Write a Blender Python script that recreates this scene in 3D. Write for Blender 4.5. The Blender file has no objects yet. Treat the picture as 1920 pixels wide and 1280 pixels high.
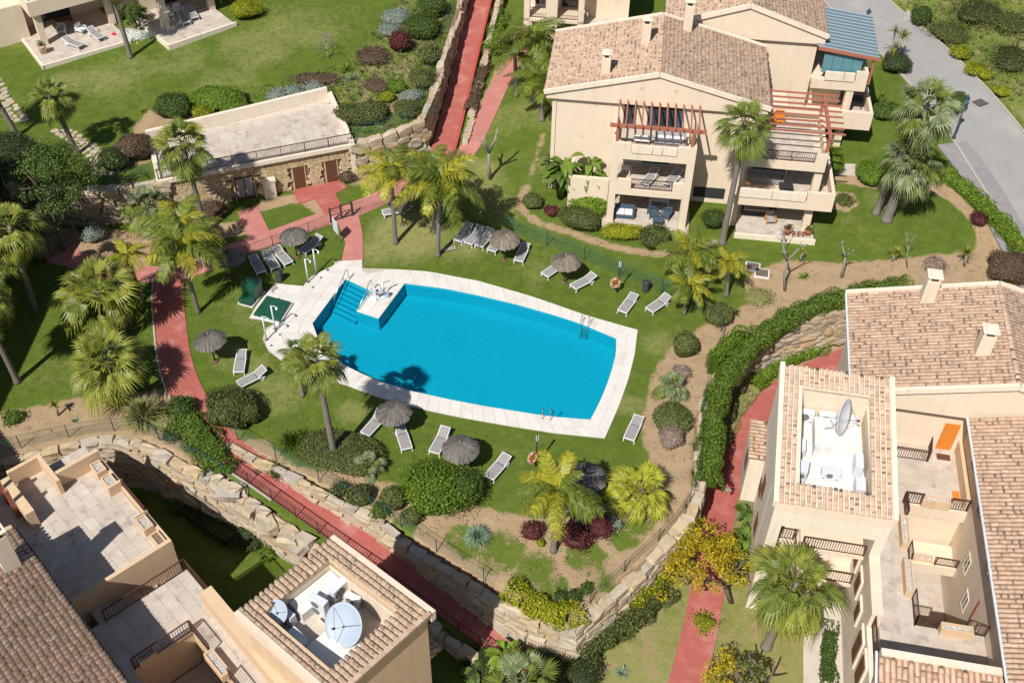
import bpy, bmesh, math, random
import numpy as np
from mathutils import Vector, Matrix

random.seed(7)
rng = np.random.default_rng(7)
SC = bpy.context.scene
COL = SC.collection
RAD = math.radians

# ------------------------------------------------------------------ camera
FPX, DEP, ROLL, CAMH = 2050.0, RAD(44), RAD(-1.0), 50.0
cam_d = bpy.data.cameras.new('camera')
cam_d.sensor_width = 36.0
cam_d.lens = 36.0 * FPX / 1920.0
cam_d.clip_start = 0.5
cam_d.clip_end = 4000
cam = bpy.data.objects.new('camera', cam_d)
COL.objects.link(cam)
cam.matrix_world = Matrix.Translation((0, 0, CAMH)) @ Matrix.Rotation(math.pi / 2 - DEP, 4, 'X') @ Matrix.Rotation(-ROLL, 4, 'Z')
SC.camera = cam

# ------------------------------------------------------------------ sky, sun, exposure
SUN_AZ, SUN_EL = 28.0, 50.0
world = bpy.data.worlds.new('World')
SC.world = world
world.use_nodes = True
wn = world.node_tree
bg = wn.nodes['Background']
sky = wn.nodes.new('ShaderNodeTexSky')
sky.sky_type = 'NISHITA'
sky.sun_disc = False
sky.sun_elevation = RAD(SUN_EL)
sky.sun_rotation = RAD(180 + SUN_AZ)
wn.links.new(sky.outputs[0], bg.inputs[0])
bg.inputs[1].default_value = 0.066
sun_d = bpy.data.lights.new('sun', 'SUN')
sun_d.energy = 4.8
sun_d.angle = RAD(0.5)
sun_d.color = (1.0, 0.955, 0.89)
sun = bpy.data.objects.new('sun', sun_d)
COL.objects.link(sun)
_sd = Vector((math.sin(RAD(SUN_AZ)) * math.cos(RAD(SUN_EL)), math.cos(RAD(SUN_AZ)) * math.cos(RAD(SUN_EL)), -math.sin(RAD(SUN_EL))))
sun.rotation_euler = _sd.to_track_quat('-Z', 'Y').to_euler()
sun.location = (-40, -60, 90)
SC.view_settings.view_transform = 'Standard'
SC.view_settings.look = 'None'
SC.view_settings.exposure = 0.27
SC.view_settings.gamma = 1.0
SC.view_settings.use_curve_mapping = False
SC.cycles.max_bounces = 6
SC.cycles.transparent_max_bounces = 12
SC.cycles.caustics_reflective = False
SC.cycles.caustics_refractive = False

# ------------------------------------------------------------------ survey helpers: a sighting line meets a level -> a point of the place
_c, _s = math.cos(ROLL), math.sin(ROLL)
def ray(px, py):
    x, y = (px - 960) / FPX, (py - 640) / FPX
    x, y = _c * x - _s * y, _s * x + _c * y
    return (x, math.cos(DEP) - y * math.sin(DEP), -math.sin(DEP) - y * math.cos(DEP))
def G(px, py, z=0.0):
    d = ray(px, py)
    t = (z - CAMH) / d[2]
    return Vector((d[0] * t, d[1] * t, z))
def PPM(px, py, z=0.0):                       # pixels per metre there
    d = ray(px, py)
    return FPX / ((z - CAMH) / d[2])
def over(base, px, py):                       # point on the sighting line nearest to the vertical through base
    d = ray(px, py)
    t = (base.x * d[0] + base.y * d[1]) / (d[0] ** 2 + d[1] ** 2)
    return Vector((d[0] * t, d[1] * t, CAMH + d[2] * t))
def G2(pts, z=0.0):
    return [tuple(G(p[0], p[1], p[2] if len(p) > 2 else z)) for p in pts]

# ------------------------------------------------------------------ objects
def link(o, parent=None):
    COL.objects.link(o)
    if parent is not None:
        o.parent = parent
        o.matrix_parent_inverse = parent.matrix_basis.inverted()
    return o
def tag(o, label=None, cat=None, group=None, kind=None):
    if label: o['label'] = label
    if cat: o['category'] = cat
    if group: o['group'] = group
    if kind: o['kind'] = kind
    return o
def thing(name, label, cat, loc=(0, 0, 0), rz=0.0, group=None):
    o = bpy.data.objects.new(name, None)
    o.empty_display_size = 0.3
    o.location = loc
    o.rotation_euler = (0, 0, rz)
    COL.objects.link(o)
    return tag(o, label, cat, group)
def kids(o):
    return [c for c in bpy.data.objects if c.parent is o]
def copy_tree(o, parent=None):
    c = o.copy()
    COL.objects.link(c)
    if parent is not None: c.parent = parent
    for k in o.children: copy_tree(k, c)
    return c
def mesh_np(name, V, F, mats, smooth=False, rnd=None, midx=None):
    me = bpy.data.meshes.new(name)
    V = np.asarray(V, dtype=np.float32)
    if isinstance(F, np.ndarray) and F.ndim == 2:
        n, k = F.shape
        me.vertices.add(len(V)); me.vertices.foreach_set('co', V.ravel())
        me.loops.add(n * k); me.loops.foreach_set('vertex_index', F.astype(np.int32).ravel())
        me.polygons.add(n)
        me.polygons.foreach_set('loop_start', np.arange(0, n * k, k, dtype=np.int32))
        me.polygons.foreach_set('loop_total', np.full(n, k, dtype=np.int32))
    else:
        me.from_pydata(V.tolist(), [], F)
    for m in (mats if isinstance(mats, (list, tuple)) else [mats]):
        if m is not None: me.materials.append(m)
    if midx is not None: me.polygons.foreach_set('material_index', np.asarray(midx, dtype=np.int32))
    if rnd is not None:
        a = me.attributes.new('rnd', 'FLOAT', 'POINT')
        a.data.foreach_set('value', np.asarray(rnd, dtype=np.float32))
    me.polygons.foreach_set('use_smooth', np.full(len(me.polygons), smooth))
    me.update(calc_edges=True)
    me.validate()
    return me
class MB:
    def __init__(s): s.v = []; s.f = []
    def add(s, vs, fs):
        b = len(s.v)
        s.v += [tuple(p) for p in vs]
        s.f += [tuple(i + b for i in f) for f in fs]
        return s
    def hexa(s, b, t):                         # bottom 4 (ccw from above), top 4
        return s.add(list(b) + list(t), [(3, 2, 1, 0), (4, 5, 6, 7), (0, 1, 5, 4), (1, 2, 6, 5), (2, 3, 7, 6), (3, 0, 4, 7)])
    def box(s, c, size, M=None):
        x, y, z = size[0] / 2, size[1] / 2, size[2] / 2
        p = [Vector((a * x, b * y, d * z)) for d in (-1, 1) for a, b in ((-1, -1), (1, -1), (1, 1), (-1, 1))]
        p = [((M @ q) if M else q) + Vector(c) for q in p]
        return s.hexa(p[:4], p[4:])
    def prism(s, poly, z0, z1):
        n = len(poly)
        z0 = z0 if isinstance(z0, (list, tuple)) else [z0] * n
        z1 = z1 if isinstance(z1, (list, tuple)) else [z1] * n
        if sum(poly[i][0] * poly[(i + 1) % n][1] - poly[(i + 1) % n][0] * poly[i][1] for i in range(n)) < 0:
            poly = poly[::-1]; z0 = z0[::-1]; z1 = z1[::-1]
        vs = [(p[0], p[1], z) for p, z in zip(poly, z0)] + [(p[0], p[1], z) for p, z in zip(poly, z1)]
        return s.add(vs, [tuple(range(n - 1, -1, -1)), tuple(range(n, 2 * n))] + [(i, (i + 1) % n, n + (i + 1) % n, n + i) for i in range(n)])
    def bar(s, p0, p1, w, h, up=(0, 0, 1)):    # square bar between two points
        p0, p1 = Vector(p0), Vector(p1)
        d = (p1 - p0).normalized()
        a = d.cross(Vector(up))
        if a.length < 1e-4: a = d.cross(Vector((1, 0, 0)))
        a.normalize(); b = a.cross(d).normalized()
        a *= w / 2; b *= h / 2
        q = [(-1, -1), (1, -1), (1, 1), (-1, 1)]
        return s.hexa([p0 + a * i + b * j for i, j in q], [p1 + a * i + b * j for i, j in q])
    def tube(s, pts, rad, n=8, cap=True):
        pts = [Vector(p) for p in pts]
        if not isinstance(rad, (list, tuple)): rad = [rad] * len(pts)
        vs, fs = [], []
        for i, p in enumerate(pts):
            d = (pts[min(i + 1, len(pts) - 1)] - pts[max(i - 1, 0)]).normalized()
            a = d.cross(Vector((0.13, 0.97, 0.21)));
            if a.length < 1e-3: a = d.cross(Vector((1, 0, 0)))
            a.normalize(); b = d.cross(a)
            for k in range(n):
                t = 2 * math.pi * k / n
                vs.append(p + (a * math.cos(t) + b * math.sin(t)) * rad[i])
        for i in range(len(pts) - 1):
            for k in range(n):
                fs.append((i * n + k, i * n + (k + 1) % n, (i + 1) * n + (k + 1) % n, (i + 1) * n + k))
        if cap:
            fs.append(tuple(range(n - 1, -1, -1)))
            fs.append(tuple(range((len(pts) - 1) * n, len(pts) * n)))
        return s.add(vs, fs)
    def lathe(s, prof, c=(0, 0, 0), n=16):
        vs, fs = [], []
        for r, z in prof:
            for k in range(n):
                t = 2 * math.pi * k / n
                vs.append((c[0] + r * math.cos(t), c[1] + r * math.sin(t), c[2] + z))
        for i in range(len(prof) - 1):
            for k in range(n):
                fs.append((i * n + k, i * n + (k + 1) % n, (i + 1) * n + (k + 1) % n, (i + 1) * n + k))
        fs.append(tuple(range(n - 1, -1, -1)))
        fs.append(tuple(range((len(prof) - 1) * n, len(prof) * n)))
        return s.add(vs, fs)
    def build(s, name, mat, parent=None, smooth=False, bevel=0.0, local=False):
        me = bpy.data.meshes.new(name)
        me.from_pydata(s.v, [], s.f)
        if mat: me.materials.append(mat)
        if smooth: me.polygons.foreach_set('use_smooth', [True] * len(me.polygons))
        me.update()
        o = bpy.data.objects.new(name, me)
        if local:
            COL.objects.link(o); o.parent = parent
        else:
            link(o, parent)
        if bevel:
            m = o.modifiers.new('bevel', 'BEVEL'); m.width = bevel; m.segments = 2; m.limit_method = 'ANGLE'
        return o
def struct(o):
    o['kind'] = 'structure'; return o

# ------------------------------------------------------------------ materials
def lin(*c):
    if len(c) == 1: c = c[0]
    return tuple((v / 255 / 12.92) if v / 255 <= 0.04045 else ((v / 255 + 0.055) / 1.055) ** 2.4 for v in c) + (1.0,)
class NT:
    def __init__(s, name):
        s.m = bpy.data.materials.new(name); s.m.use_nodes = True
        s.t = s.m.node_tree; s.n = s.t.nodes; s.b = s.n['Principled BSDF']; s.out = s.n['Material Output']
        s.b.inputs['Specular IOR Level'].default_value = 0.25
    def new(s, typ, **kw):
        n = s.n.new(typ)
        for k, v in kw.items(): setattr(n, k, v)
        return n
    def L(s, a, b): s.t.links.new(a, b)
    def pos(s): return s.new('ShaderNodeNewGeometry').outputs['Position']
    def ocoord(s): return s.new('ShaderNodeTexCoord').outputs['Object']
    def noise(s, vec, scale, detail=4, rough=0.55, out='Fac'):
        n = s.new('ShaderNodeTexNoise'); n.inputs['Scale'].default_value = scale
        n.inputs['Detail'].default_value = detail; n.inputs['Roughness'].default_value = rough
        if vec is not None: s.L(vec, n.inputs['Vector'])
        return n.outputs[out]
    def ramp(s, fac, stops):
        r = s.new('ShaderNodeValToRGB')
        e = r.color_ramp.elements
        while len(e) < len(stops): e.new(0.5)
        for i, (p, c) in enumerate(stops): e[i].position = p; e[i].color = c
        s.L(fac, r.inputs['Fac']); return r.outputs['Color']
    def mix(s, fac, a, b, mode='MIX'):
        m = s.new('ShaderNodeMix', data_type='RGBA', blend_type=mode)
        for sock, v in ((m.inputs[0], fac), (m.inputs[6], a), (m.inputs[7], b)):
            if isinstance(v, (int, float)): sock.default_value = v
            elif isinstance(v, tuple): sock.default_value = v
            else: s.L(v, sock)
        return m.outputs[2]
    def math(s, op, a, b=None, clamp=False):
        m = s.new('ShaderNodeMath', operation=op, use_clamp=clamp)
        for sock, v in ((m.inputs[0], a), (m.inputs[1], b)):
            if v is None: continue
            if isinstance(v, (int, float)): sock.default_value = v
            else: s.L(v, sock)
        return m.outputs[0]
    def bump(s, h, strength=0.3, dist=0.02):
        b = s.new('ShaderNodeBump'); b.inputs['Strength'].default_value = strength; b.inputs['Distance'].default_value = dist
        s.L(h, b.inputs['Height']); s.L(b.outputs[0], s.b.inputs['Normal'])
    def rough(s, v): s.b.inputs['Roughness'].default_value = v; return s
    def color(s, c):
        if isinstance(c, tuple): s.b.inputs['Base Color'].default_value = c
        else: s.L(c, s.b.inputs['Base Color'])
        return s
def g4(v, k=1.0): return tuple(min(1, x * k) for x in v[:3]) + (1.0,)

def mat_plain(name, c, rough=0.7, var=0.12, scale=3.0, bump=0.0, bscale=40, metal=0.0, spec=None, wear=None, wear_amt=0.0, wscale=0.8):
    t = NT(name); p = t.pos()
    col = t.mix(t.noise(p, scale, 5), g4(c, 1 - var), g4(c, 1 + var))
    if wear:
        f = t.math('MULTIPLY', t.math('SUBTRACT', t.noise(p, wscale, 6, 0.65), 0.5, True), wear_amt * 6, True)
        col = t.mix(f, col, wear)
    t.color(col).rough(rough)
    t.b.inputs['Metallic'].default_value = metal
    if spec is not None: t.b.inputs['Specular IOR Level'].default_value = spec
    if bump: t.bump(t.noise(p, bscale, 3), bump, 0.01)
    return t.m

def mat_rand(name, stops, rough=0.8, nscale=6.0, namt=0.25, bump=0.4, bscale=30, dark=None, dark_amt=0.0, dscale=5.0):
    """colour per piece: object random + 'rnd' attribute"""
    t = NT(name); p = t.pos()
    oi = t.new('ShaderNodeObjectInfo').outputs['Random']
    at = t.new('ShaderNodeAttribute', attribute_name='rnd').outputs['Fac']
    f = t.math('FRACT', t.math('ADD', oi, at))
    col = t.ramp(f, stops)
    nz = t.noise(p, nscale, 5)
    col = t.mix(namt, col, t.mix(nz, (0.25, 0.25, 0.25, 1), (1, 1, 1, 1)), 'MULTIPLY')
    col = t.mix(namt * 0.9, col, g4((1.3, 1.3, 1.3)), 'MULTIPLY') if False else col
    if dark:
        d = t.math('MULTIPLY', t.math('SUBTRACT', t.noise(p, dscale, 4, 0.6), 0.52, True), dark_amt, True)
        d = t.math('MULTIPLY', d, t.math('FRACT', t.math('MULTIPLY', f, 7.3)))
        col = t.mix(d, col, dark)
    t.color(col).rough(rough)
    if bump: t.bump(t.noise(p, bscale, 4), bump, 0.015)
    return t.m

def mat_leaf(name, c0, c1, trans=0.3, rough=0.55, c2=None, pos2=0.9):
    t = NT(name)
    at = t.new('ShaderNodeAttribute', attribute_name='rnd').outputs['Fac']
    oi = t.new('ShaderNodeObjectInfo').outputs['Random']
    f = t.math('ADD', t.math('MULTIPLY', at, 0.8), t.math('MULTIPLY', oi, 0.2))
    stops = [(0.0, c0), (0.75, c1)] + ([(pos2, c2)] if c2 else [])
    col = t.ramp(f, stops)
    t.color(col).rough(rough)
    t.b.inputs['Specular IOR Level'].default_value = 0.3
    tr = t.new('ShaderNodeBsdfTranslucent'); t.L(col, tr.inputs['Color'])
    ms = t.new('ShaderNodeMixShader'); ms.inputs[0].default_value = trans
    t.L(t.b.outputs[0], ms.inputs[1]); t.L(tr.outputs[0], ms.inputs[2]); t.L(ms.outputs[0], t.out.inputs['Surface'])
    return t.m

M = {}
def mat_stucco(name, c, wear):
    t = NT(name); p = t.pos()
    mp = t.new('ShaderNodeMapping'); mp.inputs['Scale'].default_value = (2.6, 2.6, 0.16); t.L(p, mp.inputs['Vector'])
    col = t.mix(t.noise(p, 0.6, 5), g4(c, .94), g4(c, 1.05))
    col = t.mix(t.math('MULTIPLY', t.math('SUBTRACT', t.noise(mp.outputs[0], 1.0, 6, .7), .50, True), 1.7, True), col, wear)
    col = t.mix(t.math('MULTIPLY', t.math('SUBTRACT', t.noise(p, 1.7, 6, .7), .55, True), 1.6, True), col, wear)
    t.color(col).rough(0.92); t.bump(t.noise(p, 45, 3), 0.3, 0.01); return t.m
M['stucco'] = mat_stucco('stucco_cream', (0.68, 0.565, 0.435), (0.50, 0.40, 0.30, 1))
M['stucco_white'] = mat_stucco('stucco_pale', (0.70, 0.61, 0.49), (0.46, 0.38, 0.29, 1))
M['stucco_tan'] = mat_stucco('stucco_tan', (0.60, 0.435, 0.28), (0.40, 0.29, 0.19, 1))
M['white_roof'] = mat_plain('white_coating', (0.64, 0.63, 0.61), 0.8, 0.06, 1.5, 0.1, 30, wear=(0.42, 0.36, 0.29, 1), wear_amt=0.35, wscale=1.2)
M['white'] = mat_plain('white_plastic', (0.64, 0.65, 0.67), 0.45, 0.04, 2.0)
M['white_metal'] = mat_plain('white_metal', (0.58, 0.62, 0.66), 0.35, 0.04, 2.0, spec=0.4)
M['sling'] = mat_plain('grey_mesh_fabric', (0.27, 0.26, 0.25), 0.8, 0.08, 5.0, 0.3, 220)
M['sling_shadow'] = mat_plain('shaded_mesh_fabric', (0.16, 0.16, 0.17), 0.8, 0.08, 5.0)  # copy of the sling fabric with shade put into its colour
M['steel'] = mat_plain('stainless_steel', (0.62, 0.64, 0.66), 0.25, 0.04, 3.0, metal=0.9)
M['dish'] = mat_plain('dish_grey', (0.36, 0.42, 0.50), 0.5, 0.04, 2.0, wear=(0.28, 0.31, 0.34, 1), wear_amt=0.2)
M['dark_metal'] = mat_plain('dark_metal', (0.035, 0.037, 0.04), 0.5, 0.1, 4.0)
M['iron'] = mat_plain('brown_painted_iron', (0.075, 0.034, 0.026), 0.55, 0.15, 5.0)
M['lamp_green'] = mat_plain('lamp_post_paint', (0.03, 0.055, 0.07), 0.45, 0.1, 5.0)
M['wood_red'] = mat_plain('red_stained_timber', (0.36, 0.13, 0.085), 0.7, 0.15, 8.0, 0.2, 60)
M['wood_orange'] = mat_plain('orange_varnished_wood', (0.60, 0.20, 0.03), 0.4, 0.12, 8.0)
M['wood_brown'] = mat_plain('brown_wood', (0.12, 0.055, 0.03), 0.6, 0.2, 10.0, 0.2, 60)
M['wood_pole'] = mat_plain('weathered_pole', (0.16, 0.095, 0.06), 0.8, 0.25, 10.0, 0.3, 50)
M['green_box'] = mat_plain('dark_green_fibreglass', (0.012, 0.075, 0.042), 0.32, 0.12, 2.0, spec=0.5, wear=(0.03, 0.12, 0.08, 1), wear_amt=0.3)
M['glass_dark'] = mat_plain('dark_window_glass', (0.03, 0.04, 0.05), 0.08, 0.1, 1.0, spec=0.6)
M['blue_cloth'] = mat_plain('slate_blue_fabric', (0.055, 0.085, 0.12), 0.85, 0.1, 6.0)
M['grey_cloth'] = mat_plain('grey_cushion', (0.33, 0.32, 0.33), 0.9, 0.08, 6.0)
M['white_cloth'] = mat_plain('white_cloth', (0.72, 0.72, 0.74), 0.9, 0.04, 6.0)
M['orange'] = mat_plain('buoy_orange', (0.62, 0.11, 0.045), 0.5, 0.08, 3.0)
M['kerb'] = mat_plain('kerb_concrete', (0.40, 0.36, 0.31), 0.9, 0.15, 3.0, 0.3, 40)
M['concrete'] = mat_plain('pale_concrete', (0.52, 0.46, 0.39), 0.9, 0.12, 1.2, 0.3, 30, wear=(0.32, 0.27, 0.22, 1), wear_amt=0.35)
M['asphalt'] = mat_plain('grey_asphalt', (0.30, 0.29, 0.28), 0.95, 0.1, 0.6, 0.4, 60, wear=(0.40, 0.375, 0.34, 1), wear_amt=0.5, wscale=0.25)
M['asphalt2'] = mat_plain('printed_grey_paving', (0.25, 0.235, 0.235), 0.95, 0.15, 2.0, 0.4, 30, wear=(0.36, 0.34, 0.31, 1), wear_amt=0.3)
M['red_path'] = mat_plain('red_printed_concrete', (0.365, 0.105, 0.085), 0.85, 0.18, 1.4, 0.25, 25, wear=(0.46, 0.21, 0.18, 1), wear_amt=0.6, wscale=0.7)
M['red_dark'] = mat_plain('red_painted_render', (0.38, 0.075, 0.06), 0.85, 0.12, 1.4, 0.25, 25)
M['pink_path'] = mat_plain('faded_pink_concrete', (0.44, 0.175, 0.15), 0.85, 0.12, 1.4, 0.25, 25, wear=(0.55, 0.27, 0.22, 1), wear_amt=0.4, wscale=0.7)
M['deck'] = mat_rand('pool_deck_slab', [(0.0, (0.60, 0.565, 0.52, 1)), (0.5, (0.66, 0.63, 0.585, 1)), (1.0, (0.63, 0.595, 0.55, 1))], 0.8, 1.5, 0.12, 0.15, 30, dark=(0.36, 0.29, 0.22, 1), dark_amt=2.2, dscale=0.8)
M['grout'] = mat_plain('grout', (0.44, 0.39, 0.33), 0.9, 0.1, 3.0)
M['paver'] = mat_rand('travertine_tile', [(0.0, (0.56, 0.48, 0.40, 1)), (0.3, (0.62, 0.545, 0.465, 1)), (0.6, (0.58, 0.495, 0.41, 1)), (0.85, (0.64, 0.575, 0.505, 1)), (1.0, (0.57, 0.485, 0.40, 1))], 0.75, 1.6, 0.5, 0.15, 30, dark=(0.20, 0.17, 0.14, 1), dark_amt=4.0, dscale=1.5)
M['paver_grout'] = mat_plain('travertine_grout', (0.46, 0.385, 0.31), 0.9, 0.1, 3.0)
def mat_tile():
    t = NT('roof_tile'); p = t.pos()
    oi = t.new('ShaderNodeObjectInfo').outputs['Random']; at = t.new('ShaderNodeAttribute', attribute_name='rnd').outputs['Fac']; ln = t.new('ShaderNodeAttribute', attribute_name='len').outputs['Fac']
    f = t.math('FRACT', t.math('ADD', oi, at))
    col = t.ramp(f, [(0.0, (0.44, 0.30, 0.205, 1)), (0.2, (0.53, 0.38, 0.275, 1)), (0.45, (0.48, 0.33, 0.235, 1)), (0.65, (0.57, 0.42, 0.315, 1)), (0.8, (0.39, 0.27, 0.185, 1)), (0.9, (0.50, 0.365, 0.255, 1)), (1.0, (0.37, 0.275, 0.205, 1))])
    col = t.mix(0.3, col, t.mix(t.noise(p, 9.0, 5), (0.3, 0.3, 0.3, 1), (1.3, 1.3, 1.3, 1)), 'MULTIPLY')
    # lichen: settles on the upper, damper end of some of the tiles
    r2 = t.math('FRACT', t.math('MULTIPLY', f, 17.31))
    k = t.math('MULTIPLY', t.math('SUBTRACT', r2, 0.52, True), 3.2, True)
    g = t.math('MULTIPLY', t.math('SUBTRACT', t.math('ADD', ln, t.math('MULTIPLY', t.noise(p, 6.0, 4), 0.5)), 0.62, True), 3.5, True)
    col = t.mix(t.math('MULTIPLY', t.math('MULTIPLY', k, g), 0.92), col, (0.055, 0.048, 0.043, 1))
    t.color(col).rough(0.9); t.bump(t.noise(p, 30, 4), 0.3, 0.015); return t.m
M['tile'] = mat_tile()
M['tile_bed'] = mat_plain('roof_tile_channel', (0.27, 0.145, 0.085), 0.95, 0.25, 6.0, 0.3, 30)
M['stone'] = mat_rand('sandstone_block', [(0.0, (0.47, 0.345, 0.19, 1)), (0.35, (0.58, 0.45, 0.27, 1)), (0.7, (0.62, 0.50, 0.32, 1)), (1.0, (0.50, 0.38, 0.225, 1))], 0.9, 5.0, 0.35, 0.6, 18)
M['rock'] = mat_rand('wall_rock', [(0.0, (0.47, 0.36, 0.24, 1)), (0.25, (0.56, 0.46, 0.33, 1)), (0.5, (0.46, 0.41, 0.35, 1)), (0.75, (0.54, 0.40, 0.235, 1)), (1.0, (0.60, 0.52, 0.40, 1))], 0.92, 3.0, 0.45, 0.8, 9, dark=(0.14, 0.11, 0.08, 1), dark_amt=2.0, dscale=2.2)
M['mortar'] = mat_plain('wall_earth_backing', (0.19, 0.14, 0.09), 0.95, 0.25, 3.0, 0.5, 20)
M['bark_palm'] = mat_rand('palm_bark', [(0.0, (0.20, 0.175, 0.15, 1)), (0.5, (0.25, 0.22, 0.19, 1)), (1.0, (0.17, 0.15, 0.13, 1))], 0.95, 6.0, 0.5, 0.8, 14)
M['bark_pale'] = mat_plain('pale_bark', (0.25, 0.22, 0.19), 0.95, 0.2, 6.0, 0.5, 20)
M['bark'] = mat_plain('brown_bark', (0.13, 0.10, 0.075), 0.95, 0.25, 6.0, 0.5, 20)
M['thatch'] = mat_rand('weathered_thatch', [(0.0, (0.10, 0.092, 0.085, 1)), (0.5, (0.165, 0.15, 0.135, 1)), (1.0, (0.22, 0.20, 0.175, 1))], 0.95, 12.0, 0.35, 0.5, 40)
M['thatch_tan'] = mat_rand('tan_thatch', [(0.0, (0.14, 0.115, 0.095, 1)), (0.5, (0.225, 0.185, 0.15, 1)), (1.0, (0.29, 0.245, 0.20, 1))], 0.95, 12.0, 0.35, 0.5, 40)
M['pot'] = mat_plain('terracotta', (0.40, 0.17, 0.09), 0.8, 0.12, 5.0)
M['pebble'] = mat_rand('white_pebble', [(0.0, (0.35, 0.34, 0.33, 1)), (0.5, (0.66, 0.65, 0.63, 1)), (1.0, (0.78, 0.77, 0.75, 1))], 0.8, 8.0, 0.2, 0)
M['teal_glass'] = mat_plain('teal_tinted_glass', (0.10, 0.24, 0.28), 0.12, 0.12, 0.6, spec=0.6)
M['teal_roof'] = mat_plain('teal_glass_roof', (0.13, 0.185, 0.20), 0.2, 0.15, 0.3, spec=0.6)
M['manhole'] = mat_plain('cast_iron_cover', (0.13, 0.105, 0.09), 0.8, 0.2, 8.0, 0.3, 60)
M['bin'] = mat_plain('dark_grey_bin', (0.05, 0.055, 0.065), 0.5, 0.1, 5.0)
# leaves
M['lf_olive'] = mat_leaf('leaf_olive', (0.028, 0.038, 0.008, 1), (0.155, 0.18, 0.05, 1), 0.2)
M['lf_hedge'] = mat_leaf('leaf_hedge', (0.022, 0.048, 0.006, 1), (0.16, 0.245, 0.03, 1), 0.25)
M['lf_lawn'] = mat_leaf('leaf_lawn', (0.05, 0.10, 0.010, 1), (0.17, 0.20, 0.045, 1), 0.15, 0.8)
M['lf_green'] = mat_leaf('leaf_green', (0.016, 0.034, 0.006, 1), (0.11, 0.175, 0.03, 1), 0.25)
M['lf_dark'] = mat_leaf('leaf_dark', (0.02, 0.035, 0.010, 1), (0.07, 0.095, 0.03, 1), 0.2)
M['lf_bright'] = mat_leaf('leaf_bright', (0.04, 0.085, 0.006, 1), (0.21, 0.32, 0.03, 1), 0.3)
M['lf_lime'] = mat_leaf('leaf_lime', (0.09, 0.11, 0.006, 1), (0.40, 0.42, 0.02, 1), 0.3)
M['lf_yellow'] = mat_leaf('leaf_golden', (0.20, 0.16, 0.006, 1), (0.58, 0.46, 0.025, 1), 0.35)
M['lf_maroon'] = mat_leaf('leaf_maroon', (0.05, 0.012, 0.012, 1), (0.15, 0.04, 0.035, 1), 0.2)
M['lf_brown'] = mat_leaf('leaf_brown', (0.07, 0.045, 0.025, 1), (0.17, 0.115, 0.07, 1), 0.15)
M['lf_grey'] = mat_leaf('leaf_grey', (0.12, 0.15, 0.12, 1), (0.30, 0.35, 0.29, 1), 0.15)
M['lf_mauve'] = mat_leaf('leaf_mauve', (0.16, 0.12, 0.09, 1), (0.33, 0.26, 0.21, 1), 0.15)
M['lf_agave'] = mat_leaf('leaf_agave', (0.10, 0.17, 0.10, 1), (0.24, 0.34, 0.21, 1), 0.15)
M['lf_straw'] = mat_leaf('leaf_straw', (0.16, 0.17, 0.05, 1), (0.36, 0.35, 0.14, 1), 0.25)
M['lf_fan'] = mat_leaf('fan_palm_leaf', (0.04, 0.065, 0.010, 1), (0.18, 0.215, 0.038, 1), 0.16, 0.45)
M['lf_fan_yellow'] = mat_leaf('fan_palm_leaf_yellow', (0.06, 0.08, 0.010, 1), (0.27, 0.285, 0.045, 1), 0.18, 0.45)
M['lf_fan_lime'] = mat_leaf('fan_palm_leaf_lime', (0.13, 0.15, 0.010, 1), (0.42, 0.43, 0.045, 1), 0.22, 0.45)
M['lf_fan_grey'] = mat_leaf('fan_palm_leaf_grey', (0.055, 0.08, 0.03, 1), (0.23, 0.275, 0.125, 1), 0.15, 0.45)
M['lf_fan_dead'] = mat_leaf('fan_palm_leaf_dry', (0.15, 0.10, 0.04, 1), (0.36, 0.26, 0.11, 1), 0.2, 0.7)
M['lf_feather'] = mat_leaf('feather_palm_leaf', (0.035, 0.06, 0.008, 1), (0.18, 0.22, 0.03, 1), 0.2, 0.45)
M['lf_feather_yellow'] = mat_leaf('feather_palm_leaf_yellow', (0.09, 0.10, 0.010, 1), (0.38, 0.36, 0.03, 1), 0.22, 0.45)

# fence netting: an open wire weave too fine to resolve, so it lets most of the light through
def mat_net():
    t = NT('green_wire_netting'); t.color((0.02, 0.13, 0.12, 1)).rough(0.5)
    tr = t.new('ShaderNodeBsdfTransparent')
    ms = t.new('ShaderNodeMixShader'); ms.inputs[0].default_value = 0.17
    t.L(tr.outputs[0], ms.inputs[1]); t.L(t.b.outputs[0], ms.inputs[2]); t.L(ms.outputs[0], t.out.inputs['Surface'])
    return t.m
M['net'] = mat_net()

def mat_water():
    t = NT('pool_water')
    p = t.pos()
    bn = t.new('ShaderNodeBump'); bn.inputs['Strength'].default_value = 0.25; bn.inputs['Distance'].default_value = 0.03
    t.L(t.noise(p, 5.0, 4, 0.6), bn.inputs['Height'])
    gl = t.new('ShaderNodeBsdfGlossy'); gl.inputs['Roughness'].default_value = 0.06; gl.inputs['Color'].default_value = (0.9, 0.95, 1, 1)
    t.L(bn.outputs[0], gl.inputs['Normal'])
    tr = t.new('ShaderNodeBsdfTransparent'); tr.inputs['Color'].default_value = (0.34, 0.90, 0.97, 1)
    fr = t.new('ShaderNodeFresnel'); fr.inputs['IOR'].default_value = 1.33; t.L(bn.outputs[0], fr.inputs['Normal'])
    ms = t.new('ShaderNodeMixShader'); t.L(fr.outputs[0], ms.inputs[0]); t.L(tr.outputs[0], ms.inputs[1]); t.L(gl.outputs[0], ms.inputs[2])
    t.L(ms.outputs[0], t.out.inputs['Surface'])
    return t.m
M['water'] = mat_water()
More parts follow.
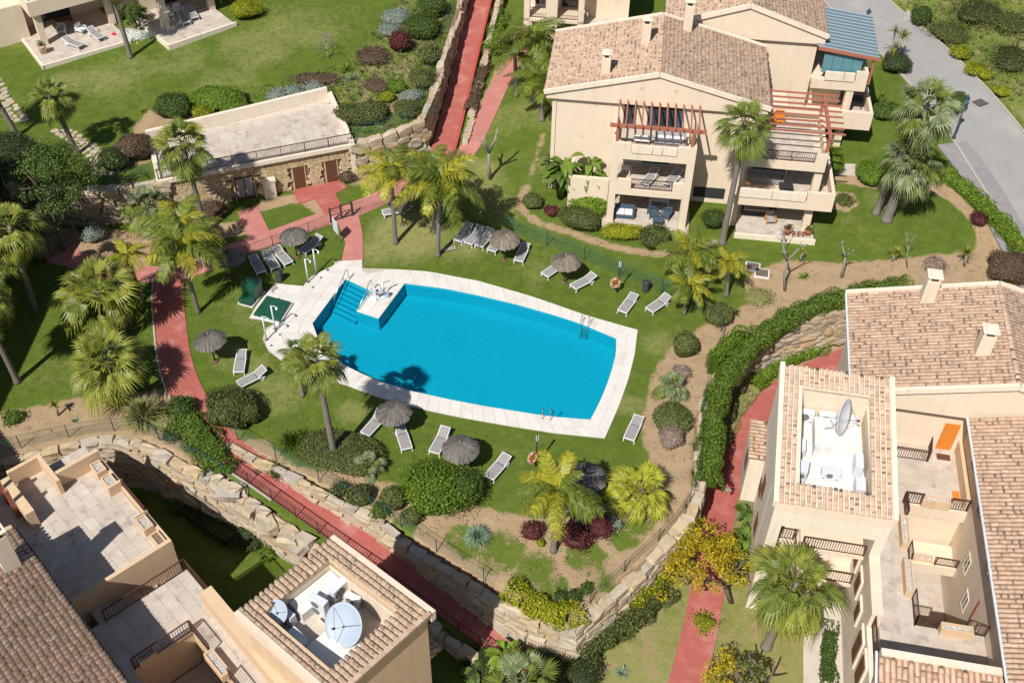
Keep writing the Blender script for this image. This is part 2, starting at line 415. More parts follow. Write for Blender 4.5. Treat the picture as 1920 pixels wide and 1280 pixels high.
def mat_mosaic():
    t = NT('turquoise_pool_mosaic'); p = t.pos()
    n1 = t.noise(p, 6.0, 4, 0.8); n2 = t.noise(p, 0.35, 3)  # fine noise paints the water's ripple speckle into the mosaic colour
    a = t.mix(n1, (0.003, 0.275, 0.38, 1), (0.04, 0.49, 0.60, 1))
    a = t.mix(t.math('MULTIPLY', n2, 0.35), a, (0.005, 0.275, 0.41, 1))
    t.color(a).rough(0.5); return t.m
M['mosaic'] = mat_mosaic()
M['mosaic_dark'] = mat_plain('dark_blue_step_edge', (0.01, 0.10, 0.19), 0.5, 0.1, 5.0)

def mat_terrain():
    t = NT('garden_ground'); p = t.pos()
    gr = t.new('ShaderNodeAttribute', attribute_name='grass').outputs['Fac']
    dr = t.new('ShaderNodeAttribute', attribute_name='dry').outputs['Fac']
    n_big = t.noise(p, 0.22, 5, 0.6); n_mid = t.noise(p, 1.1, 6, 0.65); n_fine = t.noise(p, 9.0, 4, 0.7); n_x = t.noise(p, 30.0, 2, 0.7)
    # grass
    n_m2 = t.noise(p, 2.3, 6, 0.7)
    g = t.ramp(n_mid, [(0.25, (0.048, 0.085, 0.010, 1)), (0.5, (0.085, 0.138, 0.016, 1)), (0.75, (0.142, 0.185, 0.032, 1))])
    g = t.mix(t.math('MULTIPLY', n_m2, 0.7), g, t.mix(n_fine, (0.055, 0.105, 0.010, 1), (0.175, 0.195, 0.045, 1)))
    pale = t.mix(n_fine, (0.18, 0.19, 0.05, 1), (0.34, 0.31, 0.13, 1))
    f = t.math('MULTIPLY', t.math('SUBTRACT', t.math('ADD', t.math('MULTIPLY', n_big, 0.6), t.math('ADD', t.math('MULTIPLY', n_m2, 0.55), dr)), 0.63), 3.2, True)
    g = t.mix(t.math('MULTIPLY', f, 0.9), g, pale)
    g = t.mix(0.55, g, t.mix(n_x, (0.15, 0.15, 0.15, 1), (1.75, 1.75, 1.75, 1)), 'MULTIPLY')
    # soil
    so = t.ramp(n_mid, [(0.2, (0.25, 0.165, 0.095, 1)), (0.5, (0.37, 0.26, 0.155, 1)), (0.8, (0.47, 0.35, 0.225, 1))])
    so = t.mix(t.math('MULTIPLY', n_fine, 0.5), so, (0.40, 0.29, 0.18, 1))
    so = t.mix(0.45, so, t.mix(n_x, (0.2, 0.2, 0.2, 1), (1.65, 1.65, 1.65, 1)), 'MULTIPLY')
    weed = t.math('MULTIPLY', t.math('SUBTRACT', t.noise(p, 1.7, 6, 0.7), 0.60, True), 9.0, True)
    so = t.mix(t.math('MULTIPLY', weed, 0.55), so, (0.10, 0.12, 0.035, 1))
    k = t.math('ADD', gr, t.math('MULTIPLY', t.math('SUBTRACT', t.math('ADD', n_mid, t.math('MULTIPLY', t.math('SUBTRACT', n_fine, 0.5), 0.5)), 0.5), 1.3))
    k = t.math('MULTIPLY', t.math('SUBTRACT', k, 0.36), 4.5, True)
    t.color(t.mix(k, so, g)).rough(0.95)
    t.b.inputs['Specular IOR Level'].default_value = 0.1
    t.bump(t.math('ADD', n_fine, t.math('MULTIPLY', n_x, 0.6)), 0.7, 0.05)
    return t.m
M['ground'] = mat_terrain()
# ================================================================== THE GROUND
def inside(P, poly):                            # P (N,2) -> bool
    x, y = P[:, 0], P[:, 1]
    r = np.zeros(len(P), bool)
    n = len(poly)
    for i in range(n):
        x0, y0 = poly[i][:2]; x1, y1 = poly[(i + 1) % n][:2]
        c = ((y0 > y) != (y1 > y)) & (x < (x1 - x0) * (y - y0) / (y1 - y0 + 1e-12) + x0)
        r ^= c
    return r
def seg_dist(P, line, closed=False):            # distance, arc parameter index (float) along the line
    best = np.full(len(P), 1e9); par = np.zeros(len(P))
    n = len(line)
    for i in range(n if closed else n - 1):
        a = np.array(line[i][:2]); b = np.array(line[(i + 1) % n][:2]); d = b - a
        t = np.clip(((P - a) @ d) / (d @ d + 1e-12), 0, 1)
        q = np.linalg.norm(P - a - t[:, None] * d, axis=1)
        m = q < best
        best[m] = q[m]; par[m] = i + t[m]
    return best, par
def sdf(P, poly):
    d, _ = seg_dist(P, poly, True)
    return np.where(inside(P, poly), d, -d)
def sm(a, b, x):
    t = np.clip((x - a) / (b - a), 0, 1); return t * t * (3 - 2 * t)
def spline(pts, step=0.5):
    P = np.array(pts, float)
    out = []
    for i in range(len(P) - 1):
        p0, p1, p2, p3 = P[max(i - 1, 0)], P[i], P[i + 1], P[min(i + 2, len(P) - 1)]
        n = max(2, int(np.linalg.norm((p2 - p1)[:2]) / step))
        for k in range(n):
            t = k / n
            out.append(0.5 * ((2 * p1) + (-p0 + p2) * t + (2 * p0 - 5 * p1 + 4 * p2 - p3) * t * t + (-p0 + 3 * p1 - 3 * p2 + p3) * t ** 3))
    out.append(P[-1])
    return np.array(out)

# lines of the place
PATH_MAIN = spline(G2([(318, 520, 0), (316, 560, 0), (320, 610, 0), (328, 670, 0), (345, 725, 0), (372, 775, 0), (404, 820, -.05), (440, 853, -.15), (490, 886, -.4), (565, 938, -.9), (650, 997, -1.3), (745, 1062, -1.8), (850, 1136, -2.5), (955, 1212, -3.2), (1035, 1275, -3.55), (1075, 1320, -3.6)]))
PATH_RIGHT = spline(G2([(1680, 655), (1590, 672), (1500, 712), (1432, 765), (1390, 830), (1362, 900), (1346, 980), (1334, 1060), (1322, 1130), (1308, 1200), (1285, 1290), (1268, 1360)], -3.5))
WALL_R = G2([(1070, 1178, -.6), (1140, 1118, -.5), (1215, 1050, -.3), (1280, 975, -.1), (1303, 915), (1306, 850), (1312, 780), (1335, 715), (1385, 655), (1450, 615), (1530, 590), (1600, 572), (1760, 556), (1950, 552), (2150, 560)])
WALL_L = G2([(436, 832), (480, 858), (545, 888, -.1), (620, 930, -.15), (700, 970, -.2), (742, 998, -.25), (809, 1045, -.35), (880, 1090, -.5), (950, 1132, -.55), (1010, 1165, -.6), (1070, 1178, -.6)])
WALL_LOW = G2([(-260, 925), (-120, 895), (0, 866), (120, 836), (200, 823), (262, 828), (310, 850), (370, 882, -.1), (425, 906, -.25), (475, 940, -.6), (540, 985, -1.0), (605, 1030, -1.35), (700, 1092, -1.9), (800, 1162, -2.5), (900, 1236, -3.2), (980, 1300, -3.6)])
WALL_UP = G2([(-260, 300, 3), (-60, 325, 3), (60, 345, 3), (170, 352, 3), (305, 336, 3)])
WALL_UP2 = G2([(660, 268, 3), (725, 252, 3), (786, 226, 3), (800, 196, 3.1), (822, 130, 3.4), (843, 60, 3.8), (862, 0, 4.1), (885, -90, 4.6), (905, -180, 5)])
RAMP = spline(G2([(826, 292, .3), (838, 250, .55), (852, 195, .95), (868, 130, 1.5), (884, 65, 2.1), (899, 5, 2.7), (915, -60, 3.3)]))
PATH_B1 = spline(G2([(800, 325, .15), (850, 305, .25), (882, 275, .4), (912, 215, .65), (940, 155, .95), (972, 95, 1.25), (1000, 40, 1.5)]))

polyR = [p[:2] for p in WALL_R] + [(70, 30), (70, 5), (2.5, 5), (2.5, 22), (2.9, 27)]
polyLL = [p[:2] for p in WALL_LOW] + [(2.9, 22), (2.5, 5), (-60, 5), (-60, 45)]
polyUL = [p[:2] for p in WALL_UP] + [p[:2] for p in WALL_UP2] + [(-6, 150), (-90, 150), (-90, 70)]
ROAD = spline(G2([(1560, -40, 1.6), (1640, 35, 1.4), (1700, 85, 1.2), (1765, 150, 1.0), (1830, 225, .8), (1895, 320, .55), (1960, 420, .4), (2040, 560, .2)]))
road_xy = ROAD[:, :2]

def terrain_z(P):
    X, Y = P[:, 0], P[:, 1]
    k = sm(-13, -7, X)
    z = k * (sm(60, 67, Y) * 0.3 + 0.045 * np.maximum(0, Y - 66))
    z = z - 0.06 * np.maximum(0, 40 - Y)
    # verge and hill beyond the road
    d, par = seg_dist(P, road_xy)
    i = np.clip(par.astype(int), 0, len(ROAD) - 2)
    fr = par - i
    rz = ROAD[i, 2] * (1 - fr) + ROAD[i + 1, 2] * fr
    w = sm(6.5, 3.0, d)
    z = z * (1 - w) + rz * w
    nx = ROAD[np.minimum(i + 1, len(ROAD) - 1), 1] - ROAD[i, 1]; ny = -(ROAD[np.minimum(i + 1, len(ROAD) - 1), 0] - ROAD[i, 0])
    side = (X - ROAD[i, 0]) * nx + (Y - ROAD[i, 1]) * ny
    far = (side < 0) & (d > 3.4)
    z = np.where(far, rz - 0.05 + 0.30 * np.minimum(d - 3.4, 14) + 0.1 * np.sin(X * 0.9) * np.cos(Y * 0.7), z)
    inU = inside(P, polyUL)
    z = np.where(inU, 3.0 + 0.03 * np.maximum(0, Y - 74), z)
    inR = inside(P, polyR); z = np.where(inR, -3.5, z)
    inL = inside(P, polyLL); z = np.where(inL, -4.0, z)
    for line, w_, ok in ((PATH_MAIN, 1.15, ~inL & ~inU), (RAMP, 1.2, ~inU), (PATH_B1, 1.0, ~inU)):
        d, par = seg_dist(P, line)
        i = np.clip(par.astype(int), 0, len(line) - 2); fr = par - i
        pz = line[i, 2] * (1 - fr) + line[i + 1, 2] * fr
        if line is PATH_MAIN:
            T = line[i + 1, :2] - line[i, :2]
            low = (T[:, 0] * (Y - line[i, 1]) - T[:, 1] * (X - line[i, 0])) < 0
            m = ((d < w_) | (low & (d < 4.0) & (X > -19.5) & (Y < 45))) & ok & (par > 0.01)
        else:
            m = (d < w_) & ok & (par > 0.01)
        z = np.where(m, pz, z)
    return z

def TZ(x, y):
    return float(terrain_z(np.array([[x, y]]))[0])
def GT(px, py, z0=0.0):                         # sighting line down to the terrain
    z = z0
    for _ in range(12):
        p = G(px, py, z); zn = TZ(p.x, p.y)
        if abs(zn - z) < 0.004: break
        z = z + (zn - z) * 0.8
    p = G(px, py, z); p.z = TZ(p.x, p.y)
    return p

STEP = 0.3
xs = np.arange(-64, 64.01, STEP); ys = np.arange(14, 128.01, STEP)
GX, GY = np.meshgrid(xs, ys)
P = np.stack([GX.ravel(), GY.ravel()], 1)
Z = terrain_z(P)
_Zg = Z.reshape(GX.shape)
def TZ(x, y):
    i = min(max(int((x + 64) / STEP + .5), 0), _Zg.shape[1] - 1); j = min(max(int((y - 14) / STEP + .5), 0), _Zg.shape[0] - 1)
    return float(_Zg[j, i])
# the pool basin is cut out of the sheet
POOL_PX = [(648, 523), (695, 545), (668, 583), (710, 597), (759, 531), (837, 541), (904, 555), (971, 571), (1038, 590), (1085, 605), (1155, 634), (1155, 662), (1148, 690), (1136, 726), (1122, 758), (1107, 786), (1041, 781), (1010, 777), (904, 760), (837, 747), (770, 732), (722, 718), (685, 703), (650, 686), (620, 664), (598, 638), (586, 606)]
DECK_Z = 0.06
POOL = [G(*p, DECK_Z) for p in POOL_PX]
pool_xy = [(p.x, p.y) for p in POOL]
DECK_PX = [(627, 497), (627, 489), (679, 487), (677, 502), (740, 504), (800, 508), (900, 527), (1000, 556), (1100, 591), (1196, 618), (1190, 665), (1178, 712), (1160, 762), (1134, 821), (1038, 811), (950, 797), (870, 783), (798, 768), (712, 745), (650, 722), (590, 703), (534, 680), (503, 657), (492, 634), (499, 614), (521, 603), (467, 596), (482, 570), (516, 531), (568, 536), (583, 519), (612, 503)]
deck_xy = [(p.x, p.y) for p in (G(*q, DECK_Z) for q in DECK_PX)]
def blur_mask(polys, soft=0.5):
    m = np.full(len(P), -9.0)
    for pl in polys: m = np.maximum(m, sdf(P, pl))
    return sm(-soft, soft, m)
grass = np.ones(len(P)); dry = np.zeros(len(P))
def soil_poly(px, z=0.0, amt=1.0, soft=0.6):
    global grass
    grass = np.minimum(grass, 1 - amt * blur_mask([G2(px, z)], soft))
def soil_line(px, w, z=0.0, amt=1.0):
    global grass
    d, _ = seg_dist(P, spline(G2(px, z)))
    grass = np.minimum(grass, 1 - amt * sm(w + 0.4, w - 0.4, d))
def dry_blob(px, py, r, z=0.0, amt=0.25):
    global dry
    c = G(px, py, z)
    dry = np.maximum(dry, amt * sm(r * 1.3, r * 0.4, np.hypot(P[:, 0] - c.x, P[:, 1] - c.y)))
soil_poly([(-150, 800), (60, 762), (150, 745), (225, 738), (310, 730), (350, 790), (430, 860), (430, 910), (262, 830), (0, 870), (-160, 910)])
soil_poly([(430, 815), (500, 820), (560, 872), (650, 880), (740, 905), (790, 945), (870, 935), (960, 958), (1060, 965), (1150, 930), (1215, 870), (1195, 800), (1210, 740), (1225, 690), (1262, 640), (1330, 600), (1395, 570), (1395, 515), (1470, 485), (1560, 492), (1700, 482), (1815, 470), (1850, 440), (1880, 470), (1920, 560), (1600, 600), (1400, 660), (1330, 740), (1310, 960), (1130, 1130), (1070, 1200), (940, 1140), (740, 1010), (600, 945)], 0, 0.80)
# grassy weeds on the slope at the bottom of the pool garden
for q, r in (((940, 1035), 2.2), ((1010, 1065), 1.8), ((1100, 1050), 1.8), ((1170, 1010), 1.6), ((880, 1030), 1.2), ((1040, 1100), 1.4), ((985, 1085), 1.4), ((1130, 1085), 1.3), ((1200, 985), 1.4), ((760, 985), 1.2), ((860, 1010), 1.4), ((1240, 940), 1.0)):
    c = G(*q, -.4)
    grass = np.maximum(grass, 0.62 * sm(r, r * 0.4, np.hypot(P[:, 0] - c.x, P[:, 1] - c.y)) * ~(inside(P, polyR) | inside(P, polyLL)))
soil_line([(985, 355), (978, 385), (1005, 412), (1060, 430), (1130, 452), (1210, 468), (1290, 468), (1340, 450)], 0.5, .3, .72)
soil_line([(1555, 330), (1640, 345), (1720, 345), (1790, 370), (1840, 415), (1855, 455)], 0.85, .3)
soil_poly([(1548, 370), (1570, 360), (1600, 365), (1612, 385), (1590, 397), (1560, 392)], .3, 1.0, 0.3)
soil_line([(1018, 260), (1000, 320), (985, 360)], 0.35, .3, .6)
soil_line([(330, 418), (420, 432), (470, 420)], 0.9); soil_line([(490, 388), (560, 372), (600, 392)], 0.6); soil_poly([(640, 345), (700, 330), (760, 320), (700, 355)], 0, .8)
soil_line([(180, 445), (260, 455), (330, 440)], 1.2); soil_line([(60, 440), (160, 470), (240, 490)], 1.6)
soil_line([(890, 245), (920, 180), (950, 120)], 0.6, .7, .85)
# the planted bank of the upper garden
soil_poly([(440, 190), (500, 160), (560, 145), (640, 130), (700, 60), (740, 10), (780, -40), (880, -60), (850, 60), (820, 140), (795, 230), (720, 255), (655, 262), (610, 175)], 3.1, .45, 1.5)
soil_poly([(250, 240), (270, 205), (400, 200), (440, 215), (370, 245), (300, 300), (230, 320)], 3, .8)
soil_line([(1665, 30), (1740, 90), (1810, 160), (1870, 235), (1930, 310)], 1.0, 1.0)
inR = inside(P, polyR); inL = inside(P, polyLL)
# low ground by the right-hand path: thin, dry grass
grass = np.where(inR, np.minimum(grass, 0.60), grass); dry = np.where(inR, 0.34, dry)
grass[inL] = 0.95
for q, r, a in (((760, 440), 3.2, .40), ((700, 470), 2.0, .33), ((880, 450), 2.5, .2), ((930, 395), 2.2, .28), ((905, 355), 2.2, .3), ((900, 330), 1.5, .3), ((930, 240), 3, .2), ((990, 230), 3, .15), ((430, 670), 1.6, .25), ((480, 690), 1.4, .22), ((510, 740), 2.2, .25), ((420, 800), 1.6, .3), ((480, 590), 2, .15), ((660, 770), 1.2, .28), ((1230, 640), 1.3, .2), ((1000, 500), 2, .12), ((1650, 370), 2, .15), ((500, 480), 1.2, .15), ((840, 970), 1.2, .2), ((1180, 760), 1.2, .25), ((1480, 690), 1.0, .2), ((300, 590), 1.0, .15), ((100, 720), 3, .1)):
    dry_blob(*q, r, 0, a)
for q, r in (((200, 140), 3), ((260, 120), 2.5), ((120, 150), 2), ((330, 110), 3), ((560, 50), 4), ((420, 150), 3), ((480, 90), 4)):
    dry_blob(*q, r, 3.4, .22)
dR, parR = seg_dist(P, road_xy)
hill = (Z > 1.35) & (P[:, 0] > 38) & ~inside(P, polyUL)
hx = (dR > 3.6) & (P[:, 0] > 20) & (Z > -1)
iR = np.clip(parR.astype(int), 0, len(ROAD) - 2)
sdR = (P[:, 0] - ROAD[iR, 0]) * (ROAD[iR + 1, 1] - ROAD[iR, 1]) - (P[:, 1] - ROAD[iR, 1]) * (ROAD[iR + 1, 0] - ROAD[iR, 0])
hx &= sdR < 0
grass = np.where(hx, np.minimum(grass, 0.62), grass); dry = np.where(hx, 0.16, dry)

ny_, nx_ = GX.shape
idx = np.arange(ny_ * nx_).reshape(ny_, nx_)
F = np.stack([idx[:-1, :-1], idx[:-1, 1:], idx[1:, 1:], idx[1:, :-1]], -1).reshape(-1, 4)
indeck = sdf(P, deck_xy) > 0.35
F = F[~indeck[F].all(1)]
me = mesh_np('ground', np.column_stack([P, Z]), F, M['ground'], True)
for nm, arr in (('grass', grass), ('dry', dry)):
    a = me.attributes.new(nm, 'FLOAT', 'POINT'); a.data.foreach_set('value', arr.astype(np.float32))
struct(link(bpy.data.objects.new('ground', me)))
o = MB().prism([(-1800, -1500), (1800, -1500), (1800, 2200), (-1800, 2200)], -6.4, -6.0).build('distant_ground', M['ground']); struct(o)

# ------------------------------------------------------------------ ribbons (paths, road)
def offset_line(L, d):
    L = np.asarray(L, float); T = np.gradient(L[:, :2], axis=0)
    T /= np.linalg.norm(T, axis=1)[:, None] + 1e-9
    N = np.column_stack([-T[:, 1], T[:, 0]])
    out = L.copy(); out[:, :2] += N * (d[:, None] if isinstance(d, np.ndarray) else d)
    return out
def ribbon(name, L, w, mat, dz=0.05, thick=0.25, parent=None):
    L = np.asarray(L, float)
    a, b = offset_line(L, w / 2), offset_line(L, -w / 2)
    n = len(L); V = np.concatenate([a, b, a, b]); V[:2 * n, 2] += dz; V[2 * n:, 2] += dz - thick
    f = []
    for i in range(n - 1):
        f += [(n + i, n + i + 1, i + 1, i), (i, i + 1, 2 * n + i + 1, 2 * n + i), (n + i + 1, n + i, 3 * n + i, 3 * n + i + 1)]
    me = mesh_np(name, V, np.array(f), mat, False)
    return link(bpy.data.objects.new(name, me), parent)
def drape(L, dz=0.0):
    L = np.array(L, float); L[:, 2] = terrain_z(L[:, :2]) + dz; return L
def flat_path(name, poly_px, mat, z=0.0, top=0.05, dz=None):
    pts = G2(poly_px, z)
    o = MB().prism([p[:2] for p in pts], [p[2] - 0.2 for p in pts], [p[2] + top for p in pts]).build(name, mat)
    return struct(o)
def joints(path, L, w, mat, every=4.2, dz=0.052):
    L = np.asarray(L, float); s = 0; m = MB(); last = 0; acc = 0
    for i in range(1, len(L) - 1):
        acc += np.linalg.norm(L[i, :2] - L[i - 1, :2])
        if acc > every:
            acc = 0; T = L[i + 1, :2] - L[i - 1, :2]; T /= np.linalg.norm(T); N = np.array([-T[1], T[0]])
            a = L[i, :2] + N * w / 2; b = L[i, :2] - N * w / 2; z = L[i, 2] + dz
            m.bar((a[0], a[1], z - .003), (b[0], b[1], z - .003), 0.035, 0.012)
    return m.build('control_joint', mat, path)
p = struct(ribbon('main_footpath', PATH_MAIN, 2.0, M['red_path'])); ribbon('edge_kerb', offset_line(PATH_MAIN[:40], -1.08), 0.12, M['kerb'], 0.11, 0.4, p); joints(p, PATH_MAIN, 1.96, M['red_dark'])
p = struct(ribbon('lower_footpath', PATH_RIGHT, 1.9, M['red_path'])); joints(p, PATH_RIGHT, 1.86, M['red_dark'])
p = struct(ribbon('ramp_path', RAMP, 1.75, M['red_path'], 0.06)); joints(p, RAMP, 1.7, M['red_dark'])
ribbon('ramp_side_wall', offset_line(RAMP, -1.02), 0.22, M['red_dark'], 0.32, 1.2, p)
p = struct(ribbon('garden_footpath', PATH_B1, 1.5, M['pink_path'], 0.055)); joints(p, PATH_B1, 1.46, M['red_dark'], 2.5)
LP = spline(G2([(120, 478), (190, 505), (255, 513), (318, 514), (372, 500), (430, 474), (520, 443), (600, 414), (680, 388), (750, 360), (826, 318)], 0))
p = struct(ribbon('upper_footpath', drape(LP), 1.7, M['pink_path'], 0.058)); joints(p, drape(LP), 1.66, M['red_dark'])
flat_path('pool_gate_path', [(632, 414), (672, 402), (680, 440), (681, 488), (641, 489), (648, 455)], M['pink_path'], 0, 0.064)
flat_path('toilet_path', [(445, 398), (482, 386), (512, 448), (470, 458)], M['pink_path'], 0, 0.066)
flat_path('shower_path', [(549, 358), (632, 336), (652, 352), (628, 364), (645, 392), (610, 405), (590, 374), (560, 384)], M['red_path'], 0, 0.067)
flat_path('left_path_stub', [(78, 475), (130, 455), (160, 478), (120, 500), (90, 492)], M['pink_path'], 0, 0.062)

rd = struct(ribbon('road', ROAD, 6.0, M['asphalt'], 0.06, 0.4))
ribbon('kerb', offset_line(ROAD, 3.1), 0.18, M['kerb'], 0.16, 0.5, rd); ribbon('kerb', offset_line(ROAD, -3.1), 0.18, M['kerb'], 0.16, 0.5, rd)
struct(ribbon('road_pavement', offset_line(ROAD, -4.1)[:26], 1.6, M['red_path'], 0.10, 0.4))
struct(ribbon('parking_strip', spline(G2([(1785, 270, .7), (1830, 330, .5), (1890, 430, .4), (1960, 560, .2)])), 2.6, M['asphalt2'], 0.10, 0.4))
pv = flat_path('grass_verge_path', [(1690, 48), (1705, 38), (1722, 0), (1735, -30), (1718, -30), (1706, 5)], M['kerb'], 1.3, 0.15)

# ------------------------------------------------------------------ pool
DEPTH = -1.05
pm = MB()
n = len(POOL)
pw = [(p.x, p.y) for p in POOL]
area = sum(pw[i][0] * pw[(i + 1) % n][1] - pw[(i + 1) % n][0] * pw[i][1] for i in range(n))
if area < 0: pw = pw[::-1]
vs = [(x, y, DECK_Z - 0.02) for x, y in pw] + [(x, y, DEPTH) for x, y in pw]
fs = [((i + 1) % n, i, n + i, n + (i + 1) % n) for i in range(n)] + [tuple(range(n, 2 * n))]
basin = struct(pm.add(vs, fs).build('pool_basin', M['mosaic']))
wb = MB()
wp = [(x, y, -0.07) for x, y in pw]
ob = wb.add(wp, [tuple(range(n))]).build('pool_water', M['water']); struct(ob)
bm = bmesh.new(); bm.from_mesh(ob.data); bmesh.ops.triangulate(bm, faces=bm.faces[:]); bm.to_mesh(ob.data); bm.free()
bm = bmesh.new(); bm.from_mesh(basin.data); bmesh.ops.triangulate(bm, faces=[f for f in bm.faces if len(f.verts) > 4]); bm.to_mesh(basin.data); bm.free()
# entry steps between the left wall and the platform, dark nosings
s0, s1 = G(650, 524, 0), G(694, 545, 0)
d0 = (G(588, 606, 0) - G(648, 523, 0)).normalized()
for k in range(7):
    a = s0 + d0 * (0.36 * k); b = s1 + d0 * (0.36 * k); a2 = a + d0 * 0.36; b2 = b + d0 * 0.36
    if k > 4: b = s1 + d0 * (0.36 * k); 
    zt = -0.11 - 0.125 * k
    MB().prism([(a.x, a.y), (b.x, b.y), (b2.x, b2.y), (a2.x, a2.y)], DEPTH, zt).build('step', M['mosaic'], basin)
    nz = MB(); off = d0 * 0.33
    nz.bar((a.x + off.x, a.y + off.y, zt + .004), (b.x + off.x, b.y + off.y, zt + .004), 0.06, 0.012); nz.build('step_nosing', M['mosaic_dark'], basin)

# deck: a bed with slabs laid in two rows round the water
deck = thing('pool_deck', 'pale stone deck of large slabs around the swimming pool', 'deck', (0, 50, 0))
del deck['category']; del deck['label']; struct(deck)
bed_bm = bmesh.new()
def ring_fill(outer, inner, z):
    bm = bmesh.new()
    eo = [bm.verts.new((x, y, z)) for x, y in outer]; ei = [bm.verts.new((x, y, z)) for x, y in inner]
    ed = [bm.edges.new((eo[i], eo[(i + 1) % len(eo)])) for i in range(len(eo))] + [bm.edges.new((ei[i], ei[(i + 1) % len(ei)])) for i in range(len(ei))]
    bmesh.ops.triangle_fill(bm, use_beauty=True, edges=ed)
    for f in bm.faces:
        if f.normal.z < 0: f.normal_flip()
    me = bpy.data.meshes.new('deck_bed'); bm.to_mesh(me); bm.free(); return me
me = ring_fill(deck_xy, pw, DECK_Z - 0.025); me.materials.append(M['grout']); link(bpy.data.objects.new('deck_bed', me), deck)
skirt = MB(); dn = len(deck_xy)
for i in range(dn):
    (x0, y0), (x1, y1) = deck_xy[i], deck_xy[(i + 1) % dn]
    skirt.add([(x0, y0, DECK_Z - .025), (x1, y1, DECK_Z - .025), (x1, y1, -0.4), (x0, y0, -0.4)], [(0, 1, 2, 3)])
skirt.build('deck_edge', M['grout'], deck)
def clip_poly(poly, a, b):                      # keep the side left of a->b
    out = []
    f = lambda p: (b[0] - a[0]) * (p[1] - a[1]) - (b[1] - a[1]) * (p[0] - a[0])
    for i in range(len(poly)):
        p, q = poly[i], poly[(i + 1) % len(poly)]
        fp, fq = f(p), f(q)
        if fp >= 0: out.append(p)
        if fp * fq < 0:
            t = fp / (fp - fq); out.append((p[0] + (q[0] - p[0]) * t, p[1] + (q[1] - p[1]) * t))
    return out
def deck_slab(poly):
    cx = sum(p[0] for p in poly) / len(poly); cy = sum(p[1] for p in poly) / len(poly)
    pl = [(cx + (p[0] - cx) * (1 - .010 / max(.2, math.hypot(p[0] - cx, p[1] - cy))), cy + (p[1] - cy) * (1 - .010 / max(.2, math.hypot(p[0] - cx, p[1] - cy)))) for p in poly]
    MB().prism(pl, DECK_Z - 0.022, DECK_Z + random.uniform(-.002, .002)).build('slab', M['deck'], deck)
# rows follow the water edge: quads between inner and outer line
inner_px = [(759, 531), (837, 541), (904, 555), (971, 571), (1038, 590), (1085, 605), (1155, 634)]
def resample(L, n):
    L = np.array([(p[0], p[1]) for p in L], float); d = np.r_[0, np.cumsum(np.linalg.norm(np.diff(L, axis=0), axis=1))]
    s = np.linspace(0, d[-1], n); return np.column_stack([np.interp(s, d, L[:, k]) for k in (0, 1)])
def strip(inn, out, n, rows=2):
    A = resample(G2(inn, DECK_Z), n + 1); B = resample(G2(out, DECK_Z), n + 1)
    for i in range(n):
        for r in range(rows):
            t0, t1 = r / rows, (r + 1) / rows
            q = [A[i] * (1 - t0) + B[i] * t0, A[i + 1] * (1 - t0) + B[i + 1] * t0, A[i + 1] * (1 - t1) + B[i + 1] * t1, A[i] * (1 - t1) + B[i] * t1]
            deck_slab([tuple(p) for p in q])
strip(inner_px, [(745, 505), (800, 508), (900, 527), (1000, 556), (1100, 591), (1160, 608)], 19)
strip([(1155, 634), (1155, 662), (1148, 690), (1136, 726), (1122, 758), (1107, 786)], [(1196, 618), (1190, 665), (1178, 712), (1160, 762), (1134, 821)], 9)
strip([(1155, 634), (1155, 634.5)], [(1160, 608), (1196, 618)], 2)
strip([(1107, 786), (1041, 781), (1010, 777), (904, 760), (837, 747), (770, 732), (722, 718), (685, 703), (650, 686)], [(1134, 821), (1038, 811), (950, 797), (870, 783), (798, 768), (712, 745), (650, 722), (620, 713)], 24)
strip([(650, 686), (620, 664), (598, 638), (586, 606)], [(620, 713), (590, 703), (534, 680), (503, 657), (492, 634), (499, 614), (521, 603)], 6, 3)
strip([(586, 606), (648, 523)], [(521, 603), (568, 536), (583, 519)], 6, 3)
strip([(521, 603), (552, 562), (568, 536)], [(467, 596), (482, 570), (516, 531)], 4, 2)
strip([(648, 523), (690, 513)], [(583, 519), (612, 503), (627, 497), (640, 489)], 3, 2)
strip([(648, 523), (695, 545), (694, 546)], [(690, 513), (718, 507), (722, 505)], 3, 2)
strip([(695, 545), (759, 531)], [(722, 505), (745, 505)], 3, 2)
strip([(640, 489), (679, 487)], [(668, 512), (680, 512)], 2, 1)
strip([(668, 583), (710, 597)], [(696, 545.5), (758, 531.5)], 2, 3)
# ================================================================== STONE WALLS
def rock_meshes(mat, n, rough, seed):
    r = random.Random(seed); out = []
    for k in range(n):
        bm = bmesh.new()
        bmesh.ops.create_cube(bm, size=1.0)
        bmesh.ops.subdivide_edges(bm, edges=bm.edges[:], cuts=1, use_grid_fill=True)
        for v in bm.verts:
            c = v.co
            s = 1 - 0.16 * max(0, (abs(c.x) + abs(c.y) + abs(c.z)) - 0.98)
            v.co = Vector((c.x * s * (1 + r.uniform(-rough, rough)), c.y * s + r.uniform(-rough, rough) * .5, c.z * s * (1 + r.uniform(-rough, rough)) + r.uniform(-rough, rough) * .2))
        me = bpy.data.meshes.new('rock'); bm.to_mesh(me); bm.free()
        me.materials.append(mat); out.append(me)
    return out
ROCKS = rock_meshes(M['rock'], 14, 0.21, 3)
BLOCKS = rock_meshes(M['stone'], 8, 0.05, 4)
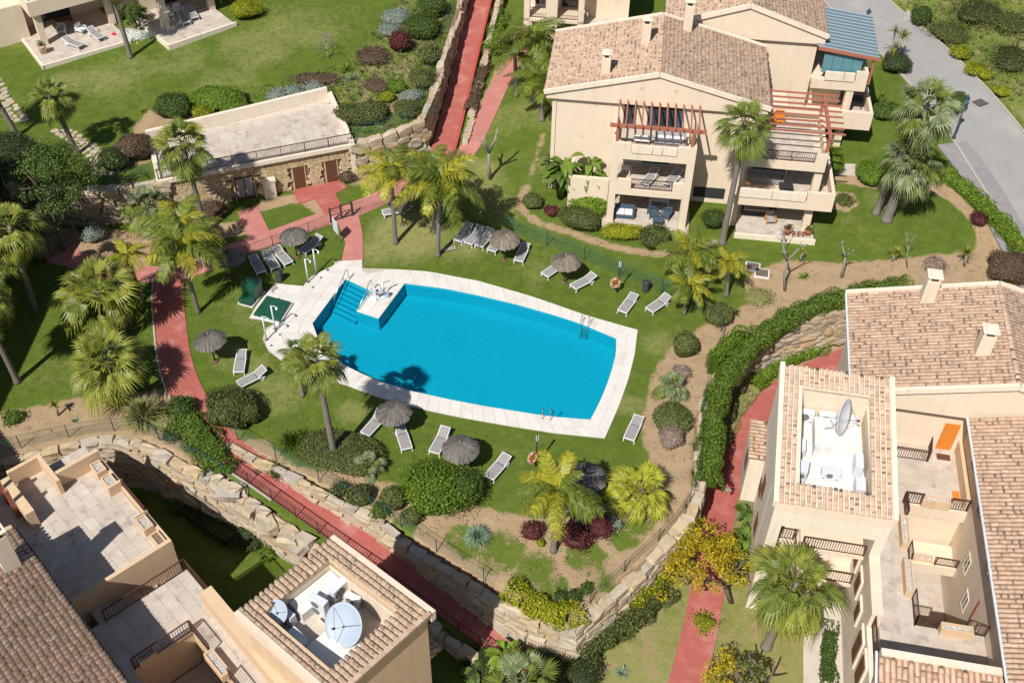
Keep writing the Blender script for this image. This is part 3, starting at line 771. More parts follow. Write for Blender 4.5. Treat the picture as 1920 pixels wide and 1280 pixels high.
def rock_wall(label, line, zbot, side, hs=(0.35, 0.6), ls=(0.6, 1.3), thick=0.5, meshes=ROCKS, top_jit=0.12, back=0.12, name='stone_retaining_wall', piece='stone', limit=300, coping=None):
    """line: (x,y,ztop); side +1: the open face is to the left of the line"""
    L = np.array(line, float)
    seg = np.linalg.norm(np.diff(L[:, :2], axis=0), axis=1); D = np.r_[0, np.cumsum(seg)]
    zb = (lambda x, y, zt: zbot) if not callable(zbot) else zbot
    w = thing(name, label, 'wall', tuple(L[0])); w['kind'] = 'thing'
    n = max(2, int(D[-1] / 0.7)); S = np.linspace(0, D[-1], n)
    Q = np.column_stack([np.interp(S, D, L[:, k]) for k in range(3)])
    face = offset_line(Q, side * (thick * .45)); rear = offset_line(Q, -side * back)
    V, F = [], []
    for i in range(n):
        b = zb(face[i, 0], face[i, 1], Q[i, 2]) - 0.3
        V += [(face[i, 0], face[i, 1], b), (face[i, 0], face[i, 1], Q[i, 2] - .10), (rear[i, 0], rear[i, 1], Q[i, 2] - .06), (rear[i, 0], rear[i, 1], b)]
    for i in range(n - 1):
        for k in range(4): F.append((4 * i + k, 4 * i + (k + 1) % 4, 4 * i + 4 + (k + 1) % 4, 4 * i + 4 + k))
    F += [(0, 1, 2, 3), tuple(4 * (n - 1) + k for k in (3, 2, 1, 0))]
    MB().add(V, F).build('backing', M['mortar'], w)
    cnt = 0; r = random.Random(len(label))
    zmin = min(zb(p[0], p[1], p[2]) for p in Q)
    z = max(q[2] for q in Q) + .02
    fl = offset_line(Q, side * (thick * .42))
    while z > zmin - .1 and cnt < limit:
        h = r.uniform(*hs); s = r.uniform(-.5, 0) * ls[0]
        while s < D[-1] and cnt < limit:
            l = r.uniform(*ls); sc = min(max(s + l / 2, 0.05), D[-1] - .05)
            x, y, zt = [np.interp(sc, S, fl[:, k]) for k in range(3)]
            x2, y2 = [np.interp(min(sc + .1, D[-1]), S, fl[:, k]) for k in range(2)]; x1, y1 = [np.interp(max(sc - .1, 0), S, fl[:, k]) for k in range(2)]
            zc = z - h / 2; s += l
            if zc > zt + top_jit or zc < zb(x, y, zt) - .15: continue
            o = bpy.data.objects.new(piece, r.choice(meshes))
            hh = h * r.uniform(.93, 1.06)
            o.location = (x, y, zc + r.uniform(-.03, .03)); o.rotation_euler = (r.uniform(-.05, .05), r.uniform(-.06, .06), math.atan2(y2 - y1, x2 - x1) + r.uniform(-.05, .05) + r.choice((0, math.pi)))
            o.scale = (l * r.uniform(.93, 1.02), thick * r.uniform(.8, 1.45), hh)
            link(o, w); cnt += 1
        z -= h
    return w
zt_ = lambda x, y, zt: TZ(x, y)
def z_path(x, y, zt):
    d, par = seg_dist(np.array([[x, y]]), PATH_MAIN); i = min(int(par[0]), len(PATH_MAIN) - 2); f = par[0] - i
    return PATH_MAIN[i, 2] * (1 - f) + PATH_MAIN[i + 1, 2] * f
rock_wall('rough stone retaining wall along the red path below the pool garden', [(p[0], p[1], p[2] + .1) for p in spline(WALL_L)], z_path, -1, (0.35, .5), (.7, 1.3), .45)
rock_wall('curved stone retaining wall of the pool garden above the right-hand path', [(p[0], p[1], p[2] + .12) for p in spline(WALL_R[:13])], -3.5, -1, (0.38, .62), (.6, 1.25), .55)
rock_wall('tall boulder wall above the sunken lawn beside the lower left terrace', [(p[0], p[1], p[2] + .15) for p in spline(WALL_LOW)[6:]], -4.0, -1, (0.36, .62), (.55, 1.25), .5, top_jit=.15)
rock_wall('boulder wall under the dark trees left of the stone toilet block', [(p[0], p[1], p[2] + .05) for p in spline(WALL_UP)], 0.0, -1, (0.4, .7), (.8, 1.6), .6)
rock_wall('stone wall of large blocks right of the toilet block', [(p[0], p[1], p[2] + .15) for p in WALL_UP2[:3]], 0.0, -1, (0.5, .75), (.9, 1.7), .6)
rock_wall('long dark stone wall on the left of the red ramp', [(p[0], p[1], p[2] + .12) for p in spline(WALL_UP2[2:])], lambda x, y, zt: max(.3, zt - 2.6), -1, (0.45, .7), (.9, 1.7), .5)
ramp_r = offset_line(RAMP, -1.5)
rock_wall('low stone wall strip along the right of the red ramp', [(p[0], p[1], p[2] + .0) for p in ramp_r[2:]], lambda x, y, zt: zt - .9, -1, (0.3, .45), (.6, 1.1), .45)

# ================================================================== BUILDING KIT
class Fr:
    def __init__(s, x, y, deg):
        a = RAD(deg); s.o = Vector((x, y, 0)); s.u = Vector((math.cos(a), math.sin(a), 0)); s.v = Vector((-math.sin(a), math.cos(a), 0)); s.a = a
    def p(s, u, v, z): return s.o + s.u * u + s.v * v + Vector((0, 0, z))
    def uv(s, P): d = Vector(P) - s.o; return d.dot(s.u), d.dot(s.v)
    def box(s, m, u0, u1, v0, v1, z0, z1):
        q = [(u0, v0), (u1, v0), (u1, v1), (u0, v1)]
        return m.hexa([s.p(a, b, z0) for a, b in q], [s.p(a, b, z1) for a, b in q])
    def mk(s, name, mat, parent, *boxes, bevel=0.0):
        m = MB()
        for b in boxes: s.box(m, *b)
        return m.build(name, mat, parent, bevel=bevel)
TL_, TW_, TH_ = 0.43, 0.215, 0.085
def tile_template(seg=5, jit=0.0):
    vs = []
    for y, w, dz in ((0, TW_ / 2, 0.012), (TL_, TW_ / 2 * .84, -0.012)):
        for k in range(seg + 1):
            t = math.pi * k / seg; vs.append((-w * math.cos(t), y, TH_ * (w / (TW_ / 2)) * math.sin(t) + dz))
    n = seg + 1
    fs = [(k, k + 1, n + k + 1, n + k) for k in range(seg)]
    fs.append(tuple(range(seg, -1, -1)))
    return vs, fs
TV, TF = tile_template()
def tile_mesh():
    me = bpy.data.meshes.new('roof_tile'); me.from_pydata(TV, [], TF); me.materials.append(M['tile'])
    me.polygons.foreach_set('use_smooth', [True] * (len(TF) - 1) + [False]); a = me.attributes.new('len', 'FLOAT', 'POINT'); a.data.foreach_set('value', np.array([v[1] / TL_ for v in TV], dtype=np.float32)); me.update(); return me
TILE_ME = tile_mesh()
TVn = np.array(TV)
def roof_plane(parent, O, U, V, lu, lv, individual=0, du=0.265, dv=0.30, keep=None, slab=0.12, bed=True, ridge_first=False):
    """O: eave corner on top of the slab; U along the eave, V up the slope (unit vectors)"""
    O, U, V = Vector(O), Vector(U).normalized(), Vector(V).normalized()
    N = U.cross(V).normalized()
    if bed:
        m = MB(); q = [O, O + U * lu, O + U * lu + V * lv, O + V * lv]
        m.hexa([p - N * slab for p in q], q); m.build('roof_slab', M['tile_bed'], parent)
    nu = max(1, int(round(lu / du))); nv = max(1, int(round(lv / dv))); du = lu / nu; dv = lv / nv
    pos = []
    for j in range(nv):
        for i in range(nu):
            a, b = (i + .5) * du, j * dv - .04
            if keep is None or keep(a, b + TL_ / 2): pos.append((a + random.uniform(-.010, .010), b + random.uniform(-.022, .022), random.uniform(-.04, .04)))
    pos.sort(key=lambda t: (O + U * t[0] + V * t[1] - cam.matrix_world.translation).length)
    R = Matrix((U, V, N)).transposed().to_4x4()
    for a, b, r in pos[:individual]:
        o = bpy.data.objects.new('roof_tile', TILE_ME)
        o.matrix_basis = Matrix.Translation(O + U * a + V * b) @ R @ Matrix.Rotation(r, 4, 'Z') @ Matrix.Scale(random.uniform(.96, 1.03), 4)
        link(o, parent)
    rest = pos[individual:]
    if rest:
        A = np.array(rest); Un, Vn, Nn, On = map(np.array, (U, V, N, O))
        nt, k = len(A), len(TVn)
        base = On + A[:, :1] * Un + A[:, 1:2] * Vn
        loc = TVn[:, :1] * Un + TVn[:, 1:2] * Vn + TVn[:, 2:] * Nn
        vv = (base[:, None, :] + loc[None] + (A[:, 2:3, None] * TVn[None, :, 1:2]) * Un).reshape(-1, 3)
        fs = []
        for t in range(nt): fs += [tuple(i + t * k for i in f) for f in TF]
        me = mesh_np('roof_tiles', vv, fs, M['tile'], True, rnd=np.repeat(rng.random(nt), k))
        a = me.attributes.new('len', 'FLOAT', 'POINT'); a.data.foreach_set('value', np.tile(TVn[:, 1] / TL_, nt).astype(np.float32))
        o = link(bpy.data.objects.new('roof_tiles', me), parent); o['kind'] = 'stuff'
def ridge_tiles(parent, a, b, n=None):
    a, b = Vector(a), Vector(b); d = (b - a); L = d.length; d.normalize(); n = n or int(L / .37)
    U = d.cross(Vector((0, 0, 1))).normalized(); N = U.cross(d)
    R = Matrix((U, d, N)).transposed().to_4x4()
    for i in range(n):
        o = bpy.data.objects.new('ridge_tile', TILE_ME)
        o.matrix_basis = Matrix.Translation(a + d * (L * i / n) + Vector((0, 0, .05))) @ R @ Matrix.Diagonal((1.25, 1, 1.15, 1)); link(o, parent)
def railing(parent, a, b, z, h=0.95, mat='iron', gap=0.13, ang=None):
    a, b = Vector((a[0], a[1], 0)), Vector((b[0], b[1], 0)); d = b - a; L = d.length
    m = MB(); za = z if not isinstance(z, tuple) else z[0]; zb_ = z if not isinstance(z, tuple) else z[1]
    pa, pb = Vector((a.x, a.y, za)), Vector((b.x, b.y, zb_)); up = Vector((0, 0, 1))
    m.bar(pa + up * h, pb + up * h, .06, .045); m.bar(pa + up * .1, pb + up * .1, .045, .035)
    n = max(1, int(L / 1.6))
    for i in range(n + 1):
        q = pa.lerp(pb, i / n); m.bar(q, q + up * (h + .03), .05, .05)
    r = m.build('railing', M[mat], parent)
    m = MB(); n = int(L / gap)
    for i in range(n):
        q = pa.lerp(pb, (i + .5) / n); m.bar(q + up * .1, q + up * h, .022, .022)
    o = m.build('baluster_row', M[mat], r); o['kind'] = 'stuff'
    return r
PAVE = {}
def pave(parent, fr, u0, u1, v0, v1, z, su=0.62, sv=0.42, th=0.03, limit=300, keep=None, name='paving_tile', mat='paver', bed=True):
    if bed: fr.mk('floor_bed', M['paver_grout'], parent, (u0, u1, v0, v1, z - .2, z))
    key = (round(su, 2), round(sv, 2), mat)
    if key not in PAVE:
        m = MB().box((0, 0, th / 2), (su - .014, sv - .014, th)); me = bpy.data.meshes.new(name); me.from_pydata(m.v, [], m.f); me.materials.append(M[mat]); PAVE[key] = me
    nu, nv = max(1, int((u1 - u0) / su)), max(1, int((v1 - v0) / sv)); c = 0
    ru, rv = (u1 - u0) / nu, (v1 - v0) / nv
    for j in range(nv):
        offs = (j % 2) * .5
        for i in range(nu):
            uu = u0 + (i + .5) * ru + (offs * ru if nu > 2 else 0); vv = v0 + (j + .5) * rv
            if uu + ru / 2 > u1 + .01: uu = u0 + ru / 2 * .52; sx = .48
            else: sx = 1
            if keep and not keep(uu, vv): continue
            if c >= limit: return
            o = bpy.data.objects.new(name, PAVE[key]); o.location = fr.p(uu, vv, z - .012 + random.uniform(-.003, .003)); o.rotation_euler = (0, 0, fr.a)
            o.scale = (ru / su * sx, rv / sv, 1); link(o, parent); c += 1
def window(parent, fr, u, v, z, w, h, face='v-', frame='white', glass='glass_dark', reveal=True, shutter=None, name='window', bars=2):
    """a framed pane standing proud by 2 cm of a wall face"""
    fw = .07
    def bx(a0, a1, z0, z1, d0, d1):
        if face == 'v-': return (u + a0, u + a1, v - d1, v - d0, z0, z1)
        if face == 'v+': return (u + a0, u + a1, v + d0, v + d1, z0, z1)
        if face == 'u-': return (u - d1, u - d0, v + a0, v + a1, z0, z1)
        return (u + d0, u + d1, v + a0, v + a1, z0, z1)
    fs = [bx(-w / 2, w / 2, z + h - fw, z + h, .003, .05), bx(-w / 2, w / 2, z, z + fw, .003, .05), bx(-w / 2, -w / 2 + fw, z + fw, z + h - fw, .003, .05), bx(w / 2 - fw, w / 2, z + fw, z + h - fw, .003, .05)]
    for k in range(1, bars): fs.append(bx(-w / 2 + w * k / bars - .025, -w / 2 + w * k / bars + .025, z + fw, z + h - fw, .003, .045))
    f = fr.mk(name, M[frame], parent, *fs)
    fr.mk('pane', M[glass], f, bx(-w / 2 + fw, w / 2 - fw, z + fw, z + h - fw, .002, .02))
    if shutter:
        for s in (-1, 1): fr.mk('shutter', M[shutter], f, bx(s * (w / 2 + .02) + (0 if s > 0 else -.38), s * (w / 2 + .02) + (.38 if s > 0 else 0), z, z + h, .004, .045))
    return f
def chimney(parent, fr, u, v, z0, z1, s=.62):
    c = fr.mk('chimney', M['stucco'], parent, (u - s / 2, u + s / 2, v - s / 2, v + s / 2, z0, z1), bevel=.02)
    for a in (-1, 1):
        for b in (-1, 1): m = MB(); fr.box(m, u + a * (s / 2 - .09) - .07, u + a * (s / 2 - .09) + .07, v + b * (s / 2 - .09) - .07, v + b * (s / 2 - .09) + .07, z1, z1 + .28); m.build('vent_post', M['stucco'], c)
    fr.mk('vent_core', M['dark_metal'], c, (u - s / 2 + .12, u + s / 2 - .12, v - s / 2 + .12, v + s / 2 - .12, z1, z1 + .27))
    m = MB(); h = s / 2 + .06
    fr.box(m, u - h, u + h, v - h, v + h, z1 + .28, z1 + .36); fr.box(m, u - h * .6, u + h * .6, v - h * .6, v + h * .6, z1 + .36, z1 + .46); m.build('cap', M['stucco_white'], c, bevel=.02)
def planter(parent, fr, u0, u1, v0, v1, z, h=.55, fill='pebble'):
    m = MB(); t = .08
    fr.box(m, u0, u1, v0, v0 + t, z, z + h); fr.box(m, u0, u1, v1 - t, v1, z, z + h); fr.box(m, u0, u0 + t, v0 + t, v1 - t, z, z + h); fr.box(m, u1 - t, u1, v0 + t, v1 - t, z, z + h)
    b = m.build('planter_box', M['stucco_tan'], parent)
    if fill == 'pebble':
        fr.mk('planter_bed', M['kerb'], b, (u0 + t, u1 - t, v0 + t, v1 - t, z, z + h - .09))
        m = MB(); n = int((u1 - u0) * (v1 - v0) * 130)
        for _ in range(n):
            q = fr.p(random.uniform(u0 + t + .04, u1 - t - .04), random.uniform(v0 + t + .04, v1 - t - .04), z + h - .07); r = random.uniform(.025, .05)
            m.add([q + Vector((r, 0, 0)), q + Vector((-r * .5, r * .8, 0)), q + Vector((-r * .5, -r * .8, 0)), q + Vector((0, 0, r * .8))], [(0, 1, 3), (1, 2, 3), (2, 0, 3)])
        o = m.build('pebbles', M['pebble'], b); o['kind'] = 'stuff'
        me = o.data; a = me.attributes.new('rnd', 'FLOAT', 'POINT'); a.data.foreach_set('value', np.repeat(rng.random(n), 4).astype(np.float32))
    else:
        fr.mk('planter_bed', M['mortar'], b, (u0 + t, u1 - t, v0 + t, v1 - t, z, z + h - .07))
    return b

# ================================================================== APARTMENT HOUSE ABOVE THE POOL
f1 = Fr(2.6, 68.3, -6.5)
Z1 = 0.3
b1 = thing('apartment_house', 'three storey cream apartment house with tiled gable roof facing the pool', 'house', tuple(f1.p(0, 0, Z1)))
W1, D1, EZ, RZ = 14.7, 8.0, 9.0, 11.0
m = MB()
f1.box(m, 0, W1, 0, D1, Z1 - .6, EZ - .1)
m.build('wall', M['stucco'], b1)
# gable: pediment projecting over the front wall
m = MB()
def gable(m, fr, u0, u1, uc, v0, v1, ze, zr, zb):
    a = [fr.p(u0, v0, zb), fr.p(u1, v0, zb), fr.p(u1, v0, ze), fr.p(uc, v0, zr), fr.p(u0, v0, ze)]
    b = [fr.p(u0, v1, zb), fr.p(u1, v1, zb), fr.p(u1, v1, ze), fr.p(uc, v1, zr), fr.p(u0, v1, ze)]
    return m.add(a + b, [(0, 1, 2, 3, 4), (9, 8, 7, 6, 5)] + [(i, 5 + i, 5 + (i + 1) % 5, (i + 1) % 5) for i in range(5)])
gable(m, f1, -.45, W1 + .45, W1 / 2, -.35, D1 + .25, EZ - .18, RZ - .18, EZ - .55)
m.build('gable', M['stucco'], b1)
su = math.hypot(W1 / 2 + .55, RZ - EZ); cs, sn = (W1 / 2 + .55) / su, (RZ - EZ) / su
roof1 = b1
roof_plane(roof1, f1.p(-.55, D1 + .2, EZ), -f1.v, f1.u * cs + Vector((0, 0, sn)), D1 + .45, su)
roof_plane(roof1, f1.p(W1 + .55, -.25, EZ), f1.v, -f1.u * cs + Vector((0, 0, sn)), D1 + .45, su)
ridge_tiles(b1, f1.p(W1 / 2, -.2, RZ + .02), f1.p(W1 / 2, D1 + .2, RZ + .02))
for vv in (-.42, D1 + .30):                                    # verge parapets
    m = MB()
    for (ua, ub) in ((-.6, W1 / 2), (W1 + .6, W1 / 2)):
        m.bar(f1.p(ua, vv, EZ - .02), f1.p(ub, vv, RZ + .02), .22, .30)
    m.build('verge', M['stucco_white'], b1)
chimney(b1, f1, 3.6, 1.0, 8.6, 11.3); chimney(b1, f1, 6.2, 4.6, 9.8, 12.2, .66); chimney(b1, f1, 9.2, 7.2, 9.5, 12.5, .66)
# projecting balcony stack
U0, U1, V0 = 4.6, 10.4, -3.55
pave(b1, f1, U0 - .3, U1 + .3, V0 - .5, 0, Z1 + .05, .62, .5)
m = MB()
f1.box(m, U0, U0 + .5, V0, V0 + .5, Z1, 7.3); f1.box(m, U1 - .55, U1, V0, V0 + .5, Z1, 7.3)
f1.box(m, U0, U0 + .22, V0 + .5, -.01, 6.1, 7.3); f1.box(m, U1 - .22, U1, V0 + .5, -.01, 6.1, 7.3); f1.box(m, U0, U0 + .22, V0 + .5, -.01, 3.1, 4.2); f1.box(m, U1 - .22, U1, V0 + .5, -.01, 3.1, 4.2)
f1.box(m, U0 + .5, U1 - .55, V0 + .01, V0 + .25, 6.0, 6.55); f1.box(m, U0 + .5, U0 + 1.3, V0 + .01, V0 + .25, 6.55, 7.3); f1.box(m, U1 - 1.3, U1 - .55, V0 + .01, V0 + .25, 6.55, 7.3)
f1.box(m, U0 + .5, U1 - .55, V0 + .01, V0 + .25, 2.95, 3.45); f1.box(m, U0 + .5, U0 + 1.55, V0 + .01, V0 + .25, 3.45, 4.25); f1.box(m, U1 - 1.3, U1 - .55, V0 + .01, V0 + .25, 3.45, 4.25)
f1.box(m, U0 + .22, U1 - .22, V0 + .26, -.01, 3.05, 3.3); f1.box(m, U0 + .22, U1 - .22, V0 + .26, -.01, 6.05, 6.3)
m.build('balcony_block', M['stucco'], b1)
for a, b_ in ((U0 + 1.32, U0 + 2.75), (U0 + 2.8, U0 + 3.45), (U0 + 3.5, U1 - 1.32)):
    f1.mk('parapet_panel', M['stucco_white'], b1, (a, b_, V0 - .08, V0 + .12, 6.62, 7.22))
pave(b1, f1, U0 + .25, U1 - .25, V0 + .3, -.02, 6.31, .7, .5, bed=False); pave(b1, f1, U0 + .25, U1 - .25, V0 + .3, -.02, 3.31, .7, .5, bed=False)
railing(b1, f1.p(U0 + 1.55, V0 + .12, 0), f1.p(U1 - 1.3, V0 + .12, 0), 3.45, .85, 'iron', .12)
railing(b1, f1.p(U0 + 1.3, V0 + .16, 0), f1.p(U1 - 1.3, V0 + .16, 0), 6.55, .85, 'iron', .3)
# pergola over the top terrace
m = MB(); m.bar(f1.p(U0 - .3, V0 + .25, 8.55), f1.p(U1 + .5, V0 + .25, 8.55), .16, .26); m.build('pergola_beam', M['wood_red'], b1)
for uu in (U0 + .25, U1 - .35): m = MB(); m.bar(f1.p(uu, V0 + .25, 7.3), f1.p(uu, V0 + .25, 8.42), .18, .18); m.build('pergola_post', M['wood_red'], b1)
for k in range(11):
    uu = U0 + .2 + k * (U1 - U0 - .2) / 10
    m = MB(); m.bar(f1.p(uu, V0 - .1, 8.75), f1.p(uu, -.02, 8.75), .10, .14); m.build('pergola_rafter', M['wood_red'], b1)
window(b1, f1, U0 + 1.0, 0, 6.35, .9, 2.0, 'v-', 'bin'); window(b1, f1, U0 + 3.5, 0, 6.35, 1.7, 2.1, 'v-', 'bin', shutter='blue_cloth')
window(b1, f1, U0 + .8, 0, 3.9, 1.0, 1.2, 'v-', 'white'); window(b1, f1, U0 + 3.2, 0, 3.35, 2.2, 2.1, 'v-', 'white', bars=3)
window(b1, f1, U0 + 1.6, 0, 1.2, 1.1, 1.2, 'v-', 'white'); window(b1, f1, U0 + 4.0, 0, .4, 2.2, 2.1, 'v-', 'dark_metal', bars=3)
f1.mk('low_garden_wall', M['stucco'], b1, (1.6, 4.55, -2.2, -1.95, Z1 - .3, 3.2), (1.6, 1.85, -1.95, -.01, Z1 - .3, 3.2))
f1.mk('wall_grille', M['dark_metal'], b1, (10.9, 13.2, -.06, -.005, .8, 1.7))
# terrace stack on the right
A0, A1, B0, B1_ = 14.1, 19.6, -3.6, 3.2
pave(b1, f1, A0, A1 + .1, B0, B1_, Z1 + .15, .7, .55)
f1.mk('patio_edge', M['stucco_white'], b1, (A0 - .12, A1 + .22, B0 - .2, B0 - .005, Z1 - .5, Z1 + .2))
m = MB()
f1.box(m, W1 + .01, A0 + 3.2, -.4, D1 - 1.0, Z1 - .4, 6.1)                    # rear part under the terraces
f1.box(m, A1 - .75, A1 - .2, B0 + 1.0, B0 + 1.5, Z1, 6.6)                     # tall column
f1.box(m, A0 - .55, A0 - .05, B0 + 1.0, B0 + 1.5, Z1, 6.6)
f1.box(m, A0 - .5, A1 + .9, B0 + .6, 2.8, 3.05, 3.3); f1.box(m, A0 - .5, A1 - .2, B0 + .9, 2.8, 6.05, 6.3)
f1.box(m, A0 - .5, A1 + .9, B0 + .35, B0 + .595, 2.75, 3.45); f1.box(m, A1 - 1.0, A1 + .9, B0 + .35, B0 + .595, 3.45, 4.25)
f1.box(m, A1 + .66, A1 + .9, B0 + .6, 2.8, 2.75, 4.25)
f1.box(m, A0 - .5, A1 - .2, B0 + .7, B0 + .895, 5.8, 6.45); f1.box(m, A1 - 1.0, A1 - .2, B0 + .7, B0 + .895, 6.45, 7.2); f1.box(m, A1 - .4, A1 - .2, B0 + .9, 2.8, 5.8, 7.2)
f1.box(m, W1 + .02, A1 - .2, 2.81, 3.3, Z1, 7.2)
m.build('balcony_block', M['stucco'], b1)
for a, b_ in ((A0 - .3, A0 + 2.0), (A0 + 2.05, A1 - 1.1)): f1.mk('parapet_panel', M['stucco_white'], b1, (a, b_, B0 + .25, B0 + .45, 3.5, 4.2))
pave(b1, f1, A0 - .4, A1 - .45, B0 + .95, 2.75, 6.31, .7, .55, bed=False); pave(b1, f1, A0 + 3.3, A1 + .6, B0 + .7, 2.75, 3.31, .7, .55, bed=False)
railing(b1, f1.p(A0 - .45, B0 + .8, 0), f1.p(A1 - 1.0, B0 + .8, 0), 6.45, .8, 'iron', .12)
for k in range(8):
    vv = B0 + 1.2 + k * .72
    m = MB(); m.bar(f1.p(W1 + .1, vv, 8.65), f1.p(A1 + .7, vv, 8.65), .075, .12); m.build('pergola_rafter', M['wood_red'], b1)
m = MB(); m.bar(f1.p(A1 - .3, B0 + .9, 8.45), f1.p(A1 - .3, 2.9, 8.45), .2, .24); m.build('pergola_beam', M['wood_red'], b1)
for vv in (B0 + 1.1, 2.6): m = MB(); m.bar(f1.p(A1 - .3, vv, 7.2), f1.p(A1 - .3, vv, 8.33), .2, .2); m.build('pergola_post', M['wood_red'], b1)
window(b1, f1, 16.0, -.4, .5, 2.4, 2.1, 'v-', 'dark_metal', bars=3); window(b1, f1, 16.0, -.4, 3.4, 2.4, 2.1, 'v-', 'dark_metal', bars=3)

for uu, vv in ((.25, -.06), (13.6, -.06)):
    m = MB(); m.tube([f1.p(uu, vv, Z1), f1.p(uu, vv, EZ - .6)], .045, 8); m.build('downpipe', M['stucco_white'], b1)
for uu, zz in ((6.2, 9.7), (8.6, 9.7), (2.2, 5.2), (12.2, 4.3), (3.1, 7.9)): f1.mk('vent_grille', M['stucco_tan'], b1, (uu - .1, uu + .1, -.372 if zz > 9 else -.02, -.351 if zz > 9 else -.001, zz, zz + .2))
# ------------------------------------------------------------------ the house behind it
f2 = Fr(11.8, 76.6, -6.5)
b2 = thing('apartment_house', 'cream apartment house with teal glass terrace roof behind the pool-side house', 'house', tuple(f2.p(0, 0, .8)))
W2, D2, EZ2, RZ2 = 11.0, 10.5, 9.9, 11.9
f2.mk('wall', M['stucco'], b2, (0, W2, 0, D2, .2, EZ2 - .1))
m = MB(); gable(m, f2, -.45, W2 + .45, W2 / 2, -.35, D2 + .2, EZ2 - .18, RZ2 - .18, EZ2 - .7); m.build('gable', M['stucco'], b2)
su = math.hypot(W2 / 2 + .55, RZ2 - EZ2); cs, sn = (W2 / 2 + .55) / su, (RZ2 - EZ2) / su
roof_plane(b2, f2.p(-.55, D2 + .2, EZ2), -f2.v, f2.u * cs + Vector((0, 0, sn)), D2 + .45, su)
roof_plane(b2, f2.p(W2 + .55, -.25, EZ2), f2.v, -f2.u * cs + Vector((0, 0, sn)), D2 + .45, su)
ridge_tiles(b2, f2.p(W2 / 2, -.2, RZ2 + .02), f2.p(W2 / 2, D2 + .2, RZ2 + .02))
for vv in (-.42,):
    m = MB()
    for (ua, ub) in ((-.6, W2 / 2), (W2 + .6, W2 / 2)): m.bar(f2.p(ua, vv, EZ2 - .02), f2.p(ub, vv, RZ2 + .02), .22, .32)
    m.build('verge', M['stucco_white'], b2)
# side terraces of that house
m = MB()
C0, C1 = W2 - .01, W2 + 4.1
f2.box(m, C0, C1, -.6, 4.6, 6.05, 6.35); f2.box(m, C0, C1, -.9, -.61, 5.8, 6.6); f2.box(m, C1 - .9, C1, -.9, -.61, 6.6, 7.4); f2.box(m, C1 - .25, C1, -.6, 4.6, 5.8, 7.4)
f2.box(m, C0, C1 + 1.0, -1.2, 4.6, 3.05, 3.3); f2.box(m, C0 - 1.0, C1 + 1.0, -1.5, -1.21, 2.8, 4.3); f2.box(m, C1 + .75, C1 + 1.0, -1.2, 4.6, 2.8, 4.3)
f2.box(m, C1 - 1.3, C1 - .75, -.8, -.25, .5, 6.0); f2.box(m, C0, C0 + 2.8, 1.2, 5, .4, 6.0); f2.box(m, C0, C1 + .9, 4.61, 4.9, .4, 7.4)
m.build('balcony_block', M['stucco'], b2)
for a, b_ in ((C0 + .9, C0 + 2.3), (C0 + 2.35, C1 - 1.0)): f2.mk('parapet_panel', M['stucco_white'], b2, (a, b_, -1.0, -.8, 6.62, 7.3))
pave(b2, f2, C0 - 1, C1 + .9, -4.5, 2, .55, .7, .6); pave(b2, f2, C0 + 2.9, C1 + .7, -1.15, 4.5, 3.31, .7, .6, bed=False)
R0, R1 = f2.p(C0 - .1, -.7, 8.95), f2.p(C1 + .3, -.7, 8.55)
gr = MB(); gr.hexa([f2.p(C0 - .1, -.7, 9.2), f2.p(C1 + .5, -.7, 8.6), f2.p(C1 + .5, 5.0, 9.0), f2.p(C0 - .1, 5.0, 9.6)], [f2.p(C0 - .1, -.7, 9.26), f2.p(C1 + .5, -.7, 8.66), f2.p(C1 + .5, 5.0, 9.06), f2.p(C0 - .1, 5.0, 9.66)])
gro = gr.build('glass_roof', M['teal_roof'], b2)
for k in range(13):
    vv = -.68 + k * .47; t = (vv + .7) / 5.7
    m = MB(); m.bar(f2.p(C0 - .1, vv, 9.28 + .4 * t), f2.p(C1 + .5, vv, 8.68 + .4 * t), .05, .05); m.build('glazing_bar', M['dish'], gro)
m = MB(); m.bar(f2.p(C0, -.78, 9.1), f2.p(C1 + .6, -.78, 8.5), .14, .22); m.build('pergola_beam', M['wood_red'], b2)
for vv in (-.6, 4.6): m = MB(); m.bar(f2.p(C1 + .2, vv, 6.3), f2.p(C1 + .2, vv, 8.5), .16, .16); m.build('pergola_post', M['wood_red'], b2)
for k in range(4): f2.mk('glass_screen', M['teal_glass'], b2, (C0 + .6 + k * .74, C0 + 1.31 + k * .74, -.5, -.47, 7.0, 8.55))

# ------------------------------------------------------------------ house at the top edge
f3 = Fr(0.6, 88.5, -6.5)
b3 = thing('apartment_house', 'cream house with iron balconies cut off at the top edge of the photo', 'house', tuple(f3.p(0, 0, 1)))
f3.mk('wall', M['stucco'], b3, (0, 9, 1.8, 9, .5, 9))
m = MB()
for zz in (1.2, 4.2, 7.2): f3.box(m, 0, 5.2, -.6, 1.79, zz - .25, zz)
for uu in (0, 2.0, 4.7): f3.box(m, uu, uu + .5, -.6, -.1, .8, 9)
f3.box(m, 1.9, 2.9, -.59, 1.79, .8, 7); m.build('balcony_block', M['stucco'], b3)
for zz in (1.2, 4.2):
    railing(b3, f3.p(.5, -.4, 0), f3.p(1.9, -.4, 0), zz); railing(b3, f3.p(2.9, -.4, 0), f3.p(4.7, -.4, 0), zz)
f3.mk('terrace_slab', M['concrete'], b3, (5.2, 9.5, -1.5, 1.79, 3.2, 3.5)); railing(b3, f3.p(5.3, -1.4, 0), f3.p(9.5, -1.4, 0), 3.5); f3.mk('parapet_panel', M['stucco_white'], b3, (7.2, 9.5, -1.6, -1.45, 3.5, 4.4))
window(b3, f3, 1.2, 1.8, 4.3, 1.0, 2.0); window(b3, f3, 3.8, 1.8, 4.3, 1.4, 2.0, frame='wood_brown')

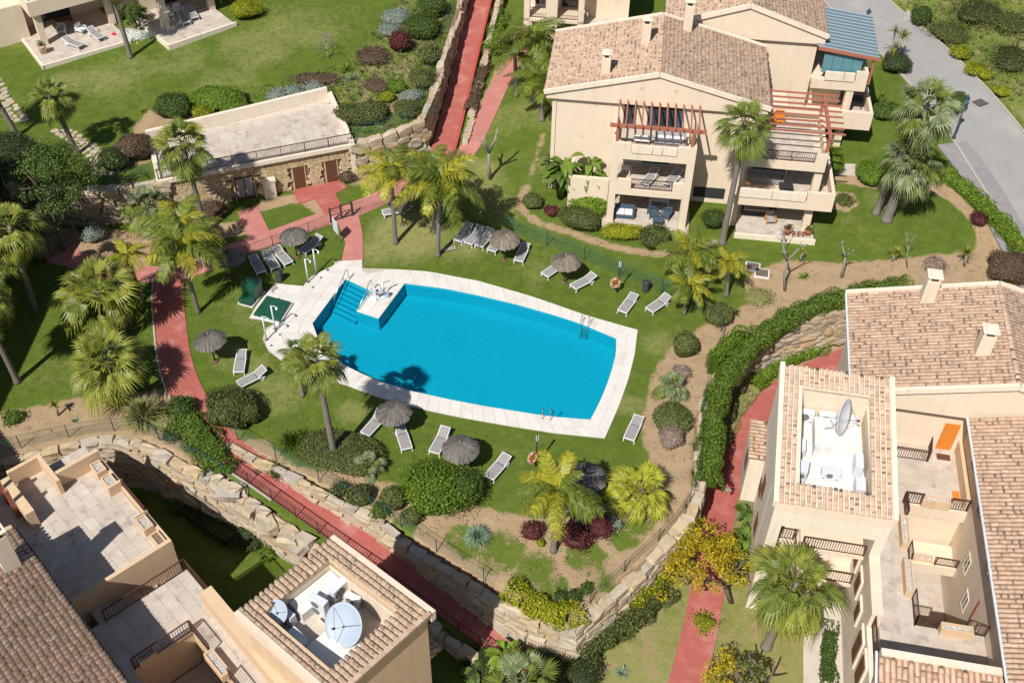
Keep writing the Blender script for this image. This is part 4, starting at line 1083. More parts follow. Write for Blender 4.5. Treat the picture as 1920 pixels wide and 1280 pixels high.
# ================================================================== TOILET BLOCK (stone, flat roof)
fw = Fr(-25.55, 64.7, 20.8)
wc = thing('toilet_block', 'low sandstone building with flat railed roof terrace behind the palms', 'building', tuple(fw.p(0, 0, 0)))
LW, DW, HW = 13.9, 6.9, 3.05
m = MB()
DL = 5.2; sk = lambda u: DL + (DW - DL) * u / LW
m.prism([tuple(fw.p(*q, 0))[:2] for q in ((0, .12), (LW, .12), (LW, DW), (0, DL))], -.4, HW); m.build('wall', M['mortar'], wc)
m = MB()
fw.box(m, -.35, 0, -.12, DL, -.4, HW + .25); fw.box(m, LW, LW + .35, -.25, DW + .2, -.4, HW + .55); m.prism([tuple(fw.p(*q, 0))[:2] for q in ((-.35, DL), (LW, DW), (LW, DW + .3), (-.35, DL + .3))], HW - .2, HW + 1.0); fw.box(m, -.35, LW + .35, -.3, .13, HW - .1, HW + .22)
m.build('roof_kerb', M['stucco_white'], wc)
pave(wc, fw, 0, LW, .14, DW, HW + .032, 1.0, 1.0, bed=False, mat='paver', keep=lambda u, v: v < sk(u) - .4)
MB().prism([tuple(fw.p(*q, 0))[:2] for q in ((0.01, .14), (LW - .01, .14), (LW - .01, DW - .01), (.01, DL - .01))], HW - .1, HW + .03).build('roof_floor', M['concrete'], wc)
railing(wc, fw.p(-.2, -.1, 0), fw.p(LW + .2, -.1, 0), HW + .22, .85, 'iron', .12)
openings = [(9.3, 10.35, 2.1), (11.8, 12.85, 2.1), (4.9, 6.5, 2.2)]
for a, b_, h in openings:
    rv = fw.mk('door_recess', M['stucco_tan'], wc, (a, b_, .05, .11, 0, h))
    fw.mk('door', M['wood_brown'], wc, (a + .1, b_ - .1, .02, .08, .02, h - .1))
if True:
    fw.mk('door_pane', M['grey_cloth'], wc, (5.1, 5.65, -.005, .03, .3, 1.9), (5.75, 6.3, -.005, .03, .3, 1.9))
m = MB(); fw.box(m, 7.0, 7.9, -.5, -.06, 0, 1.5); fw.box(m, 6.92, 7.98, -.56, -.04, 1.5, 1.62); m.build('stone_fountain', M['stucco_white'], wc)
c = 0; z = 0.05; r = random.Random(5)
while z < HW - .15:
    h = r.uniform(.20, .27); u = -.1 * r.random()
    while u < LW:
        l = r.uniform(.34, .66)
        um, zm = u + l / 2, z + h / 2; u += l
        if um > LW - .1 or um < .1: continue
        if any(a - l * .35 < um < b_ + l * .35 and zm < hh + .05 for a, b_, hh in openings): continue
        o = bpy.data.objects.new('stone_block', r.choice(BLOCKS)); o.location = fw.p(um, .06, zm); o.rotation_euler = (0, 0, fw.a); o.scale = (l - .02, .2 * r.uniform(.85, 1.15), h - .015)
        if c < 300: link(o, wc)
        c += 1
    z += h
# (anything past the 300 nearest stays as the plain course behind)

# ================================================================== VILLA AT TOP LEFT
fv = Fr(-38.81, 79.82, 36.0); ZV = 3.5
vl = thing('villa', 'cream villa with porch columns and balcony at the top left corner', 'house', tuple(fv.p(0, 0, ZV)))
pave(vl, fv, 0, 7.2, 0, 9, ZV, .8, .8); fv.mk('patio_edge', M['stucco_white'], vl, (-.15, 7.35, -.2, -.005, ZV - .5, ZV + .06), (-.2, -.005, -.2, 9, ZV - .5, ZV + .05))
m = MB()
for uu, vv in ((.9, 3.0), (6.9, 3.4)): fv.box(m, uu, uu + .55, vv, vv + .55, ZV, ZV + 3)
fv.box(m, .6, 8, 2.7, 9, ZV + 2.85, ZV + 3.15); fv.box(m, .6, 8, 2.7, 3.0, ZV + 3.15, ZV + 4.1); fv.box(m, .6, .85, 3.0, 9, ZV + 3.15, ZV + 4.1)
fv.box(m, -3, 12, 7.0, 12, ZV - .5, ZV + 6); fv.box(m, -3, .6, 5.2, 7.0, ZV - .5, ZV + 3.0)
m.build('wall', M['stucco'], vl)
railing(vl, fv.p(3, 2.75, 0), fv.p(6.5, 2.75, 0), ZV + 3.6, .8)
window(vl, fv, 3.5, 7.0, ZV + .1, 2.4, 2.1, 'v-', 'dark_metal', bars=3)
fv2 = Fr(-29.27, 83.12, 40.5)
vl2 = thing('villa', 'second cream villa with shaded patio at the top edge of the lawn', 'house', tuple(fv2.p(0, 0, ZV + .2)))
pave(vl2, fv2, 0, 6.1, 0, 8, ZV + .2, .8, .8); fv2.mk('patio_edge', M['stucco_white'], vl2, (-.15, 6.3, -.2, -.005, ZV - .4, ZV + .25), (-.2, -.005, -.005, 8, ZV - .4, ZV + .25))
m = MB()
for uu, vv in ((.9, 2.6), (5.6, 3.2)): fv2.box(m, uu, uu + .55, vv, vv + .55, ZV + .2, ZV + 3.2)
fv2.box(m, .5, 9, 2.4, 10, ZV + 3.1, ZV + 4.3); fv2.box(m, -.5, 12, 6.5, 12, ZV - .5, ZV + 6); m.build('wall', M['stucco'], vl2)
window(vl2, fv2, 3.5, 6.5, ZV + .3, 2.4, 2.1, 'v-', 'dark_metal', bars=3)

# ------------------------------------------------------------------ neighbour just past the left edge; its shade lies on the left lawn
fn = Fr(-46, 36, 0)
bn = thing('apartment_house', 'cream house past the left edge that shades the left lawn', 'house', (-46, 36, -1))
fn.mk('wall', M['stucco'], bn, (0, 10.6, 0, 24, -1, 9.4))
roof_plane(bn, fn.p(-.4, 24.3, 9.4), -fn.v, (fn.u + Vector((0, 0, .22))).normalized(), 24.6, 5.9, 0); roof_plane(bn, fn.p(11.0, -.3, 9.4), fn.v, (-fn.u + Vector((0, 0, .22))).normalized(), 24.6, 5.9, 0)
for zz in (.4, 3.4, 6.4):
    for vv in (3, 8, 13): window(bn, fn, 10.6, vv, zz, 1.3, 1.6, 'u+', 'white')
# ================================================================== RIGHT-HAND APARTMENT COMPLEX
fr = Fr(13.43, 34.13, -10)
bR = thing('apartment_complex', 'cream apartment complex with tower and stepped terraces at the right edge', 'building', tuple(fr.p(0, 0, -3.5)))
# --- tower: monopitch tiled roof round a service well
ts = (7.5 - 6.2) / 8.6; tl = math.hypot(1, ts); Vt = (fr.v + Vector((0, 0, ts))) / tl
def zr(v): return 6.2 + ts * v
hole = (1.12, 4.72, 1.18, 7.33)
m = MB()
for (a, b_, c_, d_) in ((0, 5.85, 0, hole[2]), (0, 5.85, hole[3], 8.6), (0, hole[0], hole[2], hole[3]), (hole[1], 5.85, hole[2], hole[3])):
    q = [(a, c_), (b_, c_), (b_, d_), (a, d_)]
    m.hexa([fr.p(x, y, zr(y) - .75 if y < .1 else zr(y) - .3) for x, y in q], [fr.p(x, y, zr(y) - .02) for x, y in q])
m.build('roof_slab', M['stucco'], bR)
roof_plane(bR, fr.p(.12, 0, 6.2), fr.u, Vt, 5.6, 8.55 * tl, 300, keep=lambda a, b: not (hole[0] - .22 < a + .12 < hole[1] + .02 and hole[2] - .05 < b / tl < hole[3] + .1), bed=False)
m = MB()
for uu in (-.14, 5.73): m.hexa([fr.p(uu, 0, 5.8), fr.p(uu + .26, 0, 5.8), fr.p(uu + .26, 8.7, 7.0), fr.p(uu, 8.7, 7.0)], [fr.p(uu, -.05, 6.27), fr.p(uu + .26, -.05, 6.27), fr.p(uu + .26, 8.7, 7.6), fr.p(uu, 8.7, 7.6)])
m.build('verge', M['stucco_white'], bR)
m = MB()
h0, h1, h2, h3 = hole
fr.box(m, h0 - .2, h0, h2 - .2, h3 + .2, 4.9, 6.35); fr.box(m, h1, h1 + .2, h2 - .2, h3 + .2, 4.9, 6.35); fr.box(m, h0, h1, h3, h3 + .2, 4.9, 7.1); fr.box(m, h0, h1, h2 - .2, h2, 4.9, 6.3)
m.build('well_wall', M['stucco'], bR)
fr.mk('well_floor', M['white_roof'], bR, (h0, h1, h2, h3, 4.7, 5.0))
fr.mk('plant_plinth', M['white_roof'], bR, (2.05, 4.3, 4.4, 6.7, 5.0, 5.75))
fr.mk('wall', M['stucco_white'], bR, (0.01, 5.84, 2.3, 8.55, -3.9, 4.69), (.01, .85, 1.0, 8.55, 4.69, 6.2), (4.93, 5.84, 1.0, 8.55, 4.69, 6.2), (.86, 4.92, 7.54, 8.55, 4.69, 6.6), (.61, 5.29, .02, 2.29, 4.3, 4.69), (.01, 5.84, .02, .97, 4.69, 5.6), (0.02, .6, .02, 2.29, -3.9, 4.69), (5.3, 5.83, .02, 2.29, 1.7, 4.69))
# box on its left side with a strip of tiles
sb = fr.mk('stair_box', M['stucco_white'], bR, (-.85, 0.0, 6.1, 9.0, -1.6, 2.2))
roof_plane(bR, fr.p(-.9, 9.1, 2.25), -fr.v, fr.u, 3.0, .9, 8, slab=.1)
for vv, zz, hh in ((4.4, 1.2, 1.4), (3.6, -1.2, 1.4), (5.3, .2, 1.0)): window(bR, fr, .01, vv, zz, .8, hh, 'u-', 'wood_brown', 'wood_brown', bars=3)
window(bR, fr, -.85, 7.2, .2, .7, 1.2, 'u-', 'wood_brown', 'glass_dark')
# recessed front with balconies under the tower
fr.mk('balcony_slab', M['stucco'], bR, (2.0, 5.3, .6, 2.3, 1.75, 2.0)); fr.mk('balcony_slab', M['stucco'], bR, (3.4, 5.3, .9, 2.3, -1.25, -1.0)); railing(bR, fr.p(2.05, .65, 0), fr.p(5.25, .65, 0), 2.0, .9, 'iron', .13); railing(bR, fr.p(3.45, .95, 0), fr.p(5.25, .95, 0), -1.0, .9, 'iron', .13)
railing(bR, fr.p(.65, 1.0, 0), fr.p(1.6, 1.0, 0), 2.0, .9, 'iron', .13); fr.mk('balcony_slab', M['stucco'], bR, (.61, 1.7, .9, 2.3, 1.75, 2.0))
window(bR, fr, 3.4, 2.3, 2.1, 1.6, 2.1, 'v-', 'wood_brown')
# --- main gabled house
E6, R8, VG, VB = 6.5, 8.6, 8.2, 16.5
fr.mk('wall', M['stucco'], bR, (4.6, 19.4, 9.2, 16.2, -3.9, 6.3))
m = MB(); gable(m, fr, 4.1, 20.2, 12.1, VG + .12, VB - .1, E6 - .2, R8 - .2, E6 - .9); m.build('gable', M['stucco'], bR)
su = math.hypot(8.15, R8 - E6); cs, sn = 8.15 / su, (R8 - E6) / su
roof_plane(bR, fr.p(3.95, VB, E6), -fr.v, fr.u * cs + Vector((0, 0, sn)), VB - VG, su)
roof_plane(bR, fr.p(20.25, VG, E6), fr.v, -fr.u * cs + Vector((0, 0, sn)), VB - VG, su)
ridge_tiles(bR, fr.p(12.1, VG + .1, R8 + .02), fr.p(12.1, VB - .1, R8 + .02))
for vv in (VG - .04, VB + .05):
    m = MB()
    for ua, ub in ((3.85, 12.1), (20.35, 12.1)): m.bar(fr.p(ua, vv, E6 + .0), fr.p(ub, vv, R8 + .04), .24, .34)
    m.build('verge', M['stucco_white'], bR)
m = MB(); m.bar(fr.p(3.86, VG, E6 - .02), fr.p(3.86, VB, E6 - .02), .12, .1); m.build('gutter', M['white_metal'], bR)
chimney(bR, fr, 8.2, 15.6, 7.2, 9.2, .75); chimney(bR, fr, 10.6, 11.0, 7.9, 9.6, .75)
window(bR, fr, 4.6, 12.5, 3.6, .9, 1.2, 'u-', 'stucco_white'); window(bR, fr, 4.6, 10.5, 2.2, .8, 1.4, 'u-', 'stucco_white')
# --- wing on the right: roof rising to the right
WZ = 5.8
fr.mk('wall', M['stucco'], bR, (11.0, 19, -11, 9.18, -3.9, WZ - .25))
roof_plane(bR, fr.p(10.35, 8.15, WZ), -fr.v, (fr.u + Vector((0, 0, .26))).normalized(), 19.5, 7.5, 0)
m = MB(); m.tube([fr.p(10.28, 8.2, WZ - .03), fr.p(10.28, -11.3, WZ - .03)], .075, 8); m.build('gutter', M['white_metal'], bR)
fr.mk('wall_cornice', M['stucco_tan'], bR, (10.75, 10.995, 4.9, 9.18, 1.9, 2.9))
# terrace floors
TZR = 2.0
pave(bR, fr, 5.86, 10.99, 4.9, 9.19, TZR, .9, .6); pave(bR, fr, 5.86, 7.7, -3.0, 4.9, TZR, .9, .6); pave(bR, fr, 5.86, 10.99, -6.3, -3.0, TZR, .9, .6)
m = MB(); fr.box(m, 5.87, 10.98, 4.92, 9.17, -3.9, TZR - .21); fr.box(m, 5.87, 7.55, -6.3, 4.9, -3.9, TZR - .21); fr.box(m, 7.56, 10.98, -6.3, -3.2, -3.9, TZR - .21)
m.build('terrace_base', M['stucco'], bR)
fr.mk('terrace_beam', M['stucco'], bR, (7.7, 10.99, 4.62, 4.895, 1.2, 2.02))
railing(bR, fr.p(7.55, 4.75, 0), fr.p(8.5, 4.75, 0), TZR, .95); railing(bR, fr.p(10.0, 4.75, 0), fr.p(10.95, 4.75, 0), TZR, .95); planter(bR, fr, 8.5, 10.0, 4.62, 5.05, TZR, .6)
railing(bR, fr.p(7.6, 4.7, 0), fr.p(7.6, 3.5, 0), TZR, .95); planter(bR, fr, 7.2, 7.62, 1.5, 3.4, TZR, .6); railing(bR, fr.p(7.6, 1.45, 0), fr.p(7.6, .6, 0), TZR, .95); planter(bR, fr, 7.2, 7.62, -1.5, .5, TZR, .6); railing(bR, fr.p(7.6, -1.55, 0), fr.p(7.6, -3.1, 0), TZR, .95)
railing(bR, fr.p(7.6, -3.1, 0), fr.p(8.7, -3.1, 0), TZR, .95); planter(bR, fr, 8.75, 10.3, -3.45, -3.0, TZR, .6); railing(bR, fr.p(10.35, -3.1, 0), fr.p(11.0, -3.1, 0), TZR, .95)
# inside the light well
fr.mk('lower_balcony', M['stucco'], bR, (8.6, 10.99, 2.9, 4.61, -1.3, -1.0), (8.6, 10.99, 2.75, 2.895, -1.3, -.6)); railing(bR, fr.p(9.8, 2.82, 0), fr.p(10.95, 2.82, 0), -.6, .7); planter(bR, fr, 8.65, 9.7, 2.9, 3.3, -1.0, .6)
pave(bR, fr, 7.56, 10.99, -3.2, 4.6, -3.3, .7, .5)
for vv, zz in ((2.0, .4), (.3, -.6), (-.2, 3.3), (6.6, 3.6), (3.5, 3.4)): window(bR, fr, 11.0, vv, zz, .75, 1.25, 'u-', 'stucco_white')
fr.mk('pipe_duct', M['wood_red'], bR, (10.93, 10.998, -1.2, -1.1, -3.3, 2.2))
railing(bR, fr.p(5.95, 8.0, 0), fr.p(9.1, 8.0, 0), TZR, .9); railing(bR, fr.p(9.15, 8.0, 0), fr.p(9.3, 9.1, 0), TZR, .9)
d = fr.mk('door', M['wood_orange'], bR, (9.68, 10.5, 9.1, 9.19, 2.05, 4.15)); fr.mk('door_panel', M['wood_orange'], d, (9.8, 10.38, 9.07, 9.105, 2.2, 3.0), (9.8, 10.38, 9.07, 9.105, 3.15, 4.0))
fr.mk('door_mat', M['wood_brown'], bR, (9.7, 10.45, 8.3, 8.75, 2.01, 2.035)); fr.mk('door_mat', M['wood_orange'], bR, (10.3, 10.7, 5.4, 6.1, 2.01, 2.04))
fr.mk('parapet', M['stucco'], bR, (5.3, 5.85, -3.5, 2.29, 1.75, 3.0))
fr.mk('wall', M['stucco_white'], bR, (5.32, 5.83, -6.8, 2.29, -3.9, 1.74))
for vv, zz, w_, h_ in ((-.2, 0.1, .8, 1.3), (-1.7, -.2, .7, 1.2), (-3.6, -1.0, .9, 2.1), (1.4, 0.2, .7, 1.3), (-5.2, -.6, .9, 2.0)):
    wf = window(bR, fr, 5.32, vv, zz, w_, h_, 'u-', 'stucco_white', 'glass_dark'); fr.mk('shutter', M['wood_brown'], wf, (5.18, 5.262, vv - w_ / 2 + .05, vv + w_ / 2 - .05, zz + .05, zz + h_ - .05))
    fr.mk('window_surround', M['stucco_white'], wf, (5.2, 5.318, vv - w_ / 2 - .16, vv - w_ / 2 - .02, zz - .1, zz + h_ + .1), (5.2, 5.318, vv + w_ / 2 + .02, vv + w_ / 2 + .16, zz - .1, zz + h_ + .1), (5.2, 5.318, vv - w_ / 2 - .16, vv + w_ / 2 + .16, zz + h_ + .105, zz + h_ + .22))
railing(bR, fr.p(5.5, -3.6, 0), fr.p(5.5, -6.6, 0), TZR, .95)
# roof at the lower right corner
fr.mk('wall', M['stucco'], bR, (5.3, 16, -13, -6.85, -3.9, 4.0))
fr.mk('parapet', M['stucco_white'], bR, (5.0, 12.5, -7.2, -6.86, 4.0, 5.35))
roof_plane(bR, fr.p(4.9, -13.5, 3.55), fr.u, (fr.v + Vector((0, 0, .26))).normalized(), 9.5, 6.5, 0)
m = MB(); m.bar(fr.p(4.8, -13.5, 3.5), fr.p(4.8, -7.0, 5.2), .1, .14); m.build('gutter', M['white_metal'], bR)
window(bR, fr, 9.0, -6.84, 2.1, .8, 1.9, 'v+', 'dark_metal')
fr.mk('ground_terrace', M['concrete'], bR, (3.2, 5.3, -8, 1.8, -3.7, -3.42))

# ================================================================== LOWER LEFT BUILDING
fl = Fr(-18.1, 34.0, -46.5)
bL = thing('terrace_house', 'cream house with travertine roof terraces and tiled roof at the lower left corner', 'house', tuple(fl.p(0, 0, -4)))
TZL = 2.0
VE = -5.9
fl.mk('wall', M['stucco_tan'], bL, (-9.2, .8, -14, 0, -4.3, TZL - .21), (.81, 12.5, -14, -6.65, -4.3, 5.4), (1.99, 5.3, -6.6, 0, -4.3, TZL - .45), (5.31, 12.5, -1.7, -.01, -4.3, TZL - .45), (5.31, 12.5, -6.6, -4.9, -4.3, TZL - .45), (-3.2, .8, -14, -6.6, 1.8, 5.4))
pave(bL, fl, -9.0, .62, -6.6, -.05, TZL, .9, .6)
fl.mk('stair_flank', M['stucco_tan'], bL, (.62, .85, -5.6, 0.05, TZL - 2.5, TZL + .95))
pave(bL, fl, 2.0, 5.4, -6.6, -.02, TZL - .2, .9, .6); pave(bL, fl, 5.4, 12.5, -1.7, -.02, TZL - .2, .9, .6); pave(bL, fl, 5.4, 12.5, -6.6, -4.9, TZL - .2, .9, .6)
fl.mk('well_floor', M['paver_grout'], bL, (5.41, 12.5, -4.89, -1.71, -1.6, -1.2))
for k in range(9): fl.mk('stair_step', M['paver_grout'], bL, (.86, 1.98, -4.9 + k * .5, -4.4 + k * .5, -3.9, TZL - .4 - k * .19))
# parapet and planters on the outer edge of the upper terrace
fl.mk('parapet', M['stucco_tan'], bL, (-7.3, -7.08, -2.35, 0.1, TZL, TZL + 1.15), (-9.1, -8.88, -4.3, -2.4, TZL, TZL + 1.15), (-8.88, -6.6, -2.62, -2.4, TZL, TZL + 1.15), (-8.6, -5.5, -4.85, -4.35, TZL, TZL + 1.25), (-7.05, 0.6, -.03, .18, TZL, TZL + .35))
planter(bL, fl, -7.0, -6.1, -.62, -.05, TZL, .6); planter(bL, fl, -5.75, -4.85, -.62, -.05, TZL, .6); planter(bL, fl, -1.95, -.95, -.62, -.05, TZL, .6)
railing(bL, fl.p(-4.6, .08, 0), fl.p(-2.05, .08, 0), TZL + .35, .6)
fl.mk('parapet', M['stucco_tan'], bL, (-4.8, -4.62, -.7, .18, TZL, TZL + .75), (-2.0, -1.97, -.6, .18, TZL, TZL + .7))
planter(bL, fl, -.6, .4, -.55, -.05, TZL, .5, 'soil')
fl.mk('pergola_post', M['wood_red'], bL, (-8.1, -7.9, -5.1, -4.9, TZL, TZL + 2.3), (-6.85, -6.65, -5.1, -4.9, TZL, TZL + 2.3))
m = MB()
for vv in (-3.0, -3.9): m.bar(fl.p(-9.5, vv, TZL + 2.4), fl.p(-6.6, vv, TZL + 2.4), .12, .16)
# stair railing, lower terrace railings
railing(bL, fl.p(2.1, -.05, 0), fl.p(2.1, -4.6, 0), TZL - .2, .95, 'iron', .14); railing(bL, fl.p(2.1, -.05, 0), fl.p(4.5, -.05, 0), TZL - .2, .95, 'iron', .14)
fl.mk('parapet', M['stucco_tan'], bL, (4.6, 12.5, -.55, .1, TZL - .2, TZL + 1.0))
railing(bL, fl.p(5.42, -4.85, 0), fl.p(5.42, -1.75, 0), TZL - .2, .95, 'iron', .14); railing(bL, fl.p(5.5, -1.72, 0), fl.p(7.2, -1.72, 0), TZL - .2, .95, 'iron', .14); railing(bL, fl.p(8.9, -1.72, 0), fl.p(11.5, -1.72, 0), TZL - .2, .95, 'iron', .14)
planter(bL, fl, 5.2, 5.65, -4.6, -3.7, TZL - .2, .55); planter(bL, fl, 7.25, 8.9, -2.1, -1.6, TZL - .2, .55)
# tiled roof
roof_plane(bL, fl.p(12.6, VE, 5.7), -fl.u, (-fl.v + Vector((0, 0, .15))).normalized(), 15.45, 8.0, 300)
m = MB(); m.tube([fl.p(-2.9, VE + .08, 5.62), fl.p(12.6, VE + .08, 5.62)], .07, 8); m.build('gutter', M['dark_metal'], bL)
m = MB(); m.bar(fl.p(-2.95, VE - .05, 5.72), fl.p(-2.95, VE - 7.8, 6.9), .22, .26); m.build('verge', M['stucco_tan'], bL)
chimney(bL, fl, -.85, -6.95, 5.6, 8.2, .8)
# lower roof of the same house past the verge
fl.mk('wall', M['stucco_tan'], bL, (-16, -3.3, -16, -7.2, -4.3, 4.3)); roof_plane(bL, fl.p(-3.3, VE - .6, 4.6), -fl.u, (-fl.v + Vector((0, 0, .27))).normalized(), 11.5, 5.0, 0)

# --- tower beside it
ft = Fr(-8.53, 31.47, -42)
tw = thing('tower', 'square cream tower with barrel tiled roof around a sunken plant well', 'tower', tuple(ft.p(3.4, -2.8, -4)))
LU, LV = 6.95, 5.75
ts2 = 1.0 / LU; tl2 = math.hypot(1, ts2); Ut = (ft.u + Vector((0, 0, ts2))) / tl2
zu = lambda u: 6.2 + ts2 * u
hh = (.95, 5.8, -4.9, -1.05)
m = MB()
for (a, b_, c_, d_) in ((0, hh[0], -LV, 0), (hh[1], LU, -LV, 0), (hh[0], hh[1], -LV, hh[2]), (hh[0], hh[1], hh[3], 0)):
    q = [(a, c_), (b_, c_), (b_, d_), (a, d_)]
    m.hexa([ft.p(x, y, zu(x) - .35) for x, y in q], [ft.p(x, y, zu(x) - .02) for x, y in q])
m.build('roof_slab', M['stucco_tan'], tw)
roof_plane(tw, ft.p(0, -.12, 6.2), -ft.v, Ut, LV - .24, LU * tl2, 300, du=.285, keep=lambda a, b: not (-hh[3] - .16 < a + .12 < -hh[2] + .1 and hh[0] - .05 < b / tl2 < hh[1] + .1), bed=False)
m = MB()
for vv in (-LV - .12, -.14): m.hexa([ft.p(-.05, vv, 5.6), ft.p(LU + .1, vv, 6.6), ft.p(LU + .1, vv + .26, 6.6), ft.p(-.05, vv + .26, 5.6)], [ft.p(-.05, vv, 6.28), ft.p(LU + .1, vv, 7.28), ft.p(LU + .1, vv + .26, 7.28), ft.p(-.05, vv + .26, 6.28)])
m.build('verge', M['stucco'], tw)
for k in range(12):
    m = MB(); a = -LV + .15 + k * (LV - .3) / 12; m.bar(ft.p(LU + .02, a, 7.3), ft.p(LU + .02, a + .44, 7.3), .22, .14); m.build('coping_tile', M['tile'], tw)
m = MB(); ft.box(m, hh[0] - .2, hh[0], hh[2] - .2, hh[3] + .2, 4.9, 6.2); ft.box(m, hh[1], hh[1] + .2, hh[2] - .2, hh[3] + .2, 4.9, 6.85); ft.box(m, hh[0], hh[1], hh[3], hh[3] + .2, 4.9, 6.3); ft.box(m, hh[0], hh[1], hh[2] - .2, hh[2], 4.9, 6.3); m.build('well_wall', M['stucco'], tw)
ft.mk('well_floor', M['concrete'], tw, (hh[0], hh[1], hh[2], hh[3], 4.7, 5.0)); ft.mk('white_plinth', M['white_roof'], tw, (1.0, 1.95, -3.6, -1.1, 5.0, 5.65)); ft.mk('white_plinth', M['white_roof'], tw, (3.3, 5.7, -4.85, -2.6, 5.0, 5.5))
m = MB(); ft.box(m, 2.35, 3.1, -3.1, -3.02, 5.0, 5.2); ft.box(m, 2.35, 2.43, -3.01, -2.4, 5.0, 5.2); ft.box(m, 2.35, 3.1, -2.39, -2.31, 5.0, 5.2); ft.box(m, 3.02, 3.1, -3.01, -2.4, 5.0, 5.2); m.build('hatch_kerb', M['stucco_white'], tw)
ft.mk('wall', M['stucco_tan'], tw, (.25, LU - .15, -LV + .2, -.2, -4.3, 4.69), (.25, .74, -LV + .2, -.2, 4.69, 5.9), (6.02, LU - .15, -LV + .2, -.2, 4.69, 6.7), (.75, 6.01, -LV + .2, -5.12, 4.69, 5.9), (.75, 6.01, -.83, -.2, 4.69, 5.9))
# little tiled hood on the tower's flank
hd = ft.mk('hood', M['stucco_tan'], tw, (4.6, 6.4, -.2, .55, 2.2, 2.5)); roof_plane(tw, ft.p(6.6, .7, 2.62), -ft.u, (-ft.v + Vector((0, 0, .5))).normalized(), 2.2, .85, 24, slab=.08)
window(tw, ft, LU - .15, -3.0, 1.0, 1.0, 1.5, 'u+', 'wood_brown'); window(tw, ft, LU - .15, -1.2, -1.8, .9, 2.0, 'u+', 'stucco')

# ================================================================== PLANT ON THE ROOFS
def ac_unit(label, p, rz, w=.95, h=.75, d=.36, fans=1, grille='top'):
    t = thing('air_conditioner', label, 'air conditioner', p, rz)
    MB().box((0, 0, h / 2 + .08), (w, d, h)).build('casing', M['white_metal'], t, bevel=.02, local=True)
    for s in (-1, 1): MB().box((s * w * .35, 0, .04), (.08, d * .9, .08)).build('foot', M['dark_metal'], t, local=True)
    for k in range(fans):
        zc = h / 2 + .08 + (0 if fans == 1 else (k - .5) * h * .46); r = min(h / fans, w) * .38
        m = MB(); n = 20; vs = [(-.12 * (fans == 1) * 0 - w * .08 + r * math.cos(2 * math.pi * i / n), -d / 2 - .012, zc + r * math.sin(2 * math.pi * i / n)) for i in range(n)]
        m.add(vs, [tuple(range(n - 1, -1, -1))]); f = m.build('fan_grille', M['bin'], t, local=True)
        m = MB()
        for i in range(5):
            a = 2 * math.pi * i / 5; m.add([(-w * .08, -d / 2 - .016, zc), (-w * .08 + r * .9 * math.cos(a), -d / 2 - .016, zc + r * .9 * math.sin(a)), (-w * .08 + r * .9 * math.cos(a + .7), -d / 2 - .016, zc + r * .9 * math.sin(a + .7))], [(0, 2, 1)])
        m.build('fan_blade', M['sling'], f, local=True)
    MB().box((w / 2 + .012, 0, .3), (.03, d * .6, .22)).build('pipe_cover', M['grey_cloth'], t, local=True)
    return t
def dish(label, p, rz, R=1.0, tilt=35, mast=.9, mat='dish'):
    t = thing('satellite_dish', label, 'satellite dish', p, rz)
    m = MB(); m.tube([(0, 0, 0), (0, 0, mast)], .05, 10); m.build('mast', M['steel'], t, local=True)
    m = MB(); m.bar((-.4, -.4, .02), (.4, .4, .02), .08, .05); m.bar((-.4, .4, .025), (.4, -.4, .025), .08, .05); m.build('base_frame', M['steel'], t, local=True)
    rings, seg = 7, 36; vs = []; fs = []; dp = R * .26
    Rm = Matrix.Rotation(RAD(90 - tilt), 4, 'X'); off = Vector((0, -.1, mast + .05))
    for side in (0, 1):
        for i in range(rings + 1):
            r = R * i / rings
            for k in range(seg):
                a = 2 * math.pi * k / seg; v = Vector((r * math.cos(a), r * 1.06 * math.sin(a), dp * (r / R) ** 2 - side * .03)); vs.append(Rm @ v + off)
    nn = (rings + 1) * seg
    for i in range(rings):
        for k in range(seg):
            a, b, c_, d_ = i * seg + k, i * seg + (k + 1) % seg, (i + 1) * seg + (k + 1) % seg, (i + 1) * seg + k
            fs.append((a, b, c_, d_)); fs.append((nn + d_, nn + c_, nn + b, nn + a))
    for k in range(seg): a, b = rings * seg + k, rings * seg + (k + 1) % seg; fs.append((a, b, nn + b, nn + a))
    MB().add(vs, fs).build('reflector', M[mat], t, True, local=True)
    f = Rm @ Vector((0, 0, R * .95)) + off
    m = MB(); m.tube([f, f + (Rm @ Vector((0, 0, .14)))], .06, 8); m.build('feed_horn', M['dark_metal'], t, local=True)
    for a in (-90, 30, 150):
        q = Rm @ Vector((R * .93 * math.cos(RAD(a)), R * .93 * math.sin(RAD(a)), dp * .9)) + off
        m = MB(); m.tube([q, f], .012, 6); m.build('feed_arm', M['steel'], t, local=True)
    return t
aL = ft.a
dish('large grey satellite dish in the middle of the left tower roof', tuple(ft.p(4.0, -2.55, 5.0)), aL + RAD(8), 1.0, 40, 1.0)
dish('small grey satellite dish at the left corner of the left tower roof', tuple(ft.p(1.25, -4.25, 5.0)), aL + RAD(10), .56, 42, 1.0)
ac_unit('double fan air conditioner between two dishes on the left tower roof', tuple(ft.p(2.15, -2.75, 5.02)), aL + RAD(12), .95, 1.15, .38, 2)
ac_unit('white air conditioner nearest the red path on the left tower roof', tuple(ft.p(2.05, -1.5, 5.02)), aL + RAD(95), .95, .8, .38)
ac_unit('white air conditioner behind the large dish on the left tower roof', tuple(ft.p(2.9, -1.35, 5.02)), aL + RAD(15), .8, .6, .34)
ac_unit('shaded air conditioner below the small dish on the left tower roof', tuple(ft.p(1.35, -4.05, 5.02)), aL + RAD(185), .95, .75, .36)
ac_unit('bluish air conditioner at the lower left wall of the left tower well', tuple(ft.p(2.7, -4.45, 5.02)), aL + RAD(180), .95, .75, .38)
aR = fr.a
